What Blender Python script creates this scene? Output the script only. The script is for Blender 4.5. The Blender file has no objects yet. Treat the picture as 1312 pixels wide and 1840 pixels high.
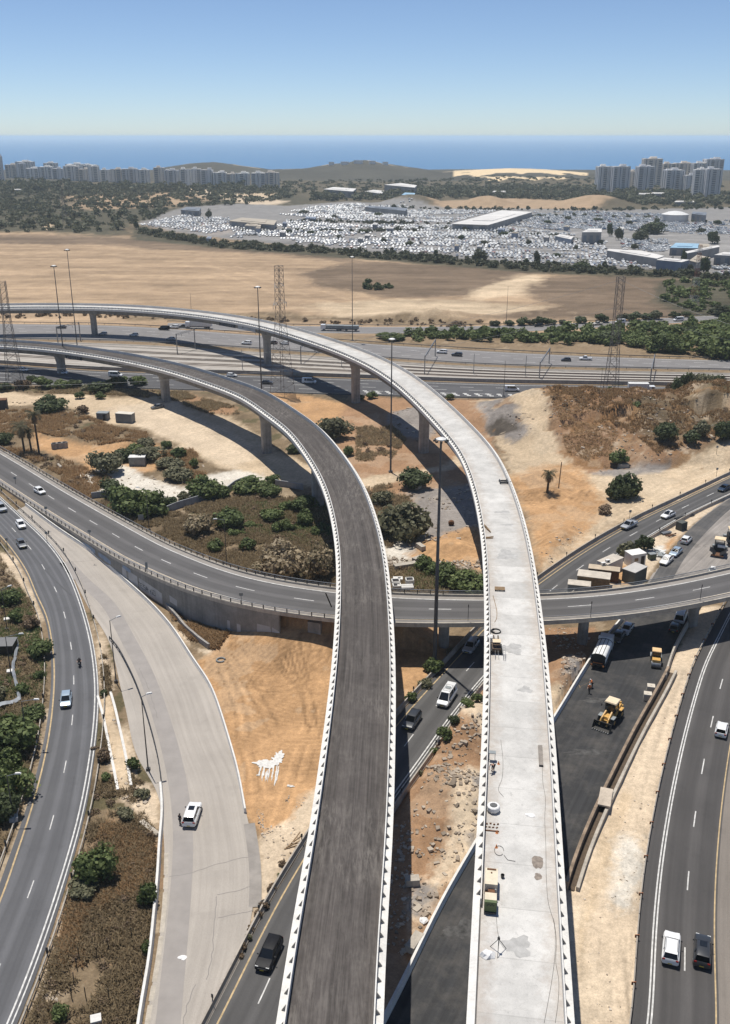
import bpy, math, random
import numpy as np
from mathutils import Vector, Matrix
random.seed(7); RNG = np.random.default_rng(7)
SC = bpy.context.scene
COL = SC.collection
# ------------------------------------------------------------------ camera, world, sun, exposure
CAMH, FPX, CX, CY, YH = 86.0, 1750.0, 656.0, 920.0, 245.0
TILT = math.atan((CY - YH) / FPX); CT, ST = math.cos(TILT), math.sin(TILT)
cam = bpy.data.cameras.new('camera'); camo = bpy.data.objects.new('camera', cam); COL.objects.link(camo)
camo.location = (0, 0, CAMH); camo.rotation_euler = (math.pi/2 - TILT, 0, 0)
cam.sensor_fit = 'VERTICAL'; cam.sensor_height = 24.0; cam.lens = 24.0*FPX/1840.0
cam.clip_start = 1.0; cam.clip_end = 90000.0
SC.camera = camo
SUN_EL, SUN_AZ = math.radians(74), math.atan2(-0.47, 0.88)      # azimuth from +Y towards +X
w = bpy.data.worlds.new('World'); SC.world = w; w.use_nodes = True
nt = w.node_tree; bg = nt.nodes['Background']
sky = nt.nodes.new('ShaderNodeTexSky'); sky.sky_type = 'NISHITA'; sky.sun_disc = False
sky.sun_elevation = SUN_EL; sky.sun_rotation = SUN_AZ
sky.altitude = 0; sky.air_density = 0.56; sky.dust_density = 0.22; sky.ozone_density = 3.2
nt.links.new(sky.outputs[0], bg.inputs[0]); bg.inputs[1].default_value = 0.117
sl = bpy.data.lights.new('sun', 'SUN'); sl.energy = 5.0; sl.angle = math.radians(0.5); sl.color = (1.0, 0.955, 0.88)
so = bpy.data.objects.new('sun', sl); COL.objects.link(so)
sd = Vector((math.sin(SUN_AZ)*math.cos(SUN_EL), math.cos(SUN_AZ)*math.cos(SUN_EL), math.sin(SUN_EL)))
so.rotation_euler = sd.to_track_quat('Z', 'Y').to_euler(); so.location = (0, 0, 300)
SC.view_settings.view_transform = 'Standard'; SC.view_settings.look = 'None'
SC.view_settings.exposure = 0.0; SC.view_settings.gamma = 1.0
SC.cycles.max_bounces = 6; SC.cycles.volume_bounces = 2; SC.cycles.diffuse_bounces = 3
SC.cycles.use_denoising = True
try:
 SC.cycles.denoising_input_passes = 'RGB_ALBEDO_NORMAL'
except Exception:
 pass
# ------------------------------------------------------------------ helpers
def U(px, py, z=0.0):
 """point of the horizontal plane z seen at photo pixel (px,py)"""
 px = np.asarray(px, float); py = np.asarray(py, float)
 xr = (px-CX)/FPX; yr = (py-CY)/FPX
 t = (CAMH-z)/(yr*CT+ST)
 return np.stack([xr*t, (CT-yr*ST)*t], -1)
def hpx(base, top):
 """height of a vertical thing whose foot and head are at those pixels"""
 b = U(*base); yr = (top[1]-CY)/FPX
 return float(CAMH - b[1]*(yr*CT+ST)/(CT-yr*ST))
def PX(x, y, z=0):
 d = CAMH-z; zc = y*CT+d*ST
 return CX+FPX*x/zc, CY+FPX*(d*CT-y*ST)/zc
def cr(P, n):
 P = np.asarray(P, float); L = np.r_[0, np.cumsum(np.linalg.norm(np.diff(P, axis=0), axis=1))]
 t = np.linspace(0, L[-1], n); m = np.gradient(P, L, axis=0)
 i = np.clip(np.searchsorted(L, t)-1, 0, len(L)-2); h = (L[i+1]-L[i])[:, None]; q = ((t-L[i])/(L[i+1]-L[i]))[:, None]
 return (2*q**3-3*q**2+1)*P[i]+(q**3-2*q**2+q)*h*m[i]+(-2*q**3+3*q**2)*P[i+1]+(q**3-q**2)*h*m[i+1]
def resample(P, step):
 P = np.asarray(P, float); L = np.r_[0, np.cumsum(np.linalg.norm(np.diff(P, axis=0), axis=1))]
 n = max(2, int(round(L[-1]/step))+1); t = np.linspace(0, L[-1], n)
 return np.stack([np.interp(t, L, P[:, k]) for k in range(P.shape[1])], -1)
def smooth(P, k):
 P = np.asarray(P, float); n = len(P); Q = np.vstack([2*P[0]-P[k:0:-1], P, 2*P[-1]-P[-2:-k-2:-1]])
 w = np.hanning(2*k+3)[1:-1]; w /= w.sum()
 return np.stack([np.convolve(Q[:, c], w, 'valid') for c in range(P.shape[1])], -1)
def normals2(P):
 T = np.gradient(P[:, :2], axis=0); T /= np.linalg.norm(T, axis=1)[:, None]
 return np.stack([T[:, 1], -T[:, 0]], -1)      # right-hand side
def pxpath(pts, step=2.0, z=0.0):
 return resample(cr(U([p[0] for p in pts], [p[1] for p in pts], z), 400), step)
def _h(i, j, seed):
 v = np.sin(i*127.1+j*311.7+seed*74.7)*43758.5453
 return v-np.floor(v)
def vnoise(x, y, seed=0):
 i = np.floor(x); j = np.floor(y); u = x-i; v = y-j; u = u*u*(3-2*u); v = v*v*(3-2*v)
 return (_h(i, j, seed)*(1-u)+_h(i+1, j, seed)*u)*(1-v)+(_h(i, j+1, seed)*(1-u)+_h(i+1, j+1, seed)*u)*v
def fbm(x, y, sc, octv=4, seed=0):
 s = 0; a = 1; t = 0
 for o in range(octv):
  s = s+a*vnoise(x/sc+o*17.3, y/sc+o*9.1, seed+o); t += a; a *= .55; sc /= 2.1
 return s/t
def inpoly(X, Y, poly):
 c = np.zeros(X.shape, bool); n = len(poly)
 for k in range(n):
  x1, y1 = poly[k]; x2, y2 = poly[(k+1) % n]
  if y1 == y2: continue
  c ^= ((y1 > Y) != (y2 > Y)) & (X < (x2-x1)*(Y-y1)/(y2-y1)+x1)
 return c
def dist_path(X, Y, P):
 """distance to a polyline, signed side (right positive) and arc parameter"""
 best = np.full(X.shape, 1e9); side = np.zeros(X.shape); arc = np.zeros(X.shape)
 L = np.r_[0, np.cumsum(np.linalg.norm(np.diff(P[:, :2], axis=0), axis=1))]
 for k in range(len(P)-1):
  ax, ay = P[k][:2]; dx, dy = P[k+1][0]-ax, P[k+1][1]-ay; l2 = dx*dx+dy*dy
  t = np.clip(((X-ax)*dx+(Y-ay)*dy)/l2, 0, 1); qx = X-ax-t*dx; qy = Y-ay-t*dy; d = np.hypot(qx, qy)
  m = d < best; best[m] = d[m]; side[m] = (qx*dy-qy*dx)[m]; arc[m] = (L[k]+t*math.sqrt(l2))[m]
 return best, np.sign(side), arc
class MB:
 def __init__(s): s.v = []; s.f = []; s.m = []; s.uv = None
 def add(s, vs, fs, mi=0):
  o = len(s.v); s.v.extend([tuple(map(float, v)) for v in vs]); s.f.extend([tuple(o+i for i in f) for f in fs]); s.m.extend([mi]*len(fs))
 def box(s, c, d, rz=0.0, mi=0, tilt=None, taper=1.0):
  x, y, z = d[0]/2, d[1]/2, d[2]/2
  vs = [Vector((sx*x*(taper if sz > 0 else 1), sy*y*(taper if sz > 0 else 1), sz*z)) for sz in (-1, 1) for sx, sy in ((-1, -1), (1, -1), (1, 1), (-1, 1))]
  R = Matrix.Rotation(rz, 3, 'Z')
  if tilt: R = R @ Matrix.Rotation(tilt[0], 3, 'X') @ Matrix.Rotation(tilt[1], 3, 'Y')
  s.add([R @ v+Vector(c) for v in vs], [(3, 2, 1, 0), (4, 5, 6, 7), (0, 1, 5, 4), (1, 2, 6, 5), (2, 3, 7, 6), (3, 0, 4, 7)], mi)
 def tube(s, p, q, r0, r1=None, n=8, mi=0, cap=True):
  r1 = r0 if r1 is None else r1; p = Vector(p); q = Vector(q); d = (q-p)
  if d.length < 1e-6: return
  d.normalize(); a = d.cross(Vector((0, 0, 1)) if abs(d.z) < .9 else Vector((1, 0, 0))).normalized(); b = d.cross(a)
  vs = [c+(a*math.cos(2*math.pi*k/n)+b*math.sin(2*math.pi*k/n))*r for c, r in ((p, r0), (q, r1)) for k in range(n)]
  fs = [(k, (k+1) % n, n+(k+1) % n, n+k)[::-1] for k in range(n)]
  if cap: fs += [tuple(range(n)), tuple(range(2*n-1, n-1, -1))]
  s.add(vs, fs, mi)
 def path(s, pts, r, n=6, mi=0):
  for a, b in zip(pts[:-1], pts[1:]): s.tube(a, b, r, r, n, mi)
 def prism(s, poly, z0, z1, mi=0):
  n = len(poly); s.add([(x, y, z0) for x, y in poly]+[(x, y, z1) for x, y in poly],
   [tuple(range(n-1, -1, -1)), tuple(range(n, 2*n))]+[(k, (k+1) % n, n+(k+1) % n, n+k) for k in range(n)], mi)
 def sideprism(s, prof, x0, x1, mi=0):
  """profile in (y,z), extruded along x"""
  n = len(prof); s.add([(x0, y, z) for y, z in prof]+[(x1, y, z) for y, z in prof],
   [tuple(range(n)), tuple(range(2*n-1, n-1, -1))]+[(k, n+k, n+(k+1) % n, (k+1) % n) for k in range(n)], mi)
 def lathe(s, prof, n=16, mi=0, c=(0, 0, 0)):
  vs = [(c[0]+r*math.cos(2*math.pi*k/n), c[1]+r*math.sin(2*math.pi*k/n), c[2]+z) for r, z in prof for k in range(n)]
  fs = [(i*n+k, i*n+(k+1) % n, (i+1)*n+(k+1) % n, (i+1)*n+k) for i in range(len(prof)-1) for k in range(n)]
  fs += [tuple(range(n-1, -1, -1)), tuple((len(prof)-1)*n+k for k in range(n))]
  s.add(vs, fs, mi)
 def sweep(s, P, prof, bank=None, closed=True, mi=0, caps=True, H=None):
  """profile (u,z): u to the right of the path, z up; P rows (x,y,z)"""
  P = np.asarray(P, float); N = normals2(P); m = len(prof); n = len(P); o = len(s.v)
  for i in range(n):
   b = bank[i] if bank is not None else 0.0
   for e in prof:
    u, z = e[0], e[1]
    if len(e) > 2: u += e[2]*H[i]
    s.v.append((P[i, 0]+N[i, 0]*u, P[i, 1]+N[i, 1]*u, P[i, 2]+z+u*b))
  K = m if closed else m-1
  for i in range(n-1):
   for k in range(K):
    k2 = (k+1) % m; s.f.append((o+i*m+k, o+i*m+k2, o+(i+1)*m+k2, o+(i+1)*m+k)); s.m.append(mi)
  if closed and caps:
   s.f.append(tuple(o+k for k in range(m-1, -1, -1))); s.f.append(tuple(o+(n-1)*m+k for k in range(m))); s.m += [mi, mi]
 def build(s, name, mats, parent=None, loc=None, rz=0.0, smooth=None, link=True):
  me = bpy.data.meshes.new(name); me.from_pydata(s.v, [], s.f)
  for m in (mats if isinstance(mats, (list, tuple)) else [mats]): me.materials.append(m)
  if any(s.m): me.polygons.foreach_set('material_index', s.m)
  if smooth is not None:
   me.polygons.foreach_set('use_smooth', [True]*len(me.polygons)); me.set_sharp_from_angle(angle=math.radians(smooth))
  me.update()
  o = bpy.data.objects.new(name, me)
  if link: COL.objects.link(o)
  if parent is not None: o.parent = parent
  if loc is not None: o.location = loc
  o.rotation_euler = (0, 0, rz)
  return o
def tag(o, label=None, cat=None, group=None, kind=None):
 if label: o['label'] = label
 if cat: o['category'] = cat
 if group: o['group'] = group
 if kind: o['kind'] = kind
 return o
def empty(name, loc=(0, 0, 0), rz=0.0, label=None, cat=None, group=None):
 o = bpy.data.objects.new(name, None); COL.objects.link(o); o.location = loc; o.rotation_euler = (0, 0, rz); o.empty_display_size = .3
 return tag(o, label, cat, group)
def copy_tree(o, parent=None):
 c = o.copy(); COL.objects.link(c)
 if parent is not None: c.parent = parent
 for ch in list(KIDS.get(o.name, o.children)): copy_tree(ch, c)
 return c
KIDS = {}
def grid_mesh(name, V, F, mats, uv=None, kind='structure', parent=None, matidx=None, smooth=True):
 me = bpy.data.meshes.new(name); V = np.asarray(V, np.float32); F = np.asarray(F, np.int32)
 n = F.shape[1]
 me.vertices.add(len(V)); me.vertices.foreach_set('co', V.ravel())
 me.loops.add(F.size); me.loops.foreach_set('vertex_index', F.ravel())
 me.polygons.add(len(F)); me.polygons.foreach_set('loop_start', np.arange(0, F.size, n, dtype=np.int32))
 if matidx is not None: me.polygons.foreach_set('material_index', np.asarray(matidx, np.int32))
 me.polygons.foreach_set('use_smooth', np.full(len(F), smooth))
 for m in (mats if isinstance(mats, (list, tuple)) else [mats]): me.materials.append(m)
 if uv is not None:
  l = me.uv_layers.new(name='UVMap'); l.data.foreach_set('uv', np.asarray(uv, np.float32)[F.ravel()].ravel())
 me.update(calc_edges=True); me.validate()
 o = bpy.data.objects.new(name, me); COL.objects.link(o)
 if kind: o['kind'] = kind
 if parent is not None: o.parent = parent
 return o
def ribbon(name, Lw, Rw, z, mat, n=None, parent=None, kind='structure', ncross=2, zfun=None):
 """sheet between two world polylines"""
 n = n or max(len(Lw), len(Rw)); Lw = cr(Lw, n) if len(Lw) != n else np.asarray(Lw); Rw = cr(Rw, n) if len(Rw) != n else np.asarray(Rw)
 t = np.linspace(0, 1, ncross); V = []; UV = []
 mid = (Lw+Rw)/2; s = np.r_[0, np.cumsum(np.linalg.norm(np.diff(mid[:, :2], axis=0), axis=1))]
 for k in t:
  p = Lw*(1-k)+Rw*k; V.append(p)
  UV.append(np.stack([np.linalg.norm((p-mid)[:, :2], axis=1)*np.sign(k-.5+1e-9), s], -1))
 V = np.stack(V, 1).reshape(-1, V[0].shape[1]); UV = np.stack(UV, 1).reshape(-1, 2)
 if V.shape[1] == 2: V = np.c_[V, np.full(len(V), z)]
 i = np.arange(n-1)[:, None]*ncross+np.arange(ncross-1)[None]; i = i.ravel()
 F = np.stack([i, i+1, i+ncross+1, i+ncross], -1)
 return grid_mesh(name, V, F, mat, UV, kind, parent)
def offs(P, d):
 P = np.asarray(P, float); Q = P.copy(); Q[:, :2] += normals2(P)*d; return Q
# ------------------------------------------------------------------ materials
MAT = {}
def new_mat(name):
 m = bpy.data.materials.new(name); m.use_nodes = True; nt = m.node_tree
 return m, nt, nt.nodes['Principled BSDF']
def N(nt, t, **k):
 n = nt.nodes.new(t)
 for a, b in k.items():
  if a.startswith('i_'): n.inputs[a[2:].replace('_', ' ')].default_value = b
  else: setattr(n, a, b)
 return n
def setin(n, k, v):
 if k in n.inputs: n.inputs[k].default_value = v
def mul_col(nt, a, b, fac=1.0, mode='MULTIPLY'):
 n = nt.nodes.new('ShaderNodeMix'); n.data_type = 'RGBA'; n.blend_type = mode; n.inputs['Factor'].default_value = fac
 for s, i in ((a, 6), (b, 7)):
  if isinstance(s, tuple): n.inputs[i].default_value = (*s[:3], 1)
  else: nt.links.new(s, n.inputs[i])
 return n.outputs[2]
def noise(nt, vec, scale, detail=4, rough=.6, dist=0.0):
 n = nt.nodes.new('ShaderNodeTexNoise'); n.inputs['Scale'].default_value = scale; n.inputs['Detail'].default_value = detail
 n.inputs['Roughness'].default_value = rough; n.inputs['Distortion'].default_value = dist
 if vec is not None: nt.links.new(vec, n.inputs['Vector'])
 return n.outputs['Fac']
def ramp(nt, fac, stops, interp='LINEAR'):
 r = nt.nodes.new('ShaderNodeValToRGB'); r.color_ramp.interpolation = interp; e = r.color_ramp.elements
 while len(e) < len(stops): e.new(.5)
 for el, (p, c) in zip(e, stops):
  el.position = p; el.color = (c, c, c, 1) if not isinstance(c, tuple) else (*c[:3], 1)
 nt.links.new(fac, r.inputs[0]); return r.outputs[0]
def mapping(nt, src, sc=(1, 1, 1)):
 m = nt.nodes.new('ShaderNodeMapping'); m.inputs['Scale'].default_value = sc; nt.links.new(src, m.inputs['Vector']); return m.outputs[0]
def coords(nt, which='Object'):
 return nt.nodes.new('ShaderNodeTexCoord').outputs[which]
def bump(nt, b, h, strength=.3, dist=.1):
 n = nt.nodes.new('ShaderNodeBump'); n.inputs['Strength'].default_value = strength; n.inputs['Distance'].default_value = dist
 nt.links.new(h, n.inputs['Height']); nt.links.new(n.outputs[0], b.inputs['Normal'])
def mat_plain(name, col, rough=.7, metal=0.0, var=.12, sc=3.0, coat=0.0, bumps=0.0, objvar=False):
 if name in MAT: return MAT[name]
 m, nt, b = new_mat(name); c = coords(nt)
 f = ramp(nt, noise(nt, c, sc), [(.25, 1-var*1.6), (.75, 1+var*.6)])
 o = mul_col(nt, tuple(col), f)
 nt.links.new(o, b.inputs['Base Color']); b.inputs['Roughness'].default_value = rough; b.inputs['Metallic'].default_value = metal
 setin(b, 'Coat Weight', coat); setin(b, 'Coat Roughness', .08)
 if bumps: bump(nt, b, noise(nt, c, sc*6), bumps, .05)
 MAT[name] = m; return m
def mat_concrete(name, col, stain=.35, sc=.5, streak=True):
 if name in MAT: return MAT[name]
 m, nt, b = new_mat(name); c = coords(nt)
 o = mul_col(nt, tuple(col), ramp(nt, noise(nt, c, sc, 6, .65), [(.3, 1-stain), (.62, 1.05)]))
 o = mul_col(nt, o, ramp(nt, noise(nt, c, sc*12, 5, .7), [(.3, .86), (.7, 1.08)]))
 if streak: o = mul_col(nt, o, ramp(nt, noise(nt, mapping(nt, c, (1.4, 1.4, .08)), 1.0, 3), [(.35, 1-stain*.5), (.6, 1.02)]))
 nt.links.new(o, b.inputs['Base Color']); b.inputs['Roughness'].default_value = .9
 bump(nt, b, noise(nt, c, 9, 4), .15, .03)
 MAT[name] = m; return m
def mat_asphalt(name, col, wear=.25, warm=(1, 1, 1), streaky=.2, lanes=None, dust=0.0):
 """uv.x metres across from the centre, uv.y metres along"""
 if name in MAT: return MAT[name]
 m, nt, b = new_mat(name); uv = coords(nt, 'UV'); ob = coords(nt)
 o = mul_col(nt, tuple(col), ramp(nt, noise(nt, ob, .12, 5, .6), [(.3, 1-wear), (.7, 1+wear*.7)]))
 o = mul_col(nt, o, ramp(nt, noise(nt, mapping(nt, uv, (1.6, .03, 1)), 1.0, 5, .6, .1), [(.3, 1-streaky), (.7, 1+streaky)]))
 o = mul_col(nt, o, ramp(nt, noise(nt, ob, 7.0, 4, .7), [(.3, .88), (.7, 1.1)]))
 o = mul_col(nt, o, ramp(nt, noise(nt, mapping(nt, ob, (.25, .25, .25)), 1.0, 2), [(.62, 1.0), (.66, 1-wear*.6)]))
 if lanes:          # darker wheel paths worn into each lane
  sx = nt.nodes.new('ShaderNodeSeparateXYZ'); nt.links.new(uv, sx.inputs[0])
  mm = N(nt, 'ShaderNodeMath', operation='MULTIPLY'); mm.inputs[1].default_value = 2*math.pi/lanes; nt.links.new(sx.outputs[0], mm.inputs[0])
  cs = N(nt, 'ShaderNodeMath', operation='COSINE'); nt.links.new(mm.outputs[0], cs.inputs[0])
  o = mul_col(nt, o, ramp(nt, cs.outputs[0], [(.0, .86), (.9, 1.12)]))
 if dust: o = mul_col(nt, o, (.42, .36, .29), 1.0, 'MIX') if dust >= 1 else _dust(nt, o, ob, dust)
 nt.links.new(o, b.inputs['Base Color']); b.inputs['Roughness'].default_value = .85; setin(b, 'Specular IOR Level', .3)
 bump(nt, b, noise(nt, ob, 14, 3), .2, .02)
 MAT[name] = m; return m
def _dust(nt, o, ob, k):
 n = nt.nodes.new('ShaderNodeMix'); n.data_type = 'RGBA'
 nt.links.new(ramp(nt, noise(nt, ob, .22, 6, .7), [(.45, 0.0), (.85, k)]), n.inputs['Factor'])
 nt.links.new(o, n.inputs[6]); n.inputs[7].default_value = (.40, .35, .29, 1); return n.outputs[2]
def mat_leaf(name, stops, rough=.65):
 if name in MAT: return MAT[name]
 m, nt, b = new_mat(name)
 g = nt.nodes.new('ShaderNodeNewGeometry'); oi = nt.nodes.new('ShaderNodeObjectInfo')
 ad = N(nt, 'ShaderNodeMath', operation='MULTIPLY_ADD'); ad.inputs[1].default_value = .35; nt.links.new(oi.outputs['Random'], ad.inputs[0])
 m2 = N(nt, 'ShaderNodeMath', operation='MULTIPLY'); m2.inputs[1].default_value = .65; nt.links.new(g.outputs['Random Per Island'], m2.inputs[0])
 nt.links.new(m2.outputs[0], ad.inputs[2])
 nt.links.new(ramp(nt, ad.outputs[0], stops), b.inputs['Base Color']); b.inputs['Roughness'].default_value = rough
 setin(b, 'Specular IOR Level', .25)
 tr = nt.nodes.new('ShaderNodeBsdfTranslucent'); mx = nt.nodes.new('ShaderNodeMixShader'); mx.inputs[0].default_value = .30
 nt.links.new(b.inputs['Base Color'].links[0].from_socket, tr.inputs['Color']); nt.links.new(b.outputs[0], mx.inputs[1]); nt.links.new(tr.outputs[0], mx.inputs[2]); nt.links.new(mx.outputs[0], nt.nodes['Material Output'].inputs['Surface'])
 MAT[name] = m; return m
def mat_paint(name, col, metal=0.0, rough=.35):
 if name in MAT: return MAT[name]
 m, nt, b = new_mat(name)
 o = mul_col(nt, tuple(col), ramp(nt, noise(nt, coords(nt), 1.3, 4), [(.3, .93), (.7, 1.04)]))
 nt.links.new(o, b.inputs['Base Color']); b.inputs['Roughness'].default_value = rough; b.inputs['Metallic'].default_value = metal
 setin(b, 'Coat Weight', .6 if col[0] > .03 else .04); setin(b, 'Coat Roughness', .06); setin(b, 'Specular IOR Level', .5 if col[0] > .03 else .12)
 MAT[name] = m; return m
def mat_attr(name, fine=((1.1, .76, 1.18), (4.5, .78, 1.16)), rough=.95, bmp=.9):
 m, nt, b = new_mat(name); a = nt.nodes.new('ShaderNodeAttribute'); a.attribute_name = 'Col'; c = coords(nt); o = a.outputs['Color']
 for sc, lo, hi in fine: o = mul_col(nt, o, ramp(nt, noise(nt, c, sc, 6, .7), [(.3, lo), (.72, hi)]))
 sx = nt.nodes.new('ShaderNodeSeparateXYZ'); nt.links.new(mapping(nt, c, (.001,)*3), sx.inputs[0]); fr = ramp(nt, sx.outputs[1], [(.40, 0.), (.46, 1.)])
 o = mul_col(nt, o, ramp(nt, noise(nt, mapping(nt, c, (.012, .30, .1)), 1.0, 4, .7), [(.3, .84), (.7, 1.14)]))
 mxn = [n for n in nt.nodes if n.type == 'MIX'][-1]; nt.links.new(fr, mxn.inputs['Factor'])
 nt.links.new(o, b.inputs['Base Color']); b.inputs['Roughness'].default_value = rough; setin(b, 'Specular IOR Level', .1)
 bump(nt, b, noise(nt, c, 1.6, 8, .75), bmp, .45)
 bn = [n for n in nt.nodes if n.type == 'BUMP'][0]; mm = N(nt, 'ShaderNodeMath', operation='MULTIPLY'); mm.inputs[1].default_value = bmp; nt.links.new(a.outputs['Alpha'], mm.inputs[0]); nt.links.new(mm.outputs[0], bn.inputs['Strength'])
 return m
GLASS = mat_plain('window_glass', (.012, .015, .02), .08, 0, .0, 1)
RUBBER = mat_plain('rubber', (.018, .018, .018), .8)
STEEL = mat_plain('galvanised_steel', (.26, .27, .28), .5, .6, .2, 2)
DARKSTEEL = mat_plain('dark_steel', (.05, .052, .055), .6, .3, .2, 2)
CONC = mat_concrete('weathered_concrete', (.34, .315, .285))
CONCW = mat_concrete('white_concrete', (.66, .64, .60), .12, .4)
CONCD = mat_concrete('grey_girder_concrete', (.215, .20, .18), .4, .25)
CONCB = mat_concrete('beige_concrete', (.47, .42, .35), .3, .4)
YEL = mat_plain('yellow_machine_paint', (.62, .36, .10), .5, 0, .2, 1.5)
WHITEP = mat_plain('white_sheet_metal', (.70, .69, .66), .5, 0, .12, .8)
GREYP = mat_plain('grey_sheet_metal', (.25, .27, .27), .6, 0, .2, .8)
BLACKP = mat_plain('black_plastic', (.015, .015, .017), .5)
LINEW = mat_plain('white_road_paint', (.62, .61, .58), .8, 0, .3, 1.5)
LINEY = mat_plain('yellow_road_paint', (.50, .37, .20), .8, 0, .3, 1.5)
WOOD = mat_plain('timber', (.30, .20, .11), .85, 0, .3, 2)
RUST = mat_plain('rusty_steel', (.16, .075, .035), .9, 0, .4, 3)
# ------------------------------------------------------------------ road geometry (measured on the photo, laid on the ground plane)
OF = [(-80, 762), (0, 804), (83, 853), (163.5, 901), (251.5, 948.5), (330, 990), (409.5, 1022), (501, 1045), (602, 1060.5), (707, 1067), (868.5, 1070), (972, 1067), (1088, 1059.5), (1183, 1047), (1312, 1022), (1420, 996)]
ON = [(-80, 816), (0, 870.5), (75.5, 921), (151, 966), (201, 996), (251.5, 1028), (330, 1056), (360, 1067.5), (465.6, 1092), (602, 1108), (711, 1117), (868.5, 1118), (977, 1116), (1120, 1106.6), (1214, 1091), (1312, 1070), (1420, 1044)]
def ovz(px): return np.interp(px, [-80, 0, 46, 105, 166, 226, 273, 330, 400, 500, 620, 1500], [.12, .12, .18, .5, 1.2, 2.7, 4.1, 5.4, 6.5, 7.1, 7.4, 7.4])
def ov_edge(pts):
 P = cr(pts, 300); z = ovz(P[:, 0]); out = np.zeros((len(P), 3))
 for i in range(len(P)): out[i, :2] = U(P[i, 0], P[i, 1], z[i]+.3); out[i, 2] = z[i]
 return resample(smooth(out, 8), 2.0)
def extend(P, a, b):
 """straight run-on at the two ends of a polyline"""
 k = min(6, len(P)-1); u = P[0]-P[k]; v = P[-1]-P[-1-k]; u = u/np.linalg.norm(u); v = v/np.linalg.norm(v)
 return np.vstack(([P[:1]+u*a] if a else [])+[P]+([P[-1:]+v*b] if b else []))
_a = extend(ov_edge(OF), 40, 60); _b = extend(ov_edge(ON), 40, 60); _n = 160
_a = resample(cr(_a, 400), 1); _b = resample(cr(_b, 400), 1)
OVC = smooth((cr(_a, _n)+cr(_b, _n))/2, 5)                    # centre line of the overpass
OVN = normals2(OVC)                                           # points to the near side
OVW = 5.35
OVH = smooth(np.clip((np.linalg.norm(cr(_a, _n)[:, :2]-cr(_b, _n)[:, :2], axis=1)/2)[:, None], 5.2, 6.3), 10)      # half width along it
ov_arc = np.r_[0, np.cumsum(np.linalg.norm(np.diff(OVC[:, :2], axis=0), axis=1))]
ov_px = np.array([PX(*p)[0] for p in OVC])
ABUT = int(np.argmin(abs(ov_px-572)))                         # the abutment: embankment before it, spans after it
LL = [(-110, 1850), (-60, 1745), (-28, 1680), (0, 1626), (25, 1548), (49, 1480), (68, 1414), (85.5, 1339), (95.6, 1263), (98, 1200), (93, 1150), (82, 1100), (68, 1074), (50, 1029), (25, 991), (0, 961), (-40, 927), (-90, 893)]
LR = [(-25, 1925), (15, 1837), (58, 1729), (95.6, 1621), (126, 1523), (138, 1480), (158.5, 1377), (167, 1314), (171, 1251), (168.5, 1200), (161, 1150), (148, 1100), (131, 1051.6), (108, 1006), (75.5, 966), (38, 931), (0, 896), (-40, 862), (-90, 825)]
SLL = [(256, 1890), (264, 1825), (284, 1711), (294, 1621), (297, 1540), (292, 1477), (285, 1417), (262, 1390), (243, 1356), (230, 1290), (215, 1228), (205, 1180), (193.7, 1145), (163.5, 1100), (150, 1075), (118, 1010), (90, 975), (60, 945), (30, 917)]
SLR = [(350, 1900), (378, 1845), (402, 1795), (435, 1725), (454, 1640), (460, 1580), (458, 1520), (441, 1460), (427, 1388), (413, 1339), (397, 1284), (378, 1234), (350, 1193), (302, 1121), (271, 1087), (226, 1046), (166, 994), (105, 953), (46.5, 909)]
DL = [(345, 1930), (391, 1840), (418, 1785), (451, 1719), (479, 1661), (509, 1606), (546.7, 1543), (640, 1400), (732.6, 1280), (807, 1199), (868, 1133), (922, 1084), (975, 1045), (1030, 1006), (1092, 967), (1155, 933), (1235, 895), (1312, 858), (1420, 808)]
DR = [(462, 1925), (508, 1835), (570, 1676), (600, 1620), (708, 1425), (740, 1383), (810, 1285), (868, 1215), (920, 1160), (975, 1106), (1030, 1055), (1095, 1004.6), (1167, 962), (1214, 934), (1264, 909), (1312, 887), (1420, 838)]
NL = [(640, 1940), (695, 1838), (735, 1758), (793, 1636), (857, 1524), (930, 1404), (999.7, 1294.5), (1033, 1239), (1068.7, 1181), (1121, 1115), (1160, 1062)]
NR = [(868, 1930), (910, 1835), (960, 1722), (1019, 1589), (1040, 1534), (1067, 1469), (1096, 1405), (1151, 1294), (1179, 1248), (1201, 1206), (1216, 1170), (1251, 1096), (1276, 1050)]
ML = [(1150, 1935), (1165, 1840), (1171, 1711), (1179, 1603), (1195, 1485), (1215, 1380), (1234, 1300), (1251, 1239), (1267, 1190), (1286.6, 1151), (1314, 1097), (1352, 1035), (1400, 965), (1460, 890)]
S2T = [(300, 580), (400, 583), (600, 587), (870, 586), (1000, 582), (1106, 577), (1224, 570), (1312, 566), (1440, 559)]
S2B = [(300, 590), (400, 593), (600, 599), (870, 597), (1000, 593), (1106, 586), (1224, 580), (1312, 576), (1440, 569)]
AT = [(-150, 577), (0, 582), (200, 585), (440, 601), (650, 617), (870, 631), (1100, 642), (1312, 648), (1460, 651)]
AB = [(-150, 605), (0, 609), (200, 612), (440, 625), (650, 640), (870, 655), (1100, 661), (1312, 665), (1460, 668)]
RT = [(-150, 608), (0, 613), (200, 617), (440, 631), (650, 645), (870, 659), (1100, 666), (1312, 670), (1460, 673)]
RB = [(-150, 632), (0, 648), (200, 662), (440, 669), (650, 677), (870, 684), (1100, 689), (1312, 692), (1460, 694)]
BT = [(-150, 645), (0, 655), (200, 668), (440, 674), (650, 681), (870, 689), (1100, 693), (1312, 697), (1460, 699)]
BB = [(-150, 674), (0, 688), (200, 697), (440, 704), (650, 711), (870, 716), (1100, 719), (1312, 722), (1460, 724)]
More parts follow.
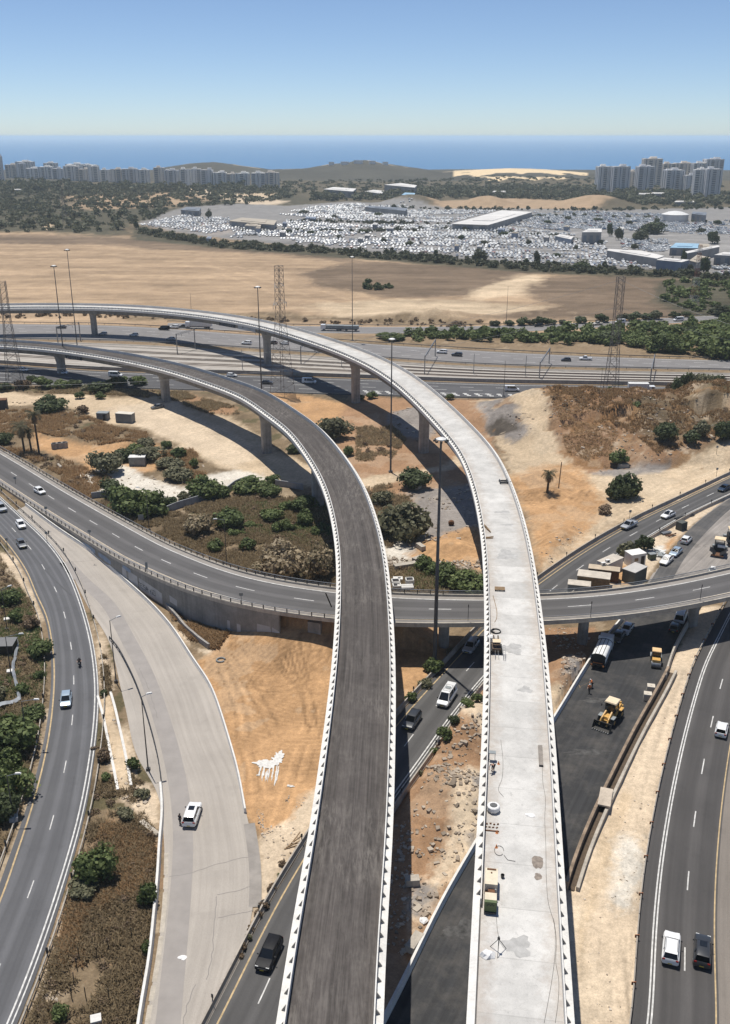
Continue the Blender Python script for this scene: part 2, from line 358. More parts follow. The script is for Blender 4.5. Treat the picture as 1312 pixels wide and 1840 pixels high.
def W2(pts, z=0.0, step=2.5, k=3): return smooth(resample(cr(U([p[0] for p in pts], [p[1] for p in pts], z), 500), step), k)
LLw, LRw, SLLw, SLRw, DLw, DRw, NLw, NRw, MLw = [W2(p) for p in (LL, LR, SLL, SLR, DL, DR, NL, NR, ML)]
LLw, LRw, DLw, DRw, MLw = [resample(extend(p, 45, 45), 2.5) for p in (LLw, LRw, DLw, DRw, MLw)]; NLw, NRw, SLLw, SLRw = [resample(extend(p, 45, 0), 2.5) for p in (NLw, NRw, SLLw, SLRw)]
S2Tw, S2Bw, ATw, ABw, RTw, RBw, BTw, BBw = [W2(p, step=6) for p in (S2T, S2B, AT, AB, RT, RB, BT, BB)]
MRw = offs(np.c_[MLw, MLw[:, :1]*0], 15.0)[:, :2]
ROADS = [(LLw, LRw, 1.4), (SLLw, SLRw, .3), (DLw, DRw, 1.2), (NLw, NRw, .3), (MLw, MRw, 1.2), (S2Tw, S2Bw, 1), (ATw, ABw, 2), (RTw, RBw, 2), (BTw, BBw, 2)]
def both(Lw, Rw, n=120): return cr(Lw, n), cr(Rw, n)
ROADPOLY = []
for l, r, e in ROADS:
 a, b = both(l, r); d = a-b; d /= np.linalg.norm(d, axis=1)[:, None]
 ROADPOLY.append(np.vstack([a+d*(e+1.0), (b-d*(e+1.0))[::-1]]))
LOT = [(1158, 1062), (1165, 1042), (1195, 1004), (1242, 947), (1312, 893), (1430, 825), (1620, 860), (1500, 985), (1330, 1085), (1276, 1066)]
ROADPOLY.append(U([p[0] for p in LOT], [p[1] for p in LOT]))
def road_mask(X, Y):
 m = np.zeros(X.shape, bool)
 for P in ROADPOLY:
  x0, y0 = P.min(0); x1, y1 = P.max(0); s = (X > x0) & (X < x1) & (Y > y0) & (Y < y1)
  if s.any():
   idx = np.where(s)
   m[idx] |= inpoly(X[idx], Y[idx], P)
 return m
def bumpf(X, Y, cx, cy, rx, ry, rz=0.0, p=2.0):
 c, s = math.cos(rz), math.sin(rz); dx = X-cx; dy = Y-cy
 r = np.sqrt(((dx*c+dy*s)/rx)**2+((-dx*s+dy*c)/ry)**2)
 return np.where(r < 1, (1-np.clip(r, 0, 1)**p)**2, 0)
def G0(px, py): p = U(px, py); return float(p[0]), float(p[1])
def terr(X, Y):
 X = np.asarray(X, float); Y = np.asarray(Y, float); h = np.zeros(X.shape)
 near = Y < 700
 rough = fbm(X, Y, 9, 4, 3)-.45
 h += np.where(Y < 460, rough*.55, rough*1.0)
 # excavated mound on the right, before the motorway
 n1 = fbm(X, Y, 14, 5, 11); n2 = fbm(X, Y, 5, 4, 14)-.45
 xm = X+ (n1-.5)*10
 front = np.clip((Y-262-9*(fbm(X, Y, 22, 3, 5)-.5)-np.clip(X-100, -60, 40)*.10)/30, 0, 1); back = np.clip((333-Y)/16, 0, 1)
 edge = np.clip((xm-43-np.clip((280-Y)*.4, -8, 12))/22, 0, 1)*np.clip((175-X)/20, 0, 1)
 h += edge*(front**.7)*back*(7.6+5.0*(n1-.5)+2.6*n2) + edge*front*back*np.where(X > 104, 2.2, 0)*np.clip((X-104)/5, 0, 1)
 cut = lambda xc, wd, yc, A, L: A*np.clip((wd-np.abs(X-xc))/2.5, 0, 1)*np.where(Y < yc+4*(n1-.5), np.exp(-np.clip(yc-Y, 0, 99)/L), 0)
 h = np.where(edge*back > .2, np.maximum(h-cut(73, 11, 290, 3.4, 5)-cut(113, 12.5, 301, 8.5, 10)-cut(58, 6, 283, 2.0, 4)-cut(92, 9, 300, 2.6, 4), -.2), h)
 # spoil heap by the abutment and between the viaducts
 cx, cy = G0(572, 1150); h += 4.0*bumpf(X, Y, cx, cy-1, 17, 13, -.3)
 cx, cy = G0(470, 1140); h += 1.6*bumpf(X, Y, cx, cy, 12, 10)
 cx, cy = G0(838, 1320); h += 2.6*bumpf(X, Y, cx, cy, 7, 13, -.5)*(.6+.8*fbm(X, Y, 3, 3, 8))
 cx, cy = G0(810, 1440); h += 2.0*bumpf(X, Y, cx, cy, 8, 12, -.3)*(.5+fbm(X, Y, 3, 3, 9))
 cx, cy = G0(1010, 1225); h += 2.6*bumpf(X, Y, cx, cy, 5.5, 13, -.55)*(.6+.8*fbm(X, Y, 2.5, 3, 10))
 # sand heaps beyond the overpass
 for px, py, rx, ry, z in ((990, 985, 4.5, 22, 1.7), (800, 985, 9, 6, 1.8), (850, 960, 8, 6, 1.2), (985, 888, 9, 6, 1.0), (905, 790, 6, 5, 1.4), (760, 745, 11, 10, 2.0), (150, 792, 14, 6, 1.6), (60, 785, 8, 4, 1.2), (230, 800, 9, 5, 1.0), (840, 760, 12, 9, 2.4), (555, 790, 10, 7, .8)):
  cx, cy = G0(px, py); h += z*bumpf(X, Y, cx, cy, rx, ry, -.5 if px == 990 else 0)*(.55+.9*fbm(X, Y, 4, 3, 12))
 cx, cy = G0(770, 570); h += 4.0*bumpf(X, Y, cx, cy, 40, 14)*(.4+fbm(X, Y, 7, 3, 13))
 # embankment carrying the road up to the abutment (far side only)
 d, s, a = dist_path(X, Y, OVC[:ABUT+3])
 zr = np.interp(a, ov_arc, OVC[:, 2])
 ow = np.interp(a, ov_arc, OVH[:, 0])
 emb = np.clip(zr-.35-np.clip(d-ow-.6, 0, None)*.62, 0, None)
 h = np.where((s < 0) & (d < 22), np.maximum(h, emb), h)
 h = np.where((s > 0) & (d < ow-2.2), np.maximum(h, np.minimum(emb, zr-.8)), h)
 h = np.where((s > 0) & (d >= ow-2.2) & (d < ow+1.2), np.minimum(h, np.where(X < -32, -.05, 9)), h)
 # flatten under the roads
 rm = road_mask(X, Y);
 h = np.where(rm, -.06, h)
 # far country: gentle rise, wooded ridge, dunes, coast
 far = np.clip((Y-1500)/500, 0, 1)
 h += far*8*(fbm(X, Y, 300, 3, 21)-.35)
 def hill(px, pyt, D, wpx, L, p=1.6):
  z = CAMH-D*((pyt-CY)/FPX*CT+ST)/(CT-(pyt-CY)/FPX*ST); x = (px-CX)/FPX*(D*CT+(CAMH-z)*ST)
  wx = wpx/FPX*D; return z*bumpf(X, Y, x, D, wx, L, 0, p)
 wob = .8+.4*fbm(X, Y, 120, 4, 23)
 h += np.maximum.reduce([hill(648, 289, 2450, 205, 420, 1.2)*wob*(.85+.3*fbm(X, Y, 45, 3, 26)), hill(375, 291, 2500, 160, 420, 1.5)*wob, hill(555, 306, 2400, 260, 420)*wob,
       hill(935, 307, 2350, 220, 470, 2.0)*(.92+.16*fbm(X, Y, 90, 4, 24)), hill(780, 313, 2500, 300, 420)*wob, hill(1150, 318, 2500, 320, 420)*wob, hill(80, 312, 2500, 330, 420)*wob])
 for px, py, D, wp, L in ((735, 363, 1400, 70, 70), (1040, 363, 1400, 80, 70), (860, 366, 1380, 60, 50)):
  x = (px-CX)/FPX*D*1.03; h += 11*bumpf(X, Y, x, D, wp/FPX*D, L)*wob
 h -= np.clip((Y-2780)/120, 0, 1)*14
 return h
def TZ(x, y): return float(terr(np.array([x]), np.array([y]))[0])
def G(px, py):
 x, y = G0(px, py); return Vector((x, y, max(TZ(x, y), 0.0)))
# ------------------------------------------------------------------ ground colour classes
SAND = (.52, .405, .275); ORANGE = (.455, .275, .14); DRY = (.20, .148, .092); FIELD = (.37, .265, .17); DFIELD = (.185, .135, .092); SCRUB = (.088, .080, .054)
PALE = (.60, .55, .47); GRAVEL = (.28, .25, .225); RED = (.33, .20, .115); BEIGE = (.56, .45, .325); OLIVE = (.085, .085, .04); YARD = (.24, .23, .22); PEAT = (.10, .085, .07)
ZONES = [  # (colour, [(px,py)...], jitter metres)
 (FIELD, [(-400, 418), (150, 419), (300, 427), (430, 440), (640, 462), (800, 478), (1000, 490), (1700, 520), (1700, 600), (-400, 600)], 14),
 (DFIELD, [(-300, 421), (130, 423), (260, 428), (330, 433), (430, 447), (560, 455), (650, 468), (640, 474), (540, 462), (380, 452), (250, 447), (200, 440), (-300, 436)], 16),
 (DFIELD, [(540, 492), (640, 470), (800, 476), (960, 488), (920, 512), (870, 532), (700, 536), (560, 510)], 12),
 (DFIELD, [(930, 520), (985, 495), (1312, 500), (1700, 520), (1700, 574), (880, 574), (900, 562), (1010, 553), (960, 540)], 10),
 (SAND, [(545, 548), (720, 538), (850, 540), (1000, 552), (930, 562), (760, 578), (600, 575)], 14),
 (SAND, [(850, 522), (955, 490), (975, 500), (930, 530), (840, 538)], 10),
 (DRY, [(-300, 565), (140, 562), (330, 566), (560, 574), (700, 583), (870, 585), (870, 577), (560, 568), (300, 560), (-300, 558)], 6),
 (DRY, [(230, 555), (440, 563), (520, 560), (560, 575), (420, 580), (230, 575)], 8),
 (SCRUB, [(-400, 418), (-400, 322), (540, 345), (560, 368), (330, 372), (240, 405), (240, 425), (60, 416)], 30),
 (SCRUB, [(240, 405), (400, 435), (700, 452), (1000, 470), (1180, 482), (1312, 495), (1700, 520), (1700, 545), (1312, 505), (1000, 494), (700, 470), (450, 452), (240, 430)], 10),
 (FIELD, [(120, 352), (330, 345), (420, 355), (300, 372), (150, 378)], 30), (SAND, [(75, 412), (85, 402), (98, 400), (92, 414)], 4),
 (SAND, [(395, 348), (500, 347), (495, 356), (400, 355)], 8), (BEIGE, [(300, 340), (340, 338), (520, 362), (480, 372), (360, 352)], 12),
 (YARD, [(245, 402), (330, 372), (420, 366), (520, 370), (620, 362), (830, 372), (1080, 378), (1312, 372), (1700, 370), (1700, 500), (1312, 495), (1180, 484), (1000, 478), (700, 456), (480, 437), (330, 420)], 10),
 (GRAVEL, [(310, 408), (400, 398), (445, 410), (390, 425)], 6),
 (FIELD, [(760, 362), (930, 356), (1100, 366), (1060, 376), (800, 374)], 12),
 (SCRUB, [(1180, 505), (1312, 505), (1700, 520), (1700, 575), (1260, 572), (1170, 545)], 10),
 # between motorway and overpass, left of the dark viaduct
 (DRY, [(-600, 690), (1700, 726), (1700, 1000), (1300, 840), (600, 1060), (-600, 800)], 0),
 (SAND, [(-600, 705), (20, 702), (60, 712), (125, 706), (210, 716), (300, 712), (360, 735), (430, 758), (480, 800), (560, 838), (600, 850), (600, 880), (540, 872), (470, 862), (400, 840), (310, 795), (260, 768), (190, 760), (140, 735), (60, 728), (-600, 738)], 2.5),
 (BEIGE, [(200, 735), (310, 715), (350, 745), (420, 780), (480, 810), (420, 845), (330, 800), (250, 765)], 3),
 (ORANGE, [(430, 690), (600, 720), (660, 735), (640, 760), (600, 785), (560, 770), (500, 735), (460, 715)], 2.5),
 (ORANGE, [(55, 783), (110, 790), (150, 800), (220, 792), (280, 800), (330, 835), (250, 850), (200, 862), (150, 868), (128, 855), (150, 832), (95, 818), (60, 806)], 2.2),
 (DRY, [(-300, 742), (60, 738), (150, 745), (210, 770), (265, 778), (262, 800), (170, 800), (100, 786), (-300, 775)], 3),
 (RED, [(325, 705), (420, 730), (430, 745), (380, 745), (330, 728)], 3),
 (PALE, [(118, 862), (150, 850), (205, 836), (240, 842), (260, 858), (330, 878), (380, 852), (430, 846), (480, 858), (470, 868), (400, 880), (350, 896), (290, 898), (230, 888), (190, 888), (150, 876)], 2.0),
 (DRY, [(290, 815), (345, 808), (370, 835), (380, 850), (340, 868), (300, 858)], 2.5),
 (DRY, [(170, 905), (240, 900), (330, 912), (440, 890), (520, 890), (610, 890), (640, 1062), (420, 1026), (270, 955)], 2.5),
 (OLIVE, [(430, 905), (600, 900), (610, 1000), (520, 960), (470, 985), (410, 950)], 5),
 # between the viaducts beyond the overpass
 (RED, [(640, 700), (700, 715), (870, 718), (900, 850), (880, 950), (700, 960), (640, 860), (590, 780)], 2.5),
 (SAND, [(640, 862), (700, 850), (790, 838), (830, 815), (850, 835), (760, 852), (690, 872), (660, 880)], 1.5),
 (GRAVEL, [(700, 740), (790, 735), (810, 760), (760, 790), (700, 780)], 3),
 (GRAVEL, [(740, 880), (860, 870), (870, 960), (790, 985), (720, 960), (745, 915)], 2.5),
 (PALE, [(690, 962), (745, 960), (770, 980), (750, 1010), (705, 1022), (690, 1000)], 1.5),
 (ORANGE, [(735, 1000), (780, 965), (870, 950), (880, 1040), (830, 1010), (780, 1018)], 2),
 (DRY, [(690, 1020), (760, 1008), (880, 1030), (880, 1075), (690, 1075)], 2),
 # right of the concrete viaduct
 (SAND, [(850, 722), (950, 716), (985, 760), (1000, 800), (1060, 850), (1180, 845), (1312, 812), (1700, 760), (1700, 790), (1312, 860), (1100, 948), (972, 1046), (950, 950), (905, 810)], 3),
 (ORANGE, [(915, 860), (970, 835), (1040, 832), (1065, 870), (1090, 905), (1070, 940), (1000, 1000), (965, 1030), (948, 940)], 3),
 (GRAVEL, [(855, 728), (905, 724), (935, 765), (950, 792), (920, 800), (880, 780)], 2.0),
 (PEAT, [(872, 772), (900, 765), (928, 775), (938, 786), (910, 790), (885, 785)], 1.2),
 (RED, [(930, 700), (1060, 705), (1312, 700), (1700, 700), (1700, 790), (1312, 800), (1240, 826), (1180, 843), (1060, 852), (1010, 820), (985, 780), (990, 750), (945, 722)], 3),
 (DRY, [(1120, 760), (1200, 745), (1312, 740), (1400, 760), (1312, 795), (1200, 820), (1150, 815)], 5),
 (GRAVEL, [(1060, 850), (1110, 842), (1200, 836), (1230, 820), (1190, 850), (1110, 858)], 1.5),
 # near field
 (DRY, [(-900, 1940), (-300, 930), (0, 930), (100, 1200), (60, 1480), (-60, 1740), (-150, 1940)], 0),
 (BEIGE, [(-5, 990), (30, 1000), (62, 1070), (80, 1110), (70, 1130), (45, 1075), (10, 1020)], .8),
 (SAND, [(20, 1095), (35, 1100), (60, 1140), (50, 1142), (28, 1120)], .8),
 (OLIVE, [(0, 1060), (40, 1075), (60, 1110), (40, 1150), (0, 1130)], 3),
 (BEIGE, [(84, 1270), (92, 1270), (78, 1345), (60, 1440), (40, 1520), (0, 1620), (0, 1580), (40, 1480), (70, 1380)], 1.2),
 (DRY, [(-60, 2000), (20, 1850), (150, 1480), (178, 1290), (175, 1160), (158, 1090), (200, 1150), (240, 1360), (292, 1420), (294, 1530), (280, 1660), (255, 1850), (240, 2000)], .3),
 (BEIGE, [(170, 1100), (182, 1130), (198, 1190), (206, 1240), (186, 1240), (178, 1180)], 1.2),
 (BEIGE, [(196, 1330), (235, 1300), (240, 1400), (290, 1420), (292, 1500), (268, 1480), (210, 1425), (205, 1370)], 1.5),
 (BEIGE, [(110, 1640), (128, 1610), (140, 1625), (120, 1690), (100, 1720), (112, 1790), (85, 1800), (60, 1840), (70, 1770), (95, 1700)], 1.5),
 (RED, [(130, 1600), (200, 1480), (270, 1500), (280, 1560), (220, 1640), (150, 1720), (110, 1720)], 4),
 (BEIGE, [(270, 1088), (300, 1120), (390, 1170), (375, 1180), (330, 1150), (290, 1120)], .6),
 (DRY, [(300, 1078), (380, 1090), (445, 1108), (390, 1172), (350, 1165), (318, 1120)], .8),
 (ORANGE, [(350, 1190), (380, 1172), (400, 1150), (445, 1108), (560, 1132), (640, 1120), (640, 1400), (560, 1440), (540, 1475), (500, 1490), (474, 1508), (462, 1490), (442, 1462), (428, 1388), (398, 1284)], .5),
 (BEIGE, [(466, 1510), (490, 1492), (520, 1475), (548, 1432), (620, 1380), (620, 1450), (545, 1525), (500, 1590), (468, 1660), (440, 1722), (460, 1640), (464, 1580)], .8),
 (ORANGE, [(690, 1100), (800, 1130), (800, 1190), (760, 1230), (690, 1300)], 1),
 (RED, [(720, 1420), (800, 1300), (880, 1225), (930, 1225), (900, 1500), (840, 1540), (790, 1640), (730, 1760), (690, 1840), (600, 1900), (640, 1600)], .6),
 (BEIGE, [(800, 1270), (860, 1230), (885, 1300), (868, 1345), (830, 1300)], 1.2),
 (BEIGE, [(800, 1400), (835, 1385), (885, 1390), (885, 1480), (830, 1560), (770, 1640), (735, 1700), (740, 1620), (790, 1560), (815, 1480)], 1.5),
 (GRAVEL, [(742, 1590), (785, 1590), (790, 1620), (760, 1650), (742, 1640)], 1.0), (GRAVEL, [(840, 1505), (858, 1500), (860, 1520), (845, 1530)], .6), (GRAVEL, [(838, 1405), (870, 1400), (870, 1440), (845, 1420)], .8),
 (RED, [(965, 1130), (1070, 1125), (1060, 1180), (1030, 1240), (995, 1290), (960, 1290)], .8),
 (GRAVEL, [(1020, 1180), (1045, 1185), (1035, 1225), (1012, 1235)], 1.0), (SAND, [(985, 1250), (1015, 1245), (1005, 1285), (985, 1300)], .8),
 (BEIGE, [(930, 1940), (1019, 1600), (1090, 1400), (1180, 1240), (1260, 1090), (1320, 1090), (1262, 1170), (1230, 1272), (1200, 1400), (1178, 1529), (1156, 1720), (1140, 1940)], .2),
 (SAND, [(1120, 1420), (1140, 1430), (1100, 1540), (1060, 1640), (1045, 1750), (1035, 1740), (1045, 1640), (1080, 1520)], 1.0),
 (PALE, [(1110, 1520), (1150, 1500), (1160, 1560), (1130, 1640), (1105, 1620)], 1.5),
 (BEIGE, [(1095, 1010), (1180, 962), (1250, 920), (1312, 890), (1300, 900), (1235, 950), (1190, 1000), (1160, 1040), (1150, 1062), (1020, 1062)], .4),
 (SAND, [(179, 1256), (199, 1248), (237, 1412), (212, 1420)], .15),
 (ORANGE, [(1110, 1010), (1140, 1020), (1130, 1050), (1100, 1050)], .8), (ORANGE, [(1185, 985), (1212, 965), (1225, 958), (1200, 990)], .8), (PALE, [(1165, 985), (1195, 980), (1190, 1005), (1160, 1005)], .8),
]
TRACKS = [([(470+k*7, 1150), (500+k*5, 1195), (540+k*2, 1240), (560, 1300)], .45, -.16 if k % 2 else .10) for k in range(0, 9)]
TRACKS += [([(410, 1180), (440, 1220), (470, 1270), (500, 1330)], .5, -.14), ([(400, 1200), (425, 1260), (440, 1330), (455, 1420)], .4, -.14), ([(415, 1210), (440, 1280), (452, 1350), (468, 1440)], .4, .10), ([(590, 1180), (560, 1215), (530, 1230), (500, 1240), (450, 1230)], .6, -.10), ([(598, 1200), (570, 1260), (545, 1330), (520, 1420), (500, 1480)], .5, .12), ([(585, 1260), (560, 1330), (540, 1400)], .4, -.12), ([(470, 1135), (520, 1140), (560, 1160), (575, 1200)], .5, .12), ([(540, 1150), (550, 1180), (530, 1210), (505, 1190), (510, 1155)], .4, -.12),
  ([(940, 900), (970, 915), (1010, 905), (1050, 880), (1100, 860), (1200, 848), (1312, 825)], .5, .14), ([(935, 860), (965, 850), (1000, 852), (1040, 870), (1060, 890)], .5, -.12), ([(930, 930), (970, 940), (1010, 925), (1040, 900), (1060, 870)], .5, -.14), ([(940, 960), (975, 965), (1020, 945), (1050, 920)], .5, .12), ([(925, 880), (955, 890), (985, 880), (1000, 860)], .4, -.12), ([(1100, 940), (1160, 905), (1230, 870), (1312, 842)], .6, .10), ([(1090, 935), (1150, 895), (1220, 860), (1312, 830)], .5, -.08), ([(930, 725), (960, 770), (990, 810), (1030, 850), (1100, 865)], .6, .12),
  ([(0, 720), (60, 725), (140, 722), (220, 728), (320, 750), (420, 800), (500, 845), (590, 870)], .5, -.10), ([(60, 715), (140, 712), (240, 720), (330, 745), (430, 790), (520, 840)], .5, .10), ([(210, 715), (300, 735), (390, 775), (470, 815)], .5, -.10), ([(80, 800), (150, 805), (220, 800), (280, 815), (320, 840)], .4, .12), ([(640, 875), (700, 860), (780, 845), (830, 825)], .4, .14), ([(740, 990), (790, 975), (850, 965)], .4, -.14), ([(750, 1005), (800, 985), (860, 985)], .4, .12),
  ([(1150, 1840), (1130, 1700), (1140, 1560), (1165, 1440), (1200, 1310), (1240, 1200)], .4, -.10), ([(1090, 1840), (1085, 1700), (1110, 1560), (1140, 1450), (1180, 1330), (1220, 1220)], .5, .08), ([(1060, 1840), (1060, 1720), (1090, 1600), (1130, 1480)], .5, -.08), ([(1120, 1880), (1110, 1760), (1120, 1620), (1150, 1500)], .35, -.10)]
TRACKS += [([(300+k*60, 470+4*k), (420+k*55, 500+3*k), (520+k*60, 540+2*k)], 1.4, .10) for k in range(4)]
def ground_colour(X, Y):
 n = len(X); C = np.zeros((n, 3)); base = fbm(X, Y, 60, 4, 31)[:, None]
 d0 = np.array(DRY)*(1-base*.6)+np.array(FIELD)*base*.6
 C[:] = d0
 C[Y > 1100] = np.array(SCRUB)*.85+np.array(FIELD)*.12
 j1 = fbm(X, Y, 7, 4, 33)-.5
 SD = [(fbm(X, Y, sc_, 4, 60+q)-.5, fbm(X, Y, sc_, 4, 80+q)-.5) for q, sc_ in enumerate((7.0, 4.0, 2.0, 7.0, 1.2))]
 SF = [(fbm(X, Y, sc_, 4, 60+q)-.5, fbm(X, Y, sc_, 4, 80+q)-.5) for q, sc_ in enumerate((60.0, 35.0, 18.0, 60.0, 10.))]
 for col, poly, jit in ZONES:
  P = U([p[0] for p in poly], [p[1] for p in poly]); farz = P[:, 1].min() > 440; mg = 4+jit*3
  sel = np.where((X > P[:, 0].min()-mg) & (X < P[:, 0].max()+mg) & (Y > P[:, 1].min()-mg) & (Y < P[:, 1].max()+mg))[0]
  if not len(sel): continue
  wgt = np.zeros(len(sel)); xs, ys = X[sel], Y[sel]
  for (a, b), k in zip(SF if farz else SD, (1.6, 2.6, 3.2, 3.0, 4.0)):
   k = k*(max(jit, .35)+.25) if jit else 0.0
   wgt += inpoly(xs+a[sel]*k, ys+b[sel]*k, P)*.2
  C[sel] = C[sel]*(1-wgt[:, None])+np.array(col)*wgt[:, None]
 # blotches and tracks
 C *= (.80+.42*fbm(X, Y, 5, 4, 37))[:, None]
 far = Y > 440; fld = far & (Y < 1100)
 st = fbm(X*.25, Y*1.0+X*.05, 10, 4, 38); C[fld] *= (.62+.78*st[fld])[:, None]
 st2 = fbm(X*.10, Y+X*.12, 28, 3, 39); C[fld] *= (.80+.42*st2[fld])[:, None]
 # dry vegetation mottling
 dr = (np.abs(C[:, 0]/np.maximum(C[:, 2], 1e-4)-2.5) < .45) & (C[:, 0] < .24)
 mt = fbm(X, Y, 3.2, 4, 40); C[dr] = C[dr]*(.55+.9*mt[dr])[:, None]
 pa = dr & (fbm(X, Y, 6, 4, 45) > .62); C[pa] = C[pa]*.5+np.array(SAND)*.35
 gr = dr & (fbm(X, Y, 8, 4, 46) > .63) & (Y < 400); C[gr] = C[gr]*.4+np.array(OLIVE)*.6
 # dune: bare sand on the crest, scrub creeping up in fingers
 dn = (Y > 2050) & (Y < 2800); px, py = CX+FPX*X/np.maximum(Y*CT+CAMH*ST, 1), None
 f = 1-2*np.abs(fbm(X*1.0+30*fbm(X, Y, 60, 2, 51), Y*.45, 75, 3, 47)-.5)*1.6
 xs = (px-935)/120; m = (Y > 1930) & (np.abs(xs) < 1) & ((f > .62+.3*np.abs(xs)-np.clip((Y-2150)/300, 0, .6)) | (Y > 2350)) & (Y > 1960+160*xs**2+60*fbm(X, Y, 80, 2, 52)) & (Y < 2500)
 C[dn] = np.array((.085, .080, .064))*(.7+.6*fbm(X, Y, 80, 4, 48)[dn])[:, None]
 C[m] = (.72, .56, .35)
 m2 = dn & (np.abs(X*.2+Y-2430-40*fbm(X, Y, 200, 2, 49)) < 7); C[m2] = (.5, .4, .28)
 # sand ploughed by machines: curved ruts
 for px, py, r in ((1000, 930, 14), (930, 880, 9), (1020, 880, 10), (500, 1160, 11), (560, 1230, 16), (800, 980, 9)):
  cx, cy = G0(px, py); d = np.hypot(X-cx, Y-cy); s = (d < r*1.6) & (d > r*.4)
  C[s] *= (1-.16*(np.sin(d[s]*3.1+2*j1[s])**2)*(fbm(X[s], Y[s], 4, 2, 50) > .45))[:, None]
 # wheel tracks and blade marks
 for pts, wd, k in TRACKS:
  P = W2(pts, 0, 1.0, 2); m = (X > P[:, 0].min()-3) & (X < P[:, 0].max()+3) & (Y > P[:, 1].min()-3) & (Y < P[:, 1].max()+3); idx = np.where(m)[0]
  if not len(idx): continue
  d, _, _ = dist_path(X[idx]+j1[idx]*.8, Y[idx], P); t = np.exp(-((np.abs(d-.85))/(wd*.55))**2)*(fbm(X[idx], Y[idx], 6, 3, 53) > .38); C[idx] *= (1+1.7*k*t)[:, None]
 # mounds: clods and erosion
 md = (X > 40) & (X < 180) & (Y > 255) & (Y < 335) & (C[:, 0] < .45)
 e = fbm(X, Y, 5, 5, 54); C[md] *= (.36+.95*e[md])[:, None]
 e2 = md & (fbm(X, Y, 7, 4, 55) > .65); C[e2] = C[e2]*.4+np.array(BEIGE)*.55
 e3 = md & (fbm(X, Y, 9, 4, 56) > .60); C[e3] = C[e3]*.5+np.array((.30, .165, .07))*.5
 nr = (Y < 330) & (C[:, 0] > .27); e4 = fbm(X, Y, 2.2, 4, 57); C[nr] *= (.86+.26*e4[nr])[:, None]
 bl = (Y < 330) & (C[:, 0] > .27) & (fbm(X, Y, 11, 4, 58) > .60); C[bl] = C[bl]*.86+np.array((.62, .53, .40))*.14
 return np.clip(C, 0, .8)
def build_ground():
 # polar sheet around the photographer's foot point, finer near by, out to the coast
 ang = np.radians(np.linspace(-52, 52, 700)); ys = np.r_[np.arange(2350, 560, -2.4), np.arange(560, 330, -1.2), np.arange(330, 297, -.6)]
 D = U(np.full(len(ys), CX), ys)[:, 1]; D = np.r_[D[D > 28], 3300.0]
 A, DD = np.meshgrid(ang, D); X = (DD*np.tan(A)).ravel(); Y = DD.ravel()
 Z = terr(X, Y); C = ground_colour(X, Y); A_ = np.clip(1.15-C[:, 0]*1.9, .12, 1); A_[(X > 40) & (X < 180) & (Y > 255) & (Y < 335)] = 1.0
 nr, nc = len(D), len(ang); i = (np.arange(nr-1)[:, None]*nc+np.arange(nc-1)[None]).ravel()
 F = np.stack([i, i+1, i+nc+1, i+nc], -1)
 o = grid_mesh('ground', np.c_[X, Y, Z], F, mat_attr('ground_soil'))
 a = o.data.color_attributes.new('Col', 'FLOAT_COLOR', 'POINT'); a.data.foreach_set('color', np.c_[C, A_].astype(np.float32).ravel())
 return o
build_ground()
# sea
sm, snt, sb = new_mat('sea_water'); sb.inputs['Base Color'].default_value = (.05, .17, .33, 1); sb.inputs['Roughness'].default_value = .35
setin(sb, 'Specular IOR Level', .35); bump(snt, sb, noise(snt, mapping(snt, coords(snt), (.02, .05, .05)), 1.0, 6, .7), .6, 3.0)
tag(grid_mesh('sea', [(-60000, 1500, -4), (60000, 1500, -4), (60000, 42000, -4), (-60000, 42000, -4)], [(0, 1, 2, 3)], sm), kind='structure')
# ------------------------------------------------------------------ road sheets and markings
ASP_L = mat_asphalt('asphalt_worn_grey', (.112, .112, .117), .10, streaky=.10, lanes=3.3)
ASP_M = mat_asphalt('asphalt_highway', (.078, .073, .070), .10, streaky=.14, lanes=3.4)
ASP_D = mat_asphalt('asphalt_slip_road', (.088, .085, .083), .10, streaky=.10, lanes=3.2)
ASP_N = mat_asphalt('asphalt_fresh', (.036, .036, .037), .12, streaky=.25, dust=.2)
ASP_S = mat_asphalt('asphalt_bleached', (.36, .325, .285), .10, streaky=.10)
ASP_F = mat_asphalt('asphalt_motorway', (.19, .18, .175), .12, streaky=.25)
ASP_FD = mat_asphalt('asphalt_motorway_dark', (.085, .083, .085), .15, streaky=.2)
ASP_Y = mat_asphalt('asphalt_old_yard', (.26, .235, .21), .3, streaky=.25)
RAIL = mat_asphalt('rail_ballast', (.345, .31, .27), .2, streaky=.25)
VERGE = mat_concrete('verge_concrete', (.46, .41, .345), .25, .3)
def ext(l, r, e0, e1=None):
 a, b = both(l, r, max(len(l), len(r))); d = b-a; d /= np.linalg.norm(d, axis=1)[:, None]; return a-d*e0, b+d*(e1 if e1 is not None else e0)
def solid_line(mb, P, width, z):
 P = np.asarray(P); a = offs(P[:, :2], -width/2); b = offs(P[:, :2], width/2); zz = (P[:, 2] if P.shape[1] > 2 else 0)+np.zeros(len(P))
 V = np.empty((2*len(P), 3)); V[0::2, :2] = a; V[1::2, :2] = b; V[0::2, 2] = zz+z; V[1::2, 2] = zz+z
 mb.add(V, [(2*i, 2*i+1, 2*i+3, 2*i+2) for i in range(len(P)-1)])
def dash_line(mb, P, width, z, on=3.4, period=12.5, phase=0.0):
 P = resample(P, .5); L = np.arange(len(P))*.5
 s = phase
 while s+on < L[-1]:
  i0, i1 = int(s*2), int((s+on)*2)+1; solid_line(mb, P[i0:i1], width, z); s += period
def marks(name, parent, mat, fn):
 mb = MB(); fn(mb); return mb.build(name, mat, parent)
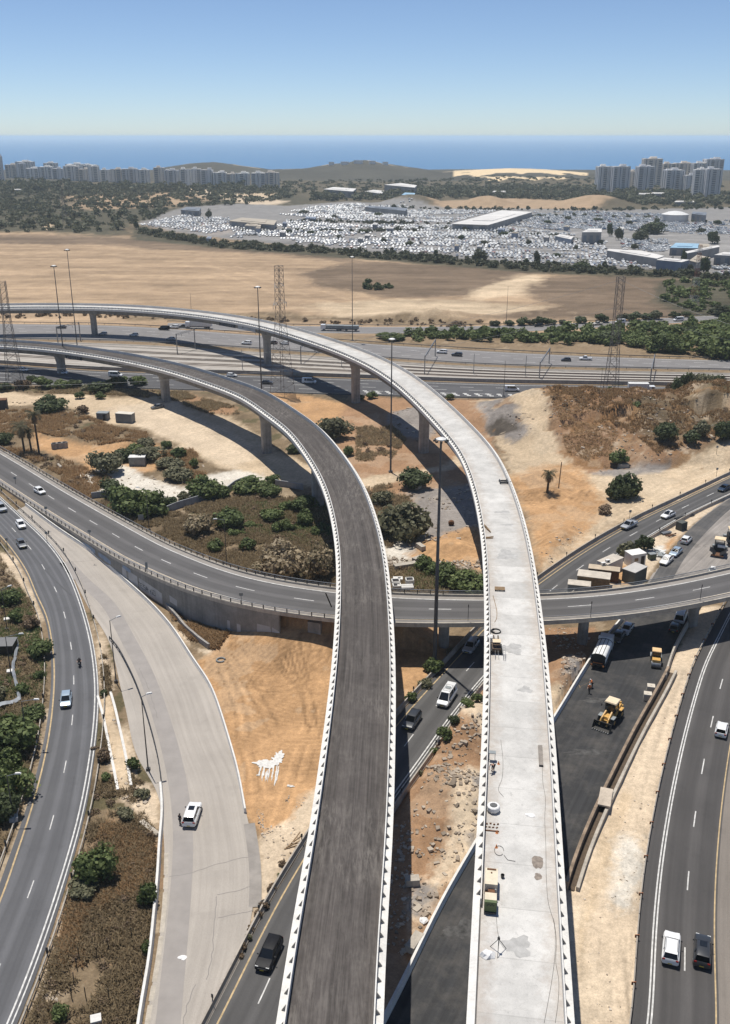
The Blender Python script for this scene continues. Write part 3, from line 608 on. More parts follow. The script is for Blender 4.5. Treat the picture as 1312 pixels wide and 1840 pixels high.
# left road
a, b = ext(LLw, LRw, 1.1, 1.1); r = ribbon('road', a, b, .03, ASP_L, ncross=3)
mid = (cr(LLw, 150)+cr(LRw, 150))/2
marks('edge_line', r, LINEY, lambda m: solid_line(m, LLw, .22, .036)); marks('edge_line', r, LINEW, lambda m: (solid_line(m, LRw, .20, .036), solid_line(m, offs(LRw, .5), .16, .036)))
marks('lane_line', r, LINEW, lambda m: dash_line(m, mid, .14, .036, 3, 12.6, 3))
marks('tyre_streak', r, mat_plain('tar_seal', (.075, .075, .078), .8), lambda m: solid_line(m, W2([(22, 970), (60, 1000), (95, 1040), (128, 1070)]), .35, .034))
# closed slip road
a, b = both(SLLw, SLRw, 150); r = ribbon('pavement', a, b, .024, ASP_S, ncross=5)
GREYPATCH = mat_plain('grey_tar_patch', (.295, .27, .248), .9, 0, .10, .4)
marks('wear_band', r, GREYPATCH, lambda m: solid_line(m, W2([(118, 1010), (150, 1045), (195, 1085), (225, 1140), (262, 1210), (290, 1290), (310, 1360), (322, 1420), (330, 1500), (328, 1560), (322, 1640), (312, 1740), (300, 1860)]), 2.6, .030))
DARKP = mat_plain('dark_tar_patch', (.295, .268, .24), .9, 0, .2, .5)
marks('wear_band', r, DARKP, lambda m: solid_line(m, W2([(448, 1480), (456, 1530), (462, 1570), (458, 1630)]), 1.5, .030))
CRACK = mat_plain('crack_filler', (.235, .215, .20), .9)
def cracks(m):
 for pts in ([(304, 1575), (345, 1568), (380, 1556), (420, 1545), (455, 1538)], [(390, 1610), (385, 1660), (379, 1730), (370, 1760)], [(390, 1608), (420, 1603), (452, 1592)], [(392, 1650), (420, 1644), (455, 1636)], [(120, 1010), (160, 1008), (185, 1004)], [(352, 1770), (340, 1800), (326, 1850)], [(250, 1200), (268, 1240), (283, 1290)]):
  P = W2(pts, 0, .7, 1); P = P+np.stack([RNG.normal(0, .06, len(P)), RNG.normal(0, .06, len(P))], -1); solid_line(m, P, .09, .034)
marks('crack', r, CRACK, cracks)
def drainline(m):
 P = W2([(299, 1533), (297, 1621), (287, 1711), (266.6, 1825), (258, 1880)]); dash_line(m, P, .55, .036, 2.1, 2.35)
marks('drain_cover', r, CONCB, drainline)
# diagonal slip road
a, b = ext(DLw, DRw, 1.0, 1.0); r = ribbon('road', a, b, .028, ASP_D, ncross=3); mid = (cr(DLw, 200)+cr(DRw, 200))/2
marks('edge_line', r, LINEY, lambda m: solid_line(m, DLw, .2, .034)); marks('edge_line', r, LINEW, lambda m: (solid_line(m, DRw, .2, .034), solid_line(m, offs(DRw, .45), .14, .034)))
marks('lane_line', r, LINEW, lambda m: dash_line(m, mid, .15, .034, 3.4, 12.5, 3.7))
# fresh asphalt strip and the old yard beyond the overpass
a, b = both(NLw, NRw, 120); ribbon('fresh_asphalt', a, b, .032, ASP_N, ncross=5)
P = U([p[0] for p in LOT], [p[1] for p in LOT])
ribbon('old_yard', W2([(1158, 1062), (1165, 1042), (1195, 1004), (1242, 947), (1312, 893), (1430, 825)]), W2([(1290, 1076), (1345, 1062), (1400, 1020), (1470, 960), (1540, 900), (1640, 850)]), .022, ASP_Y, ncross=5)
ribbon('yard_road', W2([(1160, 1060), (1184, 1020), (1242, 948), (1312, 896), (1430, 828)]), W2([(1200, 1058), (1227, 1008), (1285, 940), (1312, 915), (1440, 845)]), .030, mat_asphalt('asphalt_yard_strip', (.085, .082, .08), .2, dust=.3), ncross=3)
# highway at the right
a, b = ext(MLw, MRw, 1.6, 1.0); r = ribbon('road', a, b, .026, ASP_M, ncross=6)
M3 = np.c_[MLw, MLw[:, :1]*0]
marks('edge_line', r, LINEW, lambda m: (solid_line(m, MLw, .18, .033), solid_line(m, offs(MLw, .36), .18, .033)))
marks('lane_line', r, LINEW, lambda m: dash_line(m, offs(MLw, 3.55), .16, .033, 3.6, 12.7, 9.5))
marks('edge_line', r, LINEY, lambda m: solid_line(m, offs(MLw, 6.75), .16, .033))
ribbon('shoulder', offs(MLw, 7.05), offs(MLw, 15.6), .034, mat_asphalt('asphalt_shoulder', (.20, .175, .15), .12, streaky=.12), ncross=3)
# far roads
r = ribbon('service_road', S2Tw, S2Bw, .03, ASP_F)
marks('edge_line', r, LINEW, lambda m: (solid_line(m, offs(S2Tw, 1.0), .3, .04), solid_line(m, offs(S2Bw, -1.2), .3, .04)))
r = ribbon('motorway', ATw, ABw, .03, ASP_F)
def am(m):
 a, b = both(ATw, ABw, 160)
 for k in (.07, .93): solid_line(m, a*(1-k)+b*k, .3, .04)
 for k in (.3, .5, .72): dash_line(m, a*(1-k)+b*k, .25, .04, 4, 13)
marks('lane_line', r, LINEW, am)
r = ribbon('motorway', BTw, BBw, .03, ASP_FD)
def bm(m):
 a, b = both(BTw, BBw, 160)
 for k in (.1, .93): solid_line(m, a*(1-k)+b*k, .32, .04)
 for k in (.3, .5, .72): dash_line(m, a*(1-k)+b*k, .28, .04, 5, 13)
 a, b = a[80:118], b[80:118]
 for k in (.72, .78, .84): dash_line(m, a*(1-k)+b*k, 1.0, .041, 1.4, 4.0, k*8)
marks('lane_line', r, LINEW, bm)
r = ribbon('railway_bed', RTw, RBw, .02, RAIL, ncross=3)
RAILM = mat_plain('rail_steel', (.20, .15, .12), .5, .5); STRIP = mat_plain('pale_kerb', (.43, .40, .355), .9); DSTRIP = mat_plain('dark_ballast', (.21, .19, .165), .95, 0, .3, .3)
def rails(m):
 a, b = both(RTw, RBw, 160)
 for k in (.30, .355, .50, .555, .70, .755):
  P = a*(1-k)+b*k; m.sweep(np.c_[P, P[:, :1]*0+.03], [(-.12, 0), (.12, 0), (.12, .2), (-.12, .2)])
marks('rail', r, RAILM, rails)
def strips(m, ks, wd, z):
 a, b = both(RTw, RBw, 160)
 for k in ks: solid_line(m, a*(1-k)+b*k, wd, z)
marks('ballast_strip', r, DSTRIP, lambda m: strips(m, (.04, .14, .33, .53), 1.8, .026)); marks('cable_trough', r, STRIP, lambda m: strips(m, (.22, .43, .62, .86, .95), 1.1, .030))
# ------------------------------------------------------------------ viaducts
V1L = [(497, 1840), (500, 1813), (559, 1479), (575.6, 1361), (589, 1265), (599.5, 1166), (603.5, 1100), (603.6, 988), (595, 931), (580, 877), (560, 838), (534, 800), (514, 775), (480, 750), (440, 720), (369, 691), (302, 669), (235, 653), (151, 638), (67, 627), (0, 622.5), (-90, 618)]
V2L = [(839, 1840), (847, 1694), (855, 1534), (862, 1420), (866, 1340), (868, 1283), (871, 1176), (871, 1110), (870, 1048), (867, 988), (858.5, 924), (845, 867), (825, 817), (792, 775), (765, 745), (732, 711.5), (691.6, 678), (645, 651), (598, 631), (541, 611), (490, 595), (440, 583), (402, 576), (302, 563), (201, 556), (100, 554), (0, 554.6), (-90, 557)]
def viaduct_axis(px, Dk, Zk, W=9.0):
 P = cr(px, 600); out = np.zeros((600, 3))
 for i, (x, y) in enumerate(P):
  z = 15.5
  for _ in range(6):
   q = U(x, y, z+.25); z = float(np.interp(q[1], Dk, Zk))
  out[i] = (q[0], q[1], z)
 out = resample(out, 2.0); out = smooth(out, 9)
 d = out[0]-out[4]; d /= np.linalg.norm(d); out = np.vstack([[out[0]+d*k for k in range(30, 0, -2)], out])
 return out, offs(out, W/2)
DECKP = {}
def mat_deck_asphalt():
 m, nt, b = new_mat('milled_asphalt'); uv = coords(nt, 'UV'); ob = coords(nt)
 o = mul_col(nt, (.068, .060, .055), ramp(nt, noise(nt, mapping(nt, uv, (.9, .012, 1)), 1.0, 5, .7), [(.3, .62), (.7, 1.5)]))
 o = mul_col(nt, o, ramp(nt, noise(nt, mapping(nt, uv, (5, .05, 1)), 1.0, 4, .7), [(.3, .72), (.7, 1.4)]))
 o = mul_col(nt, o, ramp(nt, noise(nt, ob, 1.2, 5, .7), [(.3, .86), (.7, 1.14)]))
 n = nt.nodes.new('ShaderNodeMix'); n.data_type = 'RGBA'            # pale dust dragged along and across by wheels
 f = mul_col(nt, ramp(nt, noise(nt, ob, .06, 4, .6, 1.0), [(.38, 0.), (.68, .75)]), ramp(nt, noise(nt, mapping(nt, ob, (2.0, .35, 1)), 1.0, 4, .75, .4), [(.42, 0.), (.7, 1.)]))
 nt.links.new(f, n.inputs['Factor']); nt.links.new(o, n.inputs[6]); n.inputs[7].default_value = (.21, .19, .17, 1)
 nt.links.new(n.outputs[2], b.inputs['Base Color']); b.inputs['Roughness'].default_value = .9; setin(b, 'Specular IOR Level', .2)
 bump(nt, b, noise(nt, ob, 10, 3), .25, .02); return m
def mat_deck_concrete():
 m, nt, b = new_mat('deck_concrete'); uv = coords(nt, 'UV'); ob = coords(nt)
 o = mul_col(nt, (.54, .525, .495), ramp(nt, noise(nt, ob, .35, 6, .65), [(.3, .80), (.62, 1.06)]))
 # pours of different age: slabs some metres long
 sx = nt.nodes.new('ShaderNodeSeparateXYZ'); nt.links.new(uv, sx.inputs[0])
 fl = N(nt, 'ShaderNodeMath', operation='DIVIDE'); fl.inputs[1].default_value = 6.3; nt.links.new(sx.outputs[1], fl.inputs[0])
 fo = N(nt, 'ShaderNodeMath', operation='FLOOR'); nt.links.new(fl.outputs[0], fo.inputs[0])
 wn = nt.nodes.new('ShaderNodeTexWhiteNoise'); wn.noise_dimensions = '1D'; nt.links.new(fo.outputs[0], wn.inputs['W'])
 o = mul_col(nt, o, ramp(nt, wn.outputs['Value'], [(0, .88), (1, 1.06)]))
 fr = N(nt, 'ShaderNodeMath', operation='FRACT'); nt.links.new(fl.outputs[0], fr.inputs[0])
 o = mul_col(nt, o, ramp(nt, fr.outputs[0], [(0.0, .80), (.015, .82), (.02, 1.0)]))
 o = mul_col(nt, o, ramp(nt, noise(nt, mapping(nt, uv, (1.2, 1.2, 1)), 1.0, 6, .75, .5), [(.28, .70), (.42, 1.0)]))
 o = mul_col(nt, o, ramp(nt, noise(nt, ob, 6, 5, .8), [(.25, .80), (.5, 1.02)]))
 ab = N(nt, 'ShaderNodeMath', operation='ABSOLUTE'); nt.links.new(sx.outputs[0], ab.inputs[0])
 n = nt.nodes.new('ShaderNodeMix'); n.data_type = 'RGBA'            # dirt left along the kerbs
 mm = N(nt, 'ShaderNodeMath', operation='MULTIPLY_ADD'); mm.inputs[1].default_value = .16; mm.inputs[2].default_value = -.12; nt.links.new(ab.outputs[0], mm.inputs[0])
 a2 = N(nt, 'ShaderNodeMath', operation='ADD'); nt.links.new(mm.outputs[0], a2.inputs[0]); nt.links.new(noise(nt, ob, .9, 5, .7), a2.inputs[1])
 nt.links.new(ramp(nt, a2.outputs[0], [(.66, 0.), (1.0, .62)]), n.inputs['Factor']); nt.links.new(o, n.inputs[6]); n.inputs[7].default_value = (.36, .31, .265, 1)
 nt.links.new(n.outputs[2], b.inputs['Base Color']); b.inputs['Roughness'].default_value = .9; setin(b, 'Specular IOR Level', .2)
 bump(nt, b, noise(nt, ob, 5, 5, .8), .2, .02); return m
def viaduct(name, label, px, Dk, Zk, deckmat, bank_fn, piers, gap_from=0):
 edge, C = viaduct_axis(px, Dk, Zk); n = len(C); bank = np.array([bank_fn(p) for p in C])
 C = C.copy(); C[:, 2] = edge[:, 2]+bank*4.5
 T = empty(name, (0, 0, 0), 0, label, 'viaduct')
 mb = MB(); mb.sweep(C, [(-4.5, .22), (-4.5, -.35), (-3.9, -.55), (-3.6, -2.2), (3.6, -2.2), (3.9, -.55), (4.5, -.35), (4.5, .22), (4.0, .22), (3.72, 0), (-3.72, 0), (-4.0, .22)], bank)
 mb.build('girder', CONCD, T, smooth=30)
 # running surface
 k = np.linspace(-3.7, 3.7, 9); Nn = normals2(C); V = []; UV = []; s = np.r_[0, np.cumsum(np.linalg.norm(np.diff(C[:, :2], axis=0), axis=1))]
 for u in k: V.append(np.c_[C[:, :2]+Nn*u, C[:, 2]+u*bank+.03]); UV.append(np.c_[np.full(n, u), s])
 V = np.stack(V, 1).reshape(-1, 3); UV = np.stack(UV, 1).reshape(-1, 2); m = len(k)
 i = (np.arange(n-1)[:, None]*m+np.arange(m-1)[None]).ravel(); F = np.stack([i, i+1, i+m+1, i+m], -1)
 grid_mesh('deck_surface', V, F, deckmat, UV, None, T)
 near = np.array([math.hypot(p[0], p[1]) for p in C]); gm = None; n_g = 0
 for sd in (-1, 1):
  mb = MB(); i0 = gap_from if sd < 0 else 0
  # ledge on the outer side and a thin upstand wall
  mb.sweep(C, [(sd*4.52, -.62), (sd*4.56, .27), (sd*3.86, .34), (sd*3.84, .05), (sd*4.3, -.62)], bank)
  mb.sweep(C[i0:], [(sd*3.84, .05), (sd*3.84, .98), (sd*3.72, .98), (sd*3.72, .05)], bank[i0:])
  par = mb.build('parapet', CONCW, T)
  # triangular gussets bracing the upstand, two metres apart
  R = resample(np.c_[C, bank, np.arange(n)], 1.95); rn = normals2(R); rest = MB(); c = 0
  proto = MB(); proto.add([(0, -.06, 0), (.40, -.06, 0), (0, -.06, .66), (0, .06, 0), (.40, .06, 0), (0, .06, .66)], [(0, 1, 2), (5, 4, 3), (0, 3, 4, 1), (1, 4, 5, 2), (2, 5, 3, 0)])
  pm = None
  for p, nn in zip(R, rn):
   if p[4] < i0: continue
   x, y = p[:2]+nn*sd*3.85; z = p[2]+sd*3.85*p[3]+.32; a = math.atan2(nn[1]*sd, nn[0]*sd)
   if p[1] < 45: continue
   if c < 50:
    if pm is None:
     o = proto.build('gusset', CONC, par); pm = o.data
    else:
     o = bpy.data.objects.new('gusset', pm); COL.objects.link(o); o.parent = par
    o.location = (x, y, z); o.rotation_euler = (0, 0, a)
   else:
    M = Matrix.Rotation(a, 3, 'Z'); rest.add([M @ Vector(v)+Vector((x, y, z)) for v in proto.v], proto.f)
   c += 1
  tag(rest.build('gusset', CONC, par), kind='stuff')
 for (pxb, pyb) in piers:
  g = U(pxb, pyb); j = int(np.argmin(np.linalg.norm(C[:, :2]-g, axis=1))); p = C[j]; zt = p[2]-2.2; t = Vector((Nn[j][0], Nn[j][1])); a = math.atan2(Nn[j][1], Nn[j][0])
  mb = MB(); prof = [(1.45, 1.25, -1.2), (1.45, 1.25, zt-3.2), (2.25, 1.35, zt-.5), (2.3, 1.4, zt-.02)]
  rings = []
  for hx, hy, z in prof:
   ring = []
   for q in range(20):
    th = 2*math.pi*q/20; cx, sy = math.cos(th), math.sin(th); e = .62
    ring.append((hx*math.copysign(abs(cx)**e, cx), hy*math.copysign(abs(sy)**e, sy), z))
   rings += ring
  mb.add(rings, [(r*20+q, r*20+(q+1) % 20, (r+1)*20+(q+1) % 20, (r+1)*20+q) for r in range(3) for q in range(20)]+[tuple(range(60, 80))])
  mb.build('pier', CONC, T, (p[0], p[1], 0), a, smooth=35)
 return T, C, bank
T1, C1, B1 = viaduct('asphalt_viaduct', 'curving viaduct with a dark brown asphalt deck between white parapets, on concrete piers', V1L,
 [0, 200, 270, 329, 371, 520], [15.5, 15.5, 14.7, 12.1, 9.4, 8.6], mat_deck_asphalt(), lambda p: -.0+.05*np.clip((p[1]-150)/80, 0, 1), [(460, 815), (293, 722), (100, 675), (590, 905), (640, 1090), (640, 1380), (610, 1800)])
T2, C2, B2 = viaduct('concrete_viaduct', 'unfinished curving viaduct with a bare pale concrete deck, crossing the motorway', V2L,
 [0, 200, 273, 327, 383, 438, 600], [15.5, 15.6, 16.3, 16.6, 15.4, 12.6, 10.8], mat_deck_concrete(), lambda p: .05*np.clip((p[1]-170)/80, 0, 1), [(760, 812), (618, 727), (427, 662), (147, 614), (865, 1000), (918, 1160), (925, 1480), (925, 1860)], 22)
def on_deck(C, bank, px, py, dz=.03):
 """point of a viaduct deck seen at that pixel"""
 z = 15.5
 for _ in range(8):
  q = U(px, py, z); j = int(np.argmin(np.linalg.norm(C[:, :2]-q, axis=1))); nn = normals2(C)[j]; u = float(np.dot(q-C[j, :2], nn)); z = C[j, 2]+u*bank[j]+dz
 T = C[min(j+1, len(C)-1)]-C[max(j-1, 0)]
 return Vector((q[0], q[1], z)), math.atan2(T[1], T[0])-math.pi/2
# banners hung on the girders
BANNER = mat_plain('navy_banner_cloth', (.012, .018, .035), .8); BANNERW = mat_plain('pale_banner_cloth', (.36, .38, .40), .8, 0, .08); LETTER = mat_plain('banner_letter', (.30, .30, .30), .8)
def girder_banner(name, C, bank, pxa, pxb, mat, label, draw):
 """cloth on the near face of the girder between two photo columns; draw(mb,w,h) puts strokes on it"""
 xs = np.array([PX(*(p+np.array([nn[0]*-3.8, nn[1]*-3.8, 0])))[0] for p, nn in zip(C, normals2(C))]); far = C[:, 1] > 230
 a = np.where(far)[0][np.argmin(abs(xs[far]-pxa))]; b = np.where(far)[0][np.argmin(abs(xs[far]-pxb))]
 A = C[a]+np.r_[normals2(C)[a]*-3.96, -3.96*bank[a]]; Bp = C[b]+np.r_[normals2(C)[b]*-3.96, -3.96*bank[b]]
 w = float(np.linalg.norm((Bp-A)[:2])); h = 1.62; rz = math.atan2((Bp-A)[1], (Bp-A)[0]); sl = math.atan2((Bp-A)[2], w)
 c = (A+Bp)/2
 mb = MB(); mb.box((0, 0, 0), (w, .04, h)); o = mb.build(name, mat); o.location = (c[0], c[1], c[2]-1.38); o.rotation_euler = (0, -sl, rz)
 tag(o, label, 'banner')
 m2 = MB(); ms = draw(m2, w, h); l = m2.build('lettering', ms, o)
 return o
def hebrew(m, w, h):
 # letter outlines as they read from here, in strokes on a 1x1 cell
 G_ = {'b': [((0, 0), (1, 0)), ((.8, 0), (.8, 1)), ((.1, 1), (.8, 1))], 'h': [((.1, 0), (.1, 1)), ((.1, 1), (.9, 1)), ((.9, 1), (.9, 0))], 't': [((.1, 1), (.1, 0)), ((.1, 0), (.9, 0)), ((.9, 0), (.9, 1)), ((.9, 1), (.5, .9)), ((.5, .9), (.5, .6))],
          's': [((.1, 1), (.9, 1)), ((.2, 1), (.1, .4)), ((.1, .4), (.5, 0)), ((.5, 0), (.9, .4)), ((.9, .4), (.8, 1))], 'a': [((.1, 1), (.9, 0)), ((.2, .6), (.1, 0)), ((.8, .4), (.9, 1))]}
 word = 'bhttas' if w > 9 else 'bhsba'
 k = (w-1.6)/len(word)
 for i, ch in enumerate(word):
  x0 = -w/2+.8+i*k
  for (ax, ay), (bx, by) in G_[ch]:
   p = Vector((x0+ax*k*.68, -.05, (ay-.5)*h*.62)); q = Vector((x0+bx*k*.68, -.05, (by-.5)*h*.62)); m.tube(p, q, .07, .07, 4)
 return [LETTER]
girder_banner('company_banner', C2, B2, 395, 424, BANNER, 'navy lettered banner on the side of the pale viaduct', hebrew)
girder_banner('company_banner', C1, B1, 118, 148, BANNER, 'navy lettered banner on the side of the asphalt viaduct', hebrew)
def logos(m, w, h):
 for q in range(10):
  t0, t1 = math.pi*(q/10)-.4, math.pi*((q+1)/10)-.4
  m.tube((-w*.22+.42*math.cos(t0), -.05, .2+.42*math.sin(t0)), (-w*.22+.42*math.cos(t1), -.05, .2+.42*math.sin(t1)), .05+.16*(1-q/10), .05+.16*(1-q/10), 5)
 m.box((-w*.22, -.04, -.45), (1.6, .02, .16), mi=1)
 for k in range(5): m.box((w*.18+(k-2)*.35, -.04, .05*math.sin(k*2)), (.2, .02, .55+.2*math.cos(k*3)), mi=1)
 return [BLACKP, GREYP]
girder_banner('company_banner', C2, B2, 430, 461, BANNERW, 'pale grey banner with two company emblems beside the navy one', logos)
# ------------------------------------------------------------------ overpass
T3 = empty('curved_overpass', (0, 0, 0), 0, 'older two-lane grey overpass curving under both tall viaducts, with metal railings', 'overpass')
brg = OVC[ABUT:]
mb = MB(); mb.sweep(OVC, [(0, 0, -1), (0, 0, 1), (0, -.42, 1), (-.9, -.62, 1), (.9, -.62, -1), (0, -.42, -1)], H=OVH[:, 0]); mb.build('deck', CONCB, T3)
mb = MB(); mb.sweep(brg, [(-3.6, -.60), (3.6, -.60), (3.2, -1.55), (-3.2, -1.55)]); mb.build('girder', CONC, T3)
n = len(OVC); ks = np.linspace(-1, 1, 5); V = np.stack([np.c_[OVC[:, :2]+OVN*u*(OVH-.55), OVC[:, 2]+.02] for u in ks], 1).reshape(-1, 3); UV = np.stack([np.c_[u*(OVH-.55), ov_arc] for u in ks], 1).reshape(-1, 2)
i = (np.arange(n-1)[:, None]*5+np.arange(4)[None]).ravel()
rs = grid_mesh('road_surface', V, np.stack([i, i+1, i+6, i+5], -1), mat_asphalt('asphalt_overpass', (.105, .10, .098), .10, streaky=.1, lanes=3.5), UV, None, T3)
mb = MB(); solid_line(mb, offs(OVC, -OVH+1.9), .22, .028); solid_line(mb, offs(OVC, OVH-2.1), .10, .028); dash_line(mb, offs(OVC, -.15), .17, .028, 4.2, 12.6, 6); mb.build('lane_line', LINEW, rs)
mb = MB(); solid_line(mb, offs(OVC, OVH-2.0), .14, .030); mb.build('edge_line', LINEY, rs)
LIGHTA = mat_plain('dusty_shoulder', (.27, .245, .22), .95, 0, .12, .4)
mb = MB(); solid_line(mb, offs(OVC, OVH-1.3), 1.3, .024); solid_line(mb, offs(OVC, -OVH+1.25), 1.2, .024); mb.build('shoulder', LIGHTA, rs)
jt = MB()
for pxj in (588, 604):
 j = int(np.argmin(abs(ov_px-pxj))); p, nn = OVC[j], OVN[j]; jt.box((p[0], p[1], p[2]+.026), (.22, 8.6, .01), math.atan2(nn[1], nn[0])-math.pi/2+.5)
jt.build('expansion_joint', CONCB, rs)
for sd in (-1, 1):
 mb = MB(); mb.sweep(OVC, [(0, 0, sd), (0, .28, sd), (-sd*.5, .28, sd), (-sd*.5, 0, sd)], H=OVH[:, 0]); mb.build('kerb', CONCB, T3)
 mb = MB(); e = offs(OVC, sd*(OVH-.22))
 for z, wd in ((.98, .11), (.68, .05), (.46, .05)): mb.sweep(e, [(-wd/2, z), (wd/2, z), (wd/2, z+wd), (-wd/2, z+wd)])
 rl = mb.build('railing', STEEL, T3); R = resample(e, 2.35); pr = MB(); pr.box((0, 0, .66), (.14, .16, .8)); pm = None
 lo = max(0, len(R)//2-50)
 for q, p in enumerate(R):
  if pm is None: o = pr.build('post', DARKSTEEL, rl); pm = o.data
  else: o = bpy.data.objects.new('post', pm); COL.objects.link(o); o.parent = rl
  o.location = p; j = int(np.argmin(np.linalg.norm(OVC[:, :2]-p[:2], axis=1))); o.rotation_euler = (0, 0, math.atan2(OVN[j][1], OVN[j][0]))
  if q >= 98: break
for pxp, pyp in ((802, 1160), (1062, 1160), (1245, 1118)):
 g = U(pxp, pyp); j = int(np.argmin(np.linalg.norm(OVC[:, :2]-g, axis=1))); p = OVC[j]
 mb = MB(); mb.lathe([(.95, -1), (.95, p[2]-1.54)], 18); mb.build('pier', CONC, T3, (p[0], p[1], 0), smooth=40)
# abutment and retaining wall
p, nn = OVC[ABUT], OVN[ABUT]; a = math.atan2(nn[1], nn[0])-math.pi/2
mb = MB(); mb.box((p[0]-1.1*math.cos(a), p[1]-1.1*math.sin(a), (p[2]-1.55)/2-.4), (2.4, 2*OVW-.6, p[2]-1.55+.8), a+math.pi/2-math.pi/2); mb.build('abutment', CONC, T3)
i0 = int(np.argmin(abs(ov_px-50))); wl = offs(OVC[i0:ABUT-1], OVH[i0:ABUT-1]-.32); W = MB()
N2 = normals2(wl); off = len(W.v)
mb = MB(); V = []
for q, (pp, nv) in enumerate(zip(wl, N2)):
 for u, z in ((.26, -1.0), (.26, pp[2]-.43), (-.26, pp[2]-.43), (-.26, -1.0)): V.append((pp[0]+nv[0]*u, pp[1]+nv[1]*u, z))
mb.add(V, [(q*4+k, q*4+(k+1) % 4, q*4+4+(k+1) % 4, q*4+4+k) for q in range(len(wl)-1) for k in range(4)]+[(0, 1, 2, 3), tuple(len(V)-4+k for k in (3, 2, 1, 0))])
rw = mb.build('retaining_wall', mat_concrete('retaining_wall_concrete', (.27, .255, .23), .35, .25), T3)
# paler repainted patches and graffiti on the wall
PATCHM = mat_plain('wall_whitewash', (.42, .41, .40), .9, 0, .15, .6); BLUEW = mat_plain('faded_blue_paint', (.25, .31, .40), .9, 0, .15, .8); INK = mat_plain('spray_paint', (.09, .09, .09), .9)
wpx = np.array([PX(*pp)[0] for pp in wl])
def wall_at(px):
 j = np.interp(px, wpx, np.arange(len(wl))); j0 = int(min(j, len(wl)-2)); f = j-j0; P = wl[j0]*(1-f)+wl[j0+1]*f; nv = N2[j0]; return P, nv
def wall_patch(poly, mat, name):
 """poly of (px, fraction of wall height)"""
 mb = MB(); top = []; bot = []
 for px, f0, f1 in poly:
  P, nv = wall_at(px); x, y = P[0]+nv[0]*.275, P[1]+nv[1]*.275; H = P[2]-.45
  bot.append((x, y, H*f0)); top.append((x, y, H*f1))
 k = len(poly); mb.add(bot+top, [(q, q+1, k+q+1, k+q) for q in range(k-1)]); mb.build(name, mat, rw)
wall_patch([(220, .05, .80), (240, .05, .75), (262, .05, .66), (283, .05, .58), (291, .05, .52)], PATCHM, 'repainted_patch')
wall_patch([(222, .80, .96), (228, .72, .97), (234, .70, .93), (236, .74, .86)], BLUEW, 'paint_patch'); wall_patch([(150, .35, .7), (160, .3, .85), (172, .3, .75)], BLUEW, 'paint_patch'); wall_patch([(178, .4, .75), (190, .35, .8), (200, .4, .7)], BLUEW, 'paint_patch')
wall_patch([(305, .35, .62), (318, .3, .55)], PATCHM, 'repainted_patch'); wall_patch([(408, .12, .50), (432, .12, .46)], PATCHM, 'repainted_patch'); wall_patch([(462, .1, .62), (464, .1, .62), (485, .1, .60), (487, .1, .52)], PATCHM, 'repainted_patch'); wall_patch([(489, .05, .60), (515, .03, .50), (542, .0, .50), (560, 0, .52)], PATCHM, 'repainted_patch')
gm = MB()
def gl(px0, f0, px1, f1):
 A, na = wall_at(px0); Bq, nb = wall_at(px1); gm.tube((A[0]+na[0]*.29, A[1]+na[1]*.29, (A[2]-.45)*f0), (Bq[0]+nb[0]*.29, Bq[1]+nb[1]*.29, (Bq[2]-.45)*f1), .045, .045, 4)
for x0, strokes in ((248, [((0, 1), (1, 1)), ((.5, 1), (.5, 0))]), (253, [((0, 0), (0, 1)), ((0, 1), (1, 1)), ((0, .5), (.8, .5)), ((0, 0), (1, 0))]), (258, [((1, 1), (0, 1)), ((0, 1), (0, .5)), ((0, .5), (1, .5)), ((1, .5), (1, 0)), ((1, 0), (0, 0))]), (263, [((0, 0), (0, 1)), ((0, 1), (1, .5)), ((1, .5), (0, .5)), ((0, .5), (1, 0))]), (270, [((1, 1), (0, .6)), ((0, .6), (0, 0)), ((0, 0), (1, 0)), ((1, 0), (1, .4)), ((1, .4), (0, .4))]), (275, [((0, 0), (0, 1)), ((0, 1), (1, 1)), ((1, 1), (1, 0)), ((1, 0), (0, 0))])):
 for (ax, ay), (bx, by) in strokes: gl(x0+ax*3.6, .24+ay*.22, x0+bx*3.6, .24+by*.22)
gm.build('graffiti', INK, rw)
# ------------------------------------------------------------------ barriers and guardrails, each a thing of its own
MARKW = [0]
def barrier(name, P, label, mat, h=.85, w0=.6, w1=.2, group=None, z=0.0, posts=None, postmat=DARKSTEEL):
 P = np.asarray(P); P = np.c_[P[:, :2], np.zeros(len(P))+z] if P.shape[1] == 2 else P
 mb = MB(); mb.sweep(P, [(-w0/2, -.1), (-w0/2, .12), (-w1/2-.03, h*.45), (-w1/2, h), (w1/2, h), (w1/2+.03, h*.45), (w0/2, .12), (w0/2, -.1)])
 o = mb.build(name, mat); tag(o, label, 'barrier', group)
 if posts:
  R = resample(P, posts); pr = MB(); pr.box((0, 0, h+.38), (.10, .07, .8)); pr.box((0, 0, h+.62), (.24, .05, .5)); pm = None
  for q in R[1:60]:
   if pm is None: c = pr.build('marker_post', postmat, o); pm = c.data
   else: c = bpy.data.objects.new('marker_post', pm); COL.objects.link(c); c.parent = o
   c.location = q; c.rotation_euler = (0, 0, RNG.uniform(-.4, .4))
 return o
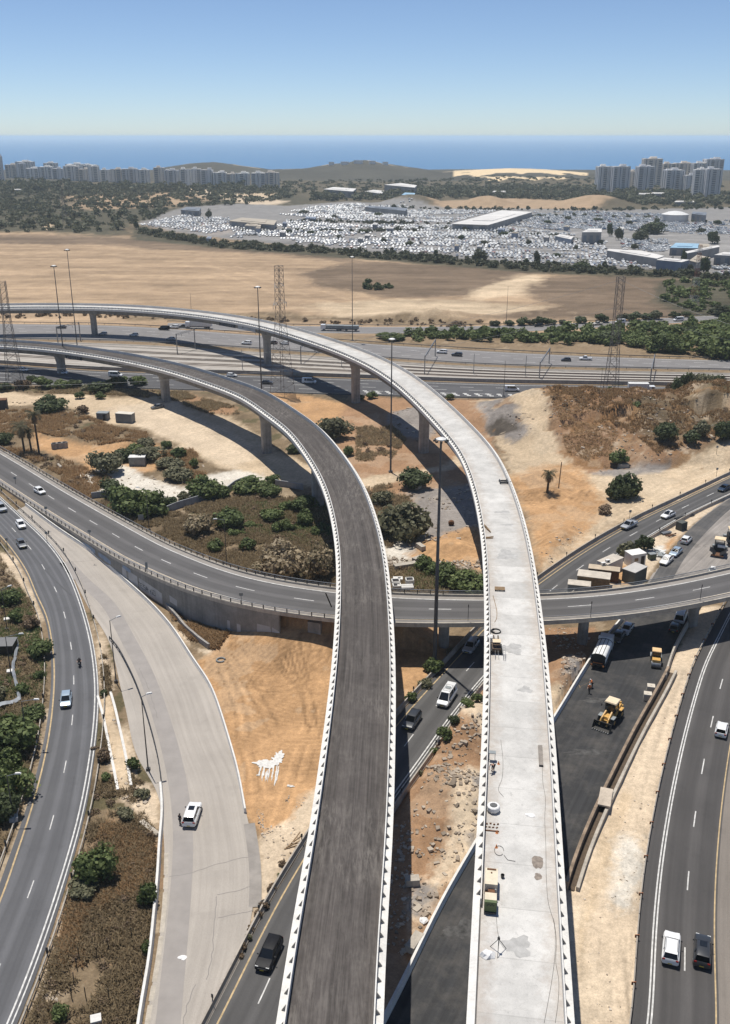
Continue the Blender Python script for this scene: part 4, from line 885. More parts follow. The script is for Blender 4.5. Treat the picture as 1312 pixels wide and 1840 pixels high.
def guardrail(name, P, label, group=None, step=4.0, h=.72, postmat=DARKSTEEL, railmat=STEEL, z=0.0, marker=None):
 P = np.asarray(P); P = np.c_[P[:, :2], np.zeros(len(P))+z] if P.shape[1] == 2 else P
 mb = MB(); mb.sweep(P, [(-.05, h-.32), (.05, h-.26), (-.02, h-.16), (.05, h-.06), (-.05, h), (-.09, h), (-.09, h-.32)])
 o = mb.build(name, railmat); tag(o, label, 'guardrail', group)
 pr = MB(); pr.box((0, .06, h/2-.1), (.12, .12, h+.2)); R = resample(P, step); pm = None
 idx = np.linspace(0, len(R)-1, min(len(R), 98)).astype(int)
 for q in R[idx]:
  if pm is None: c = pr.build('post', postmat, o); pm = c.data
  else: c = bpy.data.objects.new('post', pm); COL.objects.link(c); c.parent = o
  c.location = q
 if marker:
  R = resample(P, marker); mk = MB(); mk.box((0, 0, h+.35), (.26, .08, .75)); mk.tube((0, 0, 0), (0, 0, h+.7), .05, .05, 6); pm = None
  for q in R[1:40]:
   if pm is None: c = mk.build('marker_post', postmat, o); pm = c.data
   else: c = bpy.data.objects.new('marker_post', pm); COL.objects.link(c); c.parent = o
   c.location = q
 return o
def Wp(pts, k=2, step=2.0, z=0.0): return W2(pts, z, step, k)
BARR = mat_concrete('barrier_concrete', (.40, .355, .30), .25, .4)
barrier('concrete_barrier', offs(DLw, -1.35)[0:], 'weathered concrete barrier along the yellow line of the slip road under the viaducts', BARR, posts=13)
barrier('concrete_barrier', offs(DRw, 1.35), 'pale concrete barrier along the white double line of the slip road under the viaducts', BARR, posts=13)
barrier('concrete_barrier', offs(NLw[:-6], -.3), 'new white concrete barrier with a smooth top along the fresh black asphalt', CONCW, .95, .55, .3)
barrier('concrete_barrier', Wp([(289, 1415), (292, 1477), (289, 1498), (284, 1581), (276.7, 1656), (270, 1724), (251.5, 1832), (244, 1890)]), 'white plastered barrier on the left edge of the closed bleached road', CONCW, 1.0, .5, .3)
barrier('concrete_barrier', Wp([(46.5, 909), (105.6, 953), (166, 994), (226, 1046), (271, 1087), (302, 1121), (350.6, 1193), (378, 1234), (397, 1284), (413.7, 1339), (427.4, 1388), (441, 1461)]), 'long low white guardrail beam along the closed bleached road beside orange sand', CONCW, .8, .4, .22)
guardrail('guardrail', offs(LLw, -1.5), 'steel guardrail on the yellow-lined left side of the curving left road', marker=12, railmat=CONCB)
guardrail('guardrail', offs(LRw, 1.6), 'steel guardrail on the white-lined right side of the curving left road', marker=12, railmat=CONCB)
guardrail('guardrail', Wp([(197, 1150), (205, 1158), (226, 1193), (244, 1231), (261.6, 1281), (276.7, 1334), (286.7, 1379), (290.5, 1415)]), 'dark short-posted guardrail curving beside the lamps on the closed road', step=1.9, h=.75, railmat=DARKSTEEL)
mrail = guardrail('guardrail', offs(MLw, -1.7), 'rusty guardrail with orange chevron plates between highway and dirt strip', railmat=BARR, step=3.5)
CHEV = mat_plain('rusty_orange_plate', (.36, .12, .04), .7, 0, .4, 3)
R = resample(np.c_[offs(MLw, -1.75), MLw[:, :1]*0], 7.0); cm = MB(); cm.box((0, 0, .62), (.5, .08, .42)); cm.box((.1, -.045, .62), (.12, .03, .42), mi=1); cm.box((-.14, -.045, .62), (.12, .03, .42), mi=1); pm = None
for q in R[1:24]:
 if pm is None: c = cm.build('chevron_plate', [CHEV, BLACKP], mrail); pm = c.data
 else: c = bpy.data.objects.new('chevron_plate', pm); COL.objects.link(c); c.parent = mrail
 c.location = q
# far barriers
for P, lab in ((offs(S2Tw, -1.2), 'dark rail along the far side of the service road below the field'), (offs(ATw, -1.8), 'dark rail along the far side of the pale motorway carriageway'), (offs(ABw, 1.5), 'dark rail between the pale carriageway and the railway'), (offs(BBw, 1.6), 'dark rail along the near side of the dark motorway carriageway')):
 guardrail('guardrail', P, lab, step=8, h=.9, railmat=DARKSTEEL)
barrier('concrete_wall', offs(BTw, -2.2), 'long grey concrete wall between the railway and the dark carriageway', mat_concrete('grey_wall_concrete', (.36, .34, .31), .25), 1.3, .5, .35)
# trench wall right of the fresh asphalt
tw = Wp([(1019, 1598), (1035, 1548), (1065, 1474), (1096, 1408), (1151.5, 1298), (1179, 1250), (1201, 1208)], 2)
t = empty('trench_wall', (0, 0, 0), 0, 'rust-stained concrete trench walls between fresh asphalt and dirt strip', 'trench wall')
WSTAIN = mat_concrete('rust_stained_concrete', (.33, .245, .17), .5, .5)
for d, h, nm, mt in ((-.1, 1.15, 'wall', WSTAIN), (1.25, .75, 'coping', CONCB)):
 mb = MB(); P = offs(tw, d); mb.sweep(np.c_[P, P[:, :1]*0], [(-.2, -.4), (-.2, h), (.2, h), (.2, -.4)]); mb.build(nm, mt, t)
mb = MB(); P = offs(tw, .58); mb.sweep(np.c_[P, P[:, :1]*0], [(-.46, .02), (.46, .02), (.46, .08), (-.46, .08)]); mb.build('channel_floor', mat_plain('wet_channel_earth', (.10, .07, .045), .9, 0, .3, 2), t)
for (px, py, L) in ((1084, 1452, 4.0), ):
 g = U(px, py); d = tw[np.argmin(np.linalg.norm(tw-g, axis=1))]; mb = MB(); mb.box((0, 0, 1.05), (1.7, L, .25)); mb.build('cover_slab', mat_concrete('slab_concrete', (.52, .44, .35), .25), t, (d[0]+.6, d[1], 0), -.33)
nr = Wp([(1192, 1222), (1209, 1170), (1230, 1130), (1251, 1096), (1270, 1064)], 1)
barrier('concrete_barrier', offs(nr, .2), 'pale high barrier beside the small roller at the edge of the bridge shade', CONCB, 1.1, .55, .3)
# ------------------------------------------------------------------ vehicles
PAINT = {'white': mat_paint('white_car_paint', (.74, .74, .73)), 'silver': mat_paint('silver_car_paint', (.42, .43, .44), .35), 'grey': mat_paint('grey_car_paint', (.13, .135, .14), .3),
         'black': mat_paint('black_car_paint', (.012, .012, .014), 0, .5), 'dark': mat_paint('charcoal_car_paint', (.035, .037, .04), .2), 'blue': mat_paint('dark_blue_car_paint', (.03, .05, .085), .3), 'iceblue': mat_paint('pale_blue_car_paint', (.34, .42, .50), .3),
         'brown': mat_paint('dark_brown_car_paint', (.05, .03, .02)), 'cream': mat_paint('cream_car_paint', (.6, .56, .47))}
LAMP = mat_plain('lamp_lens', (.75, .75, .72), .15); TAIL = mat_plain('tail_lens', (.30, .015, .012), .2); PLATE = mat_plain('yellow_plate', (.65, .5, .05), .5)
# profile stations: y along the length (0 rear .. 1 front), z low, z top, half width factor;  cabin: rear-bottom, rear-top, front-top, front-bottom
CARS = {
 'sedan': (4.6, 1.80, 1.44, [(0, .36, .72, .82), (.02, .26, .90, .94), (.12, .22, .98, 1), (.3, .2, .97, 1), (.62, .2, .94, 1), (.72, .2, .92, 1), (.9, .22, .80, .97), (.98, .28, .64, .90), (1, .36, .52, .78)], (.09, .25, .54, .72)),
 'hatch': (4.05, 1.76, 1.50, [(0, .36, .80, .84), (.02, .26, .98, .95), (.12, .22, 1.02, 1), (.3, .2, .99, 1), (.62, .2, .96, 1), (.74, .2, .94, 1), (.9, .22, .82, .97), (.98, .28, .66, .90), (1, .36, .54, .78)], (.03, .13, .54, .76)),
 'suv': (4.65, 1.90, 1.70, [(0, .42, .92, .86), (.02, .32, 1.10, .96), (.1, .28, 1.14, 1), (.3, .26, 1.10, 1), (.62, .26, 1.06, 1), (.74, .26, 1.05, 1), (.9, .28, .98, .98), (.975, .32, .86, .92), (1, .42, .66, .82)], (.02, .10, .56, .74)),
 'van': (5.3, 2.0, 2.1, [(0, .4, 1.0, .95), (.02, .32, 1.15, .99), (.1, .28, 1.18, 1), (.4, .28, 1.16, 1), (.7, .28, 1.14, 1), (.82, .28, 1.12, .99), (.93, .3, .98, .96), (.985, .34, .78, .9), (1, .44, .62, .82)], (.004, .02, .68, .86)),
 'pickup': (5.2, 1.88, 1.78, [(0, .48, .86, .9), (.015, .42, 1.02, .97), (.1, .36, 1.04, 1), (.38, .34, 1.04, 1), (.6, .34, 1.04, 1), (.72, .34, 1.04, 1), (.9, .36, .98, .98), (.98, .4, .84, .92), (1, .5, .68, .84)], (.36, .42, .60, .73)),
}
def car_meshes(kind):
 L, Wd, Hh, st, cab = CARS[kind]; hw = Wd/2
 b = MB(); rings = []
 for t, zl, zt, f in st:
  y = (t-.5)*L; h = hw*f
  rings.append([(-h*.84, y, zl), (-h, y, zl+.16), (-h, y, zt-.16), (-h*.86, y, zt), (h*.86, y, zt), (h, y, zt-.16), (h, y, zl+.16), (h*.84, y, zl)])
 b.add([v for r in rings for v in r], [(i*8+k, i*8+(k+1) % 8, (i+1)*8+(k+1) % 8, (i+1)*8+k) for i in range(len(rings)-1) for k in range(8)]+[tuple(range(7, -1, -1)), tuple((len(rings)-1)*8+k for k in range(8))])
 belt = lambda t: float(np.interp(t, [s[0] for s in st], [s[2] for s in st]))-.015
 rb, rt, ft, fb = cab; yb0, yt0, yt1, yb1 = [(t-.5)*L for t in cab]; zb0, zb1 = belt(rb), belt(fb); wb, wt = hw*.87, hw*.70
 B = [(-wb, yb0, zb0), (wb, yb0, zb0), (wb*.97, yb1, zb1), (-wb*.97, yb1, zb1)]; T_ = [(-wt, yt0, Hh-.05), (wt, yt0, Hh-.05), (wt*.97, yt1, Hh-.05), (-wt*.97, yt1, Hh-.05)]
 # roof skin, slightly crowned, and pillars
 r = .05
 b.add([(-wt-.03, yt0-.08, Hh-.06), (wt+.03, yt0-.08, Hh-.06), (wt+.03, yt1+.03, Hh-.06), (-wt-.03, yt1+.03, Hh-.06), (-wt*.75, yt0+.05, Hh), (wt*.75, yt0+.05, Hh), (wt*.75, yt1-.15, Hh), (-wt*.75, yt1-.15, Hh)],
          [(3, 2, 1, 0), (4, 5, 6, 7), (0, 1, 5, 4), (1, 2, 6, 5), (2, 3, 7, 6), (3, 0, 4, 7)])
 for i in range(4): b.tube(B[i], T_[i], r*1.3, r, 5)
 ym = (yt0+yt1)/2-.1
 for s in (-1, 1): b.tube((s*wb, ym-.05, belt(.45)), (s*wt, ym, Hh-.05), r*1.1, r*.9, 5); b.tube((s*wt, yt0, Hh-.05), (s*wt, yt1, Hh-.05), r, r, 5)
 if kind in ('van',):       # solid rear quarters
  for s in (-1, 1): b.add([(s*wb*1.005, yb0, zb0), (s*wb*1.005, (ym+yb0)/2, belt(.2)), (s*wt*1.01, (ym+yt0)/2, Hh-.05), (s*wt*1.01, yt0, Hh-.05)], [(0, 1, 2, 3), (3, 2, 1, 0)])
 if kind == 'pickup':
  for s in (-1, 1): b.box((s*hw*.80, -.31*L, 1.10), (.10, .36*L, .16))
  b.box((0, -.49*L, 1.08), (Wd*.84, .08, .2))
 # wheel arches and grille in black
 b.box((0, .497*L, .62 if kind != 'sedan' else .50), (Wd*.5, .05, .16), mi=1)
 parts = {'body': b}
 mb = MB(); mb.add([B[2], B[3], T_[3], T_[2]], [(0, 1, 2, 3), (3, 2, 1, 0)]); parts['windshield'] = mb
 mb = MB(); mb.add([B[0], B[1], T_[1], T_[0]], [(0, 1, 2, 3), (3, 2, 1, 0)]); parts['rear_window'] = mb
 for s, nm in ((-1, 'side_windows'), (1, 'side_windows.')):
  q = [B[0], B[3], T_[3], T_[0]] if s < 0 else [B[1], B[2], T_[2], T_[1]]
  mb = MB(); mb.add([(x*.985, y, z) for x, y, z in q], [(0, 1, 2, 3), (3, 2, 1, 0)]); parts[nm] = mb
 return parts
def wheel_mb(r=.33, w=.22):
 mb = MB(); n = 14
 mb.tube((-w/2, 0, 0), (w/2, 0, 0), r, r, n); mb.tube((-w/2-.012, 0, 0), (w/2+.012, 0, 0), r*.62, r*.62, n, 1); return mb
WHEEL = wheel_mb().build('wheel', [RUBBER, STEEL], link=False).data
BIGWH = {}
def add_wheels(root, spots, r=.33, mesh=None, name='wheel'):
 for x, y in spots:
  o = bpy.data.objects.new(name, mesh or WHEEL); COL.objects.link(o); o.parent = root; o.location = (x, y, r)
PROTO = {}
def make_car(kind, colour, label, px, py, dx, dy, z=None, group=None, roof=None, name=None, cat='car', deck=None):
 L, Wd, Hh, st, cab = CARS[kind]
 if z is None:
  p = G0(px, py); q = G0(px+dx, py+dy); pos = (p[0], p[1], .05); a = math.atan2(q[1]-p[1], q[0]-p[0])-math.pi/2
 else:
  p = U(px, py, z); q = U(px+dx, py+dy, z); pos = (p[0], p[1], z); a = math.atan2(q[1]-p[1], q[0]-p[0])-math.pi/2
 nm = name or {'sedan': 'sedan_car', 'hatch': 'hatchback_car', 'suv': 'sport_utility_car', 'van': 'panel_van', 'pickup': 'pickup_truck'}[kind]
 root = empty(nm, pos, a, label, cat if kind not in ('van', 'pickup') else {'van': 'van', 'pickup': 'pickup'}[kind], group)
 if kind not in PROTO: PROTO[kind] = {k: v.build(k.rstrip('.'), [PAINT['white'], BLACKP] if k == 'body' else GLASS, smooth=28 if k == 'body' else None, link=False) for k, v in car_meshes(kind).items()}
 for k, src in PROTO[kind].items():
  o = bpy.data.objects.new(k.rstrip('.'), src.data); COL.objects.link(o); o.parent = root
  if k == 'body': o.material_slots[0].link = 'OBJECT'; o.material_slots[0].material = PAINT[colour]
 hw = Wd/2; add_wheels(root, [(s*(hw-.11), y*L) for s in (-1, 1) for y in (-.31, .31)])
 if 'lamp' not in PROTO:
  m1 = MB(); m1.box((0, 0, 0), (.36, .16, .14)); m2 = MB(); m2.box((0, 0, 0), (.30, .12, .20)); m3 = MB(); m3.box((0, 0, 0), (.2, .1, .14)); m4 = MB(); m4.box((0, 0, 0), (.46, .02, .11))
  PROTO['lamp'] = [m.build(n, t, link=False).data for m, n, t in ((m1, 'headlight', LAMP), (m2, 'taillight', TAIL), (m3, 'mirror', BLACKP), (m4, 'number_plate', PLATE))]
 hl, tl, mr, pl = PROTO['lamp']; zt = st[-2][2]; zr = st[1][2]
 for s in (-1, 1):
  for nme, d, lc in (('headlight', hl, (s*hw*.66, L*.462, zt-.05)), ('taillight', tl, (s*hw*.76, -L*.487, zr-.12)), ('mirror', mr, (s*(hw+.08), (cab[3]-.5)*L-.35, st[5][2]+.08))):
   o = bpy.data.objects.new(nme, d); COL.objects.link(o); o.parent = root; o.location = lc
 for y in (.503, -.503):
  o = bpy.data.objects.new('number_plate', pl); COL.objects.link(o); o.parent = root; o.location = (0, y*L, .52)
 if roof == 'rack':
  mb = MB()
  for s in (-1, 1): mb.tube((s*.55, -1.5, Hh+.1), (s*.55, .6, Hh+.1), .03)
  for y in (-1.4, -.7, 0, .5): mb.box((0, y, Hh+.1), (1.2, .06, .05))
  mb.box((0, -.5, Hh+.13), (.8, .7, .03), mi=1); mb.build('roof_rack', [WHITEP, GREYP], root)
 if roof == 'rails':
  mb = MB()
  for s in (-1, 1): mb.tube((s*.62, -1.6, Hh+.02), (s*.62, .3, Hh+.02), .03)
  mb.build('roof_rails', STEEL, root)
 if roof == 'sunroof':
  mb = MB(); mb.box((0, -.1, Hh+.006), (.8, .9, .012)); mb.build('sunroof', GLASS, root)
 return root
OZ = lambda px: float(ovz(px))+.05
mc = make_car
mc('hatch', 'white', 'white car alone on the left part of the curved overpass', 72, 886, 20, 11, OZ(72))
mc('suv', 'silver', 'pale car cut by the photo edge on the left road', 3, 917, 12, 12)
mc('hatch', 'white', 'white hatchback driving ahead of the grey one on the left road', 38, 947, 10, 14)
mc('sedan', 'grey', 'grey car following the white hatchback on the left road', 39, 981, 9, 15)
mc('hatch', 'iceblue', 'pale blue estate car driving alone down the left road', 119.5, 1263, -3, 30)
mc('suv', 'white', 'white car parked on the closed bleached road beside a person in black', 346, 1470, 10, -30, roof='sunroof')
mc('suv', 'black', 'glossy black off-road car on the slip road left of the asphalt viaduct', 484, 1722, -14, 30)
mc('suv', 'dark', 'dark off-road car half in shade between the two viaducts', 740, 1301, -14, 21)
mc('van', 'white', 'white passenger van with a roof rack between the two viaducts', 803, 1259, -13, 20, roof='rack')
mc('suv', 'silver', 'silver estate car in the shade under the curved overpass', 846, 1167, -14, 19, roof='rails')
mc('pickup', 'silver', 'silver pickup truck on the slip road beside the sandy bank', 1130, 948, -24, 12)
mc('sedan', 'white', 'white sedan on the slip road above the cabins', 1200, 929, -24, 11, roof='sunroof')
mc('sedan', 'blue', 'dark blue car at the right edge of the slip road', 1301, 881, -24, 11)
mc('sedan', 'white', 'white sedan parked nearest the railing on the yard road', 1197, 1011, -13, 12)
mc('sedan', 'iceblue', 'pale blue sedan parked between two white cars on the yard road', 1214, 996, -13, 12)
mc('hatch', 'white', 'white hatchback parked last in the row on the yard road', 1233, 974, 14, -14)
mc('sedan', 'silver', 'pale sedan in the bridge shade beyond the tipper truck', 1126, 1135, -10, 15)
mc('sedan', 'dark', 'dark sedan in the shade right in front of the tipper truck', 1110, 1149, -10, 15)
mc('van', 'white', 'white van parked under the right part of the overpass', 1223, 1113, 5, -14)
mc('hatch', 'dark', 'dark car in deep shade beside the barrier below the overpass', 1212, 1132, 5, -14)
mc('hatch', 'white', 'white hatchback driving away on the highway, far from the pair of cars', 1296, 1316, 7, -34)
mc('suv', 'white', 'large white estate car with its roof toward us on the near highway', 1205, 1711, 3, -40, roof='rails')
mc('suv', 'dark', 'charcoal off-road car beside the white one on the near highway', 1261, 1716, 2, -40, roof='sunroof')
# far carriageways
for kind, colr, px, py, dx, lab in (('hatch', 'white', 241, 604, -20, 'white car on the pale carriageway below the left part of the concrete viaduct'), ('hatch', 'silver', 185, 602, -20, 'silver car seen small at the left on the pale carriageway'),
 ('sedan', 'silver', 307, 611, -20, 'silver car near the railway portal on the pale carriageway'), ('sedan', 'dark', 111, 590, -20, 'dark car beside the left railway portal on the pale carriageway'), ('van', 'black', 295, 593, -20, 'black van on the pale carriageway behind the railway portal'),
 ('suv', 'white', 313, 590, -20, 'white off-road car between two dark ones below the concrete viaduct'), ('suv', 'dark', 330, 589, -20, 'dark off-road car just ahead of the white lorry'), ('suv', 'white', 443, 619, -20, 'white car right of the tall concrete pier on the pale carriageway'),
 ('sedan', 'brown', 490, 618, -20, 'dark brown car seen through the middle pylon'), ('hatch', 'white', 511, 619, -20, 'white car seen behind the middle pylon'), ('suv', 'white', 794, 635, -20, 'white car on the pale carriageway above the hedge gap'),
 ('suv', 'dark', 821, 640, -20, 'dark car right behind a white one on the pale carriageway'), ('hatch', 'dark', 1017, 649, -20, 'dark green-grey car on the right part of the pale carriageway'), ('pickup', 'white', 1052, 647, -20, 'white pickup on the right part of the pale carriageway'),
 ('suv', 'black', 968, 587, -20, 'black car at the start of the hedge on the service road'), ('pickup', 'cream', 1074, 584, -20, 'cream pickup beside the right pylon on the service road'), ('van', 'white', 1114, 581, -20, 'white van on the service road right of the pylon'), ('van', 'white', 1219, 577, -20, 'white van alone far right on the service road'),
 ('hatch', 'white', 43, 667, 20, 'white car beside the left pylon on the dark carriageway'), ('hatch', 'white', 114, 672, 20, 'white car behind a pier of the asphalt viaduct'), ('van', 'white', 208, 677, 20, 'white van right of the lettered banner on the dark carriageway'),
 ('hatch', 'white', 417, 677, 20, 'white car peeping over the parapet of the asphalt viaduct'), ('van', 'white', 556, 689, 20, 'white van right of the middle pylon on the dark carriageway'), ('sedan', 'dark', 480, 690, 20, 'dark car in the viaduct shadow behind the middle pylon'),
 ('sedan', 'black', 1114, 706, 20, 'black sedan just left of the white lorry'), ('hatch', 'white', 1198, 708, 20, 'white car half hidden behind dark trees on the dark carriageway')):
 p0 = (px, py); L0 = {True: ABw, False: S2Bw}[py < 660 and not (px > 900 and py < 600)] if py < 660 else BTw
 j = int(np.argmin(np.linalg.norm(L0-U(*p0), axis=1))); j = min(max(j, 1), len(L0)-2); t = (L0[j+1]-L0[j-1])*(1 if dx > 0 else -1); q = U(*p0)+t*2; qx, qy = PX(q[0], q[1])
 mc(kind, colr, lab, px, py, qx-px, qy-py)
mc('van', 'white', 'white minibus with a blue stripe on the dark carriageway', 920, 703, 30, .6, name='minibus')
def truck(name, label, px, py, dx, dy, boxes, wheels, cat='truck', z=None):
 p = G0(px, py) if z is None else U(px, py, z); q = G0(px+dx, py+dy) if z is None else U(px+dx, py+dy, z)
 root = empty(name, (p[0], p[1], .05 if z is None else z), math.atan2(q[1]-p[1], q[0]-p[0])-math.pi/2, label, cat)
 for nm, m, bs in boxes:
  mb = MB()
  for b in bs: mb.box(*b)
  o = mb.build(nm, m, root); bv = o.modifiers.new('bevel', 'BEVEL'); bv.width = .05; bv.segments = 1
 key = ('T', .5)
 if key not in BIGWH: BIGWH[key] = wheel_mb(.5, .34).build('wheel', [RUBBER, STEEL], link=False).data
 for y in wheels: add_wheels(root, [(-1.05, y), (1.05, y)], .5, BIGWH[key])
 return root
truck('box_truck', 'white box lorry with ribbed sides on the dark carriageway by the right pylon', 1152, 706, 30, .5, [('cargo_box', WHITEP, [((0, -1.2, 2.3), (2.5, 7.2, 2.6))]), ('cab', PAINT['white'], [((0, 3.6, 1.65), (2.3, 2.0, 1.9))]), ('windshield', GLASS, [((0, 4.58, 2.05), (2.0, .1, .8))]), ('side_window', GLASS, [((-1.16, 3.8, 2.1), (.04, .9, .6))]), ('side_window', GLASS, [((1.16, 3.8, 2.1), (.04, .9, .6))]), ('chassis', BLACKP, [((0, 0, .8), (1.2, 8.6, .3))])], (-3.4, 3.4))
truck('box_truck', 'large white lorry on the pale carriageway below the concrete viaduct', 356, 590, -30, -.9, [('cargo_box', WHITEP, [((0, -1.6, 2.6), (2.6, 10.5, 2.9))]), ('cab', PAINT['white'], [((0, 4.9, 1.9), (2.4, 2.2, 2.4))]), ('windshield', GLASS, [((0, 5.98, 2.3), (2.1, .1, .9))]), ('chassis', BLACKP, [((0, 0, .8), (1.2, 11.6, .3))])], (-5.2, -3.9, 4.6))
truck('flatbed_truck', 'grey tipper lorry leading a trailer on the service road', 596, 594, -30, -.6, [('load_bed', GREYP, [((0, -1.5, 1.9), (2.5, 8.2, 1.5))]), ('cab', PAINT['white'], [((0, 4.0, 1.75), (2.4, 2.2, 2.2))]), ('windshield', GLASS, [((0, 5.08, 2.1), (2.1, .1, .9))]), ('chassis', BLACKP, [((0, 0, .8), (1.2, 9.6, .3))])], (-4.2, -2.9, 3.6))
truck('trailer', 'grey trailer towed behind the tipper lorry on the service road', 631, 595, -30, -.3, [('load_bed', GREYP, [((0, 0, 1.9), (2.5, 7.4, 1.5))]), ('chassis', BLACKP, [((0, 1.2, .8), (1.2, 8.6, .3))])], (-2.2, 2.2), 'trailer')
# tipper truck with a rounded cover on the fresh asphalt
p = G0(1083, 1200); q = G0(1104, 1150); T4 = empty('tipper_truck', (p[0]+.6, p[1]+3.2, .04), math.atan2(q[1]-p[1], q[0]-p[0])-math.pi/2, 'white and grey asphalt lorry with a rounded covered body by the white barrier', 'truck')
SILV = mat_plain('brushed_aluminium', (.78, .78, .76), .5, .0, .12, 1.0); CHARC = mat_plain('charred_steel', (.03, .028, .026), .7, .2, .3, 2)
mb = MB(); ring = []
for y in (-4.1, 1.9):
 for k in range(11):
  a = math.pi*(k/10); ring.append((1.22*math.cos(a), y, 2.35+.62*math.sin(a)))
 ring += [(-1.22, y, 1.25), (1.22, y, 1.25)]
mb.add(ring, [(k, 13+k, 13+(k+1) % 13, (k+1) % 13) for k in range(13)]+[tuple(range(13, 26))]); mb.build('tipping_body', SILV, T4, smooth=35)
mb = MB(); mb.add([ring[k] if k < 13 else ring[k] for k in range(13)], [tuple(range(13))]); ob = mb.build('body_opening', CHARC, T4); ob.location = (0, -.02, 0)
mb = MB()
for x in (-.62, .02, .62): mb.tube((x, -4.1, 2.35+.64*math.sqrt(max(0, 1-(x/1.22)**2))), (x, 1.9, 2.35+.64*math.sqrt(max(0, 1-(x/1.22)**2))), .05, .05, 5)
for y in (-4.1, 1.9):
 for k in range(10):
  a0, a1 = math.pi*k/10, math.pi*(k+1)/10; mb.tube((1.24*math.cos(a0), y, 2.35+.64*math.sin(a0)), (1.24*math.cos(a1), y, 2.35+.64*math.sin(a1)), .06, .06, 5)
mb.build('cover_ribs', DARKSTEEL, T4)
mb = MB(); mb.box((0, 2.25, 2.75), (2.5, .5, .9)); mb.box((0, 3.35, 1.85), (2.42, 1.7, 2.2), taper=.95); mb.build('cab', PAINT['white'], T4, smooth=30)
mb = MB(); mb.add([(-1.0, 4.22, 1.9), (1.0, 4.22, 1.9), (.98, 4.16, 2.75), (-.98, 4.16, 2.75)], [(0, 1, 2, 3), (3, 2, 1, 0)]); mb.build('windshield', GLASS, T4)
mb = MB(); mb.box((0, -.2, .95), (1.0, 8.2, .35)); mb.box((0, -4.35, 1.0), (2.3, .3, .25)); mb.build('chassis', BLACKP, T4)
mb = MB(); mb.box((-1.0, -4.5, .95), (.3, .12, .3)); mb.box((1.0, -4.5, .95), (.3, .12, .3)); mb.box((0, -4.32, 1.35), (1.6, .15, .1)); mb.build('tail_lights', mat_plain('orange_lens', (.55, .20, .06), .5), T4)
add_wheels(T4, [(s*1.02, y) for s in (-1, 1) for y in (-3.1, -1.8, 3.1)], .5, BIGWH[('T', .5)])
for s in (-1, 1):
 mb = MB(); mb.box((s*1.42, 4.0, 2.3), (.2, .15, .6)); mb.build('mirror', BLACKP, T4)
# wheel loader
def loader(label, px, py, dx, dy, paint, sc=1.0, name='wheel_loader', roofm=None):
 p = G0(px, py); q = G0(px+dx, py+dy); T = empty(name, (p[0], p[1], .04), math.atan2(q[1]-p[1], q[0]-p[0])-math.pi/2, label, 'loader'); T.scale = (sc,)*3
 mb = MB(); mb.box((0, -1.35, 1.25), (1.5, 2.3, .95), taper=.9); mb.box((0, -2.55, 1.05), (1.6, .35, .7)); mb.box((0, 1.0, 1.0), (1.1, 1.9, .8), taper=.8); mb.box((0, 0, .8), (.8, 4.0, .4)); mb.build('chassis', paint, T, smooth=30)
 mb = MB(); mb.box((0, -.35, 3.0), (1.75, 1.75, .16), taper=.92); mb.build('cab_roof', roofm or mat_plain('cream_cab_roof', (.72, .58, .40), .6, 0, .1, 2), T)
 mb = MB()
 for x in (-.68, .68):
  for y in (-1.05, .38): mb.box((x, y, 2.2), (.1, .1, 1.5))
 mb.box((0, -.35, 1.5), (1.4, 1.5, .12)); mb.build('cab_frame', DARKSTEEL, T)
 mb = MB(); mb.box((0, -.34, 2.2), (1.3, 1.38, 1.3)); mb.build('cab_glass', GLASS, T)
 for s in (-1, 1):
  mb = MB(); mb.tube((s*.42, .7, 1.75), (s*.5, 2.1, 1.25), .14, .12, 6); mb.tube((s*.5, 2.1, 1.25), (s*.55, 2.75, .55), .12, .12, 6); mb.tube((s*.3, .9, 1.3), (s*.35, 2.2, 1.5), .07, .05, 6, 0); mb.build('lift_arm', paint, T)
 # bucket open to the front
 mb = MB(); prof = [(2.55, .25), (3.45, .08), (3.5, .13), (2.7, .33), (2.6, .75), (2.85, 1.15), (2.78, 1.2), (2.45, .8)]
 mb.sideprism(prof, -1.25, 1.25)
 for s in (-1, 1): mb.sideprism([(2.5, .25), (3.45, .1), (3.25, .6), (2.82, 1.18), (2.48, .8)], s*1.25-.03, s*1.25+.03)
 mb.build('bucket', CHARC, T)
 mb = MB()
 for k in range(8): mb.box((-1.12+k*.32, 3.56, .11), (.11, .24, .08))
 mb.build('bucket_teeth', STEEL, T)
 if ('L', .62) not in BIGWH:
  w_ = MB(); w_.tube((-.23, 0, 0), (.23, 0, 0), .62, .62, 18); w_.tube((-.245, 0, 0), (.245, 0, 0), .3, .3, 14, 1); BIGWH[('L', .62)] = w_.build('wheel', [RUBBER, YEL], link=False).data
 add_wheels(T, [(s*.92, y) for s in (-1, 1) for y in (-1.5, 1.3)], .62, BIGWH[('L', .62)])
 for s in (-1, 1):
  mb = MB(); mb.box((s*.92, -1.5, 1.34), (.5, 1.1, .1)); mb.build('mudguard', paint, T); mb = MB(); mb.box((s*.92, 1.3, 1.32), (.5, 1.0, .08)); mb.build('mudguard', GREYP, T)
  mb = MB(); mb.tube((s*.75, .4, 2.5), (s*1.15, .55, 2.45), .03); mb.box((s*1.2, .55, 2.4), (.1, .2, .35)); mb.build('mirror', BLACKP, T)
 # rear counterweight with coupling
 mb = MB(); mb.box((.55, -2.6, 1.65), (.5, .5, .5)); mb.box((-.4, -2.45, 1.75), (.3, .3, .35)); mb.tube((0, -2.4, 1.3), (.2, -3.2, .9), .13, .1, 6); mb.build('rear_hitch', paint, T)
 return T
loader('yellow wheel loader with a toothed black bucket on the fresh asphalt', 1096, 1294, -17, 20, YEL, 1.12)
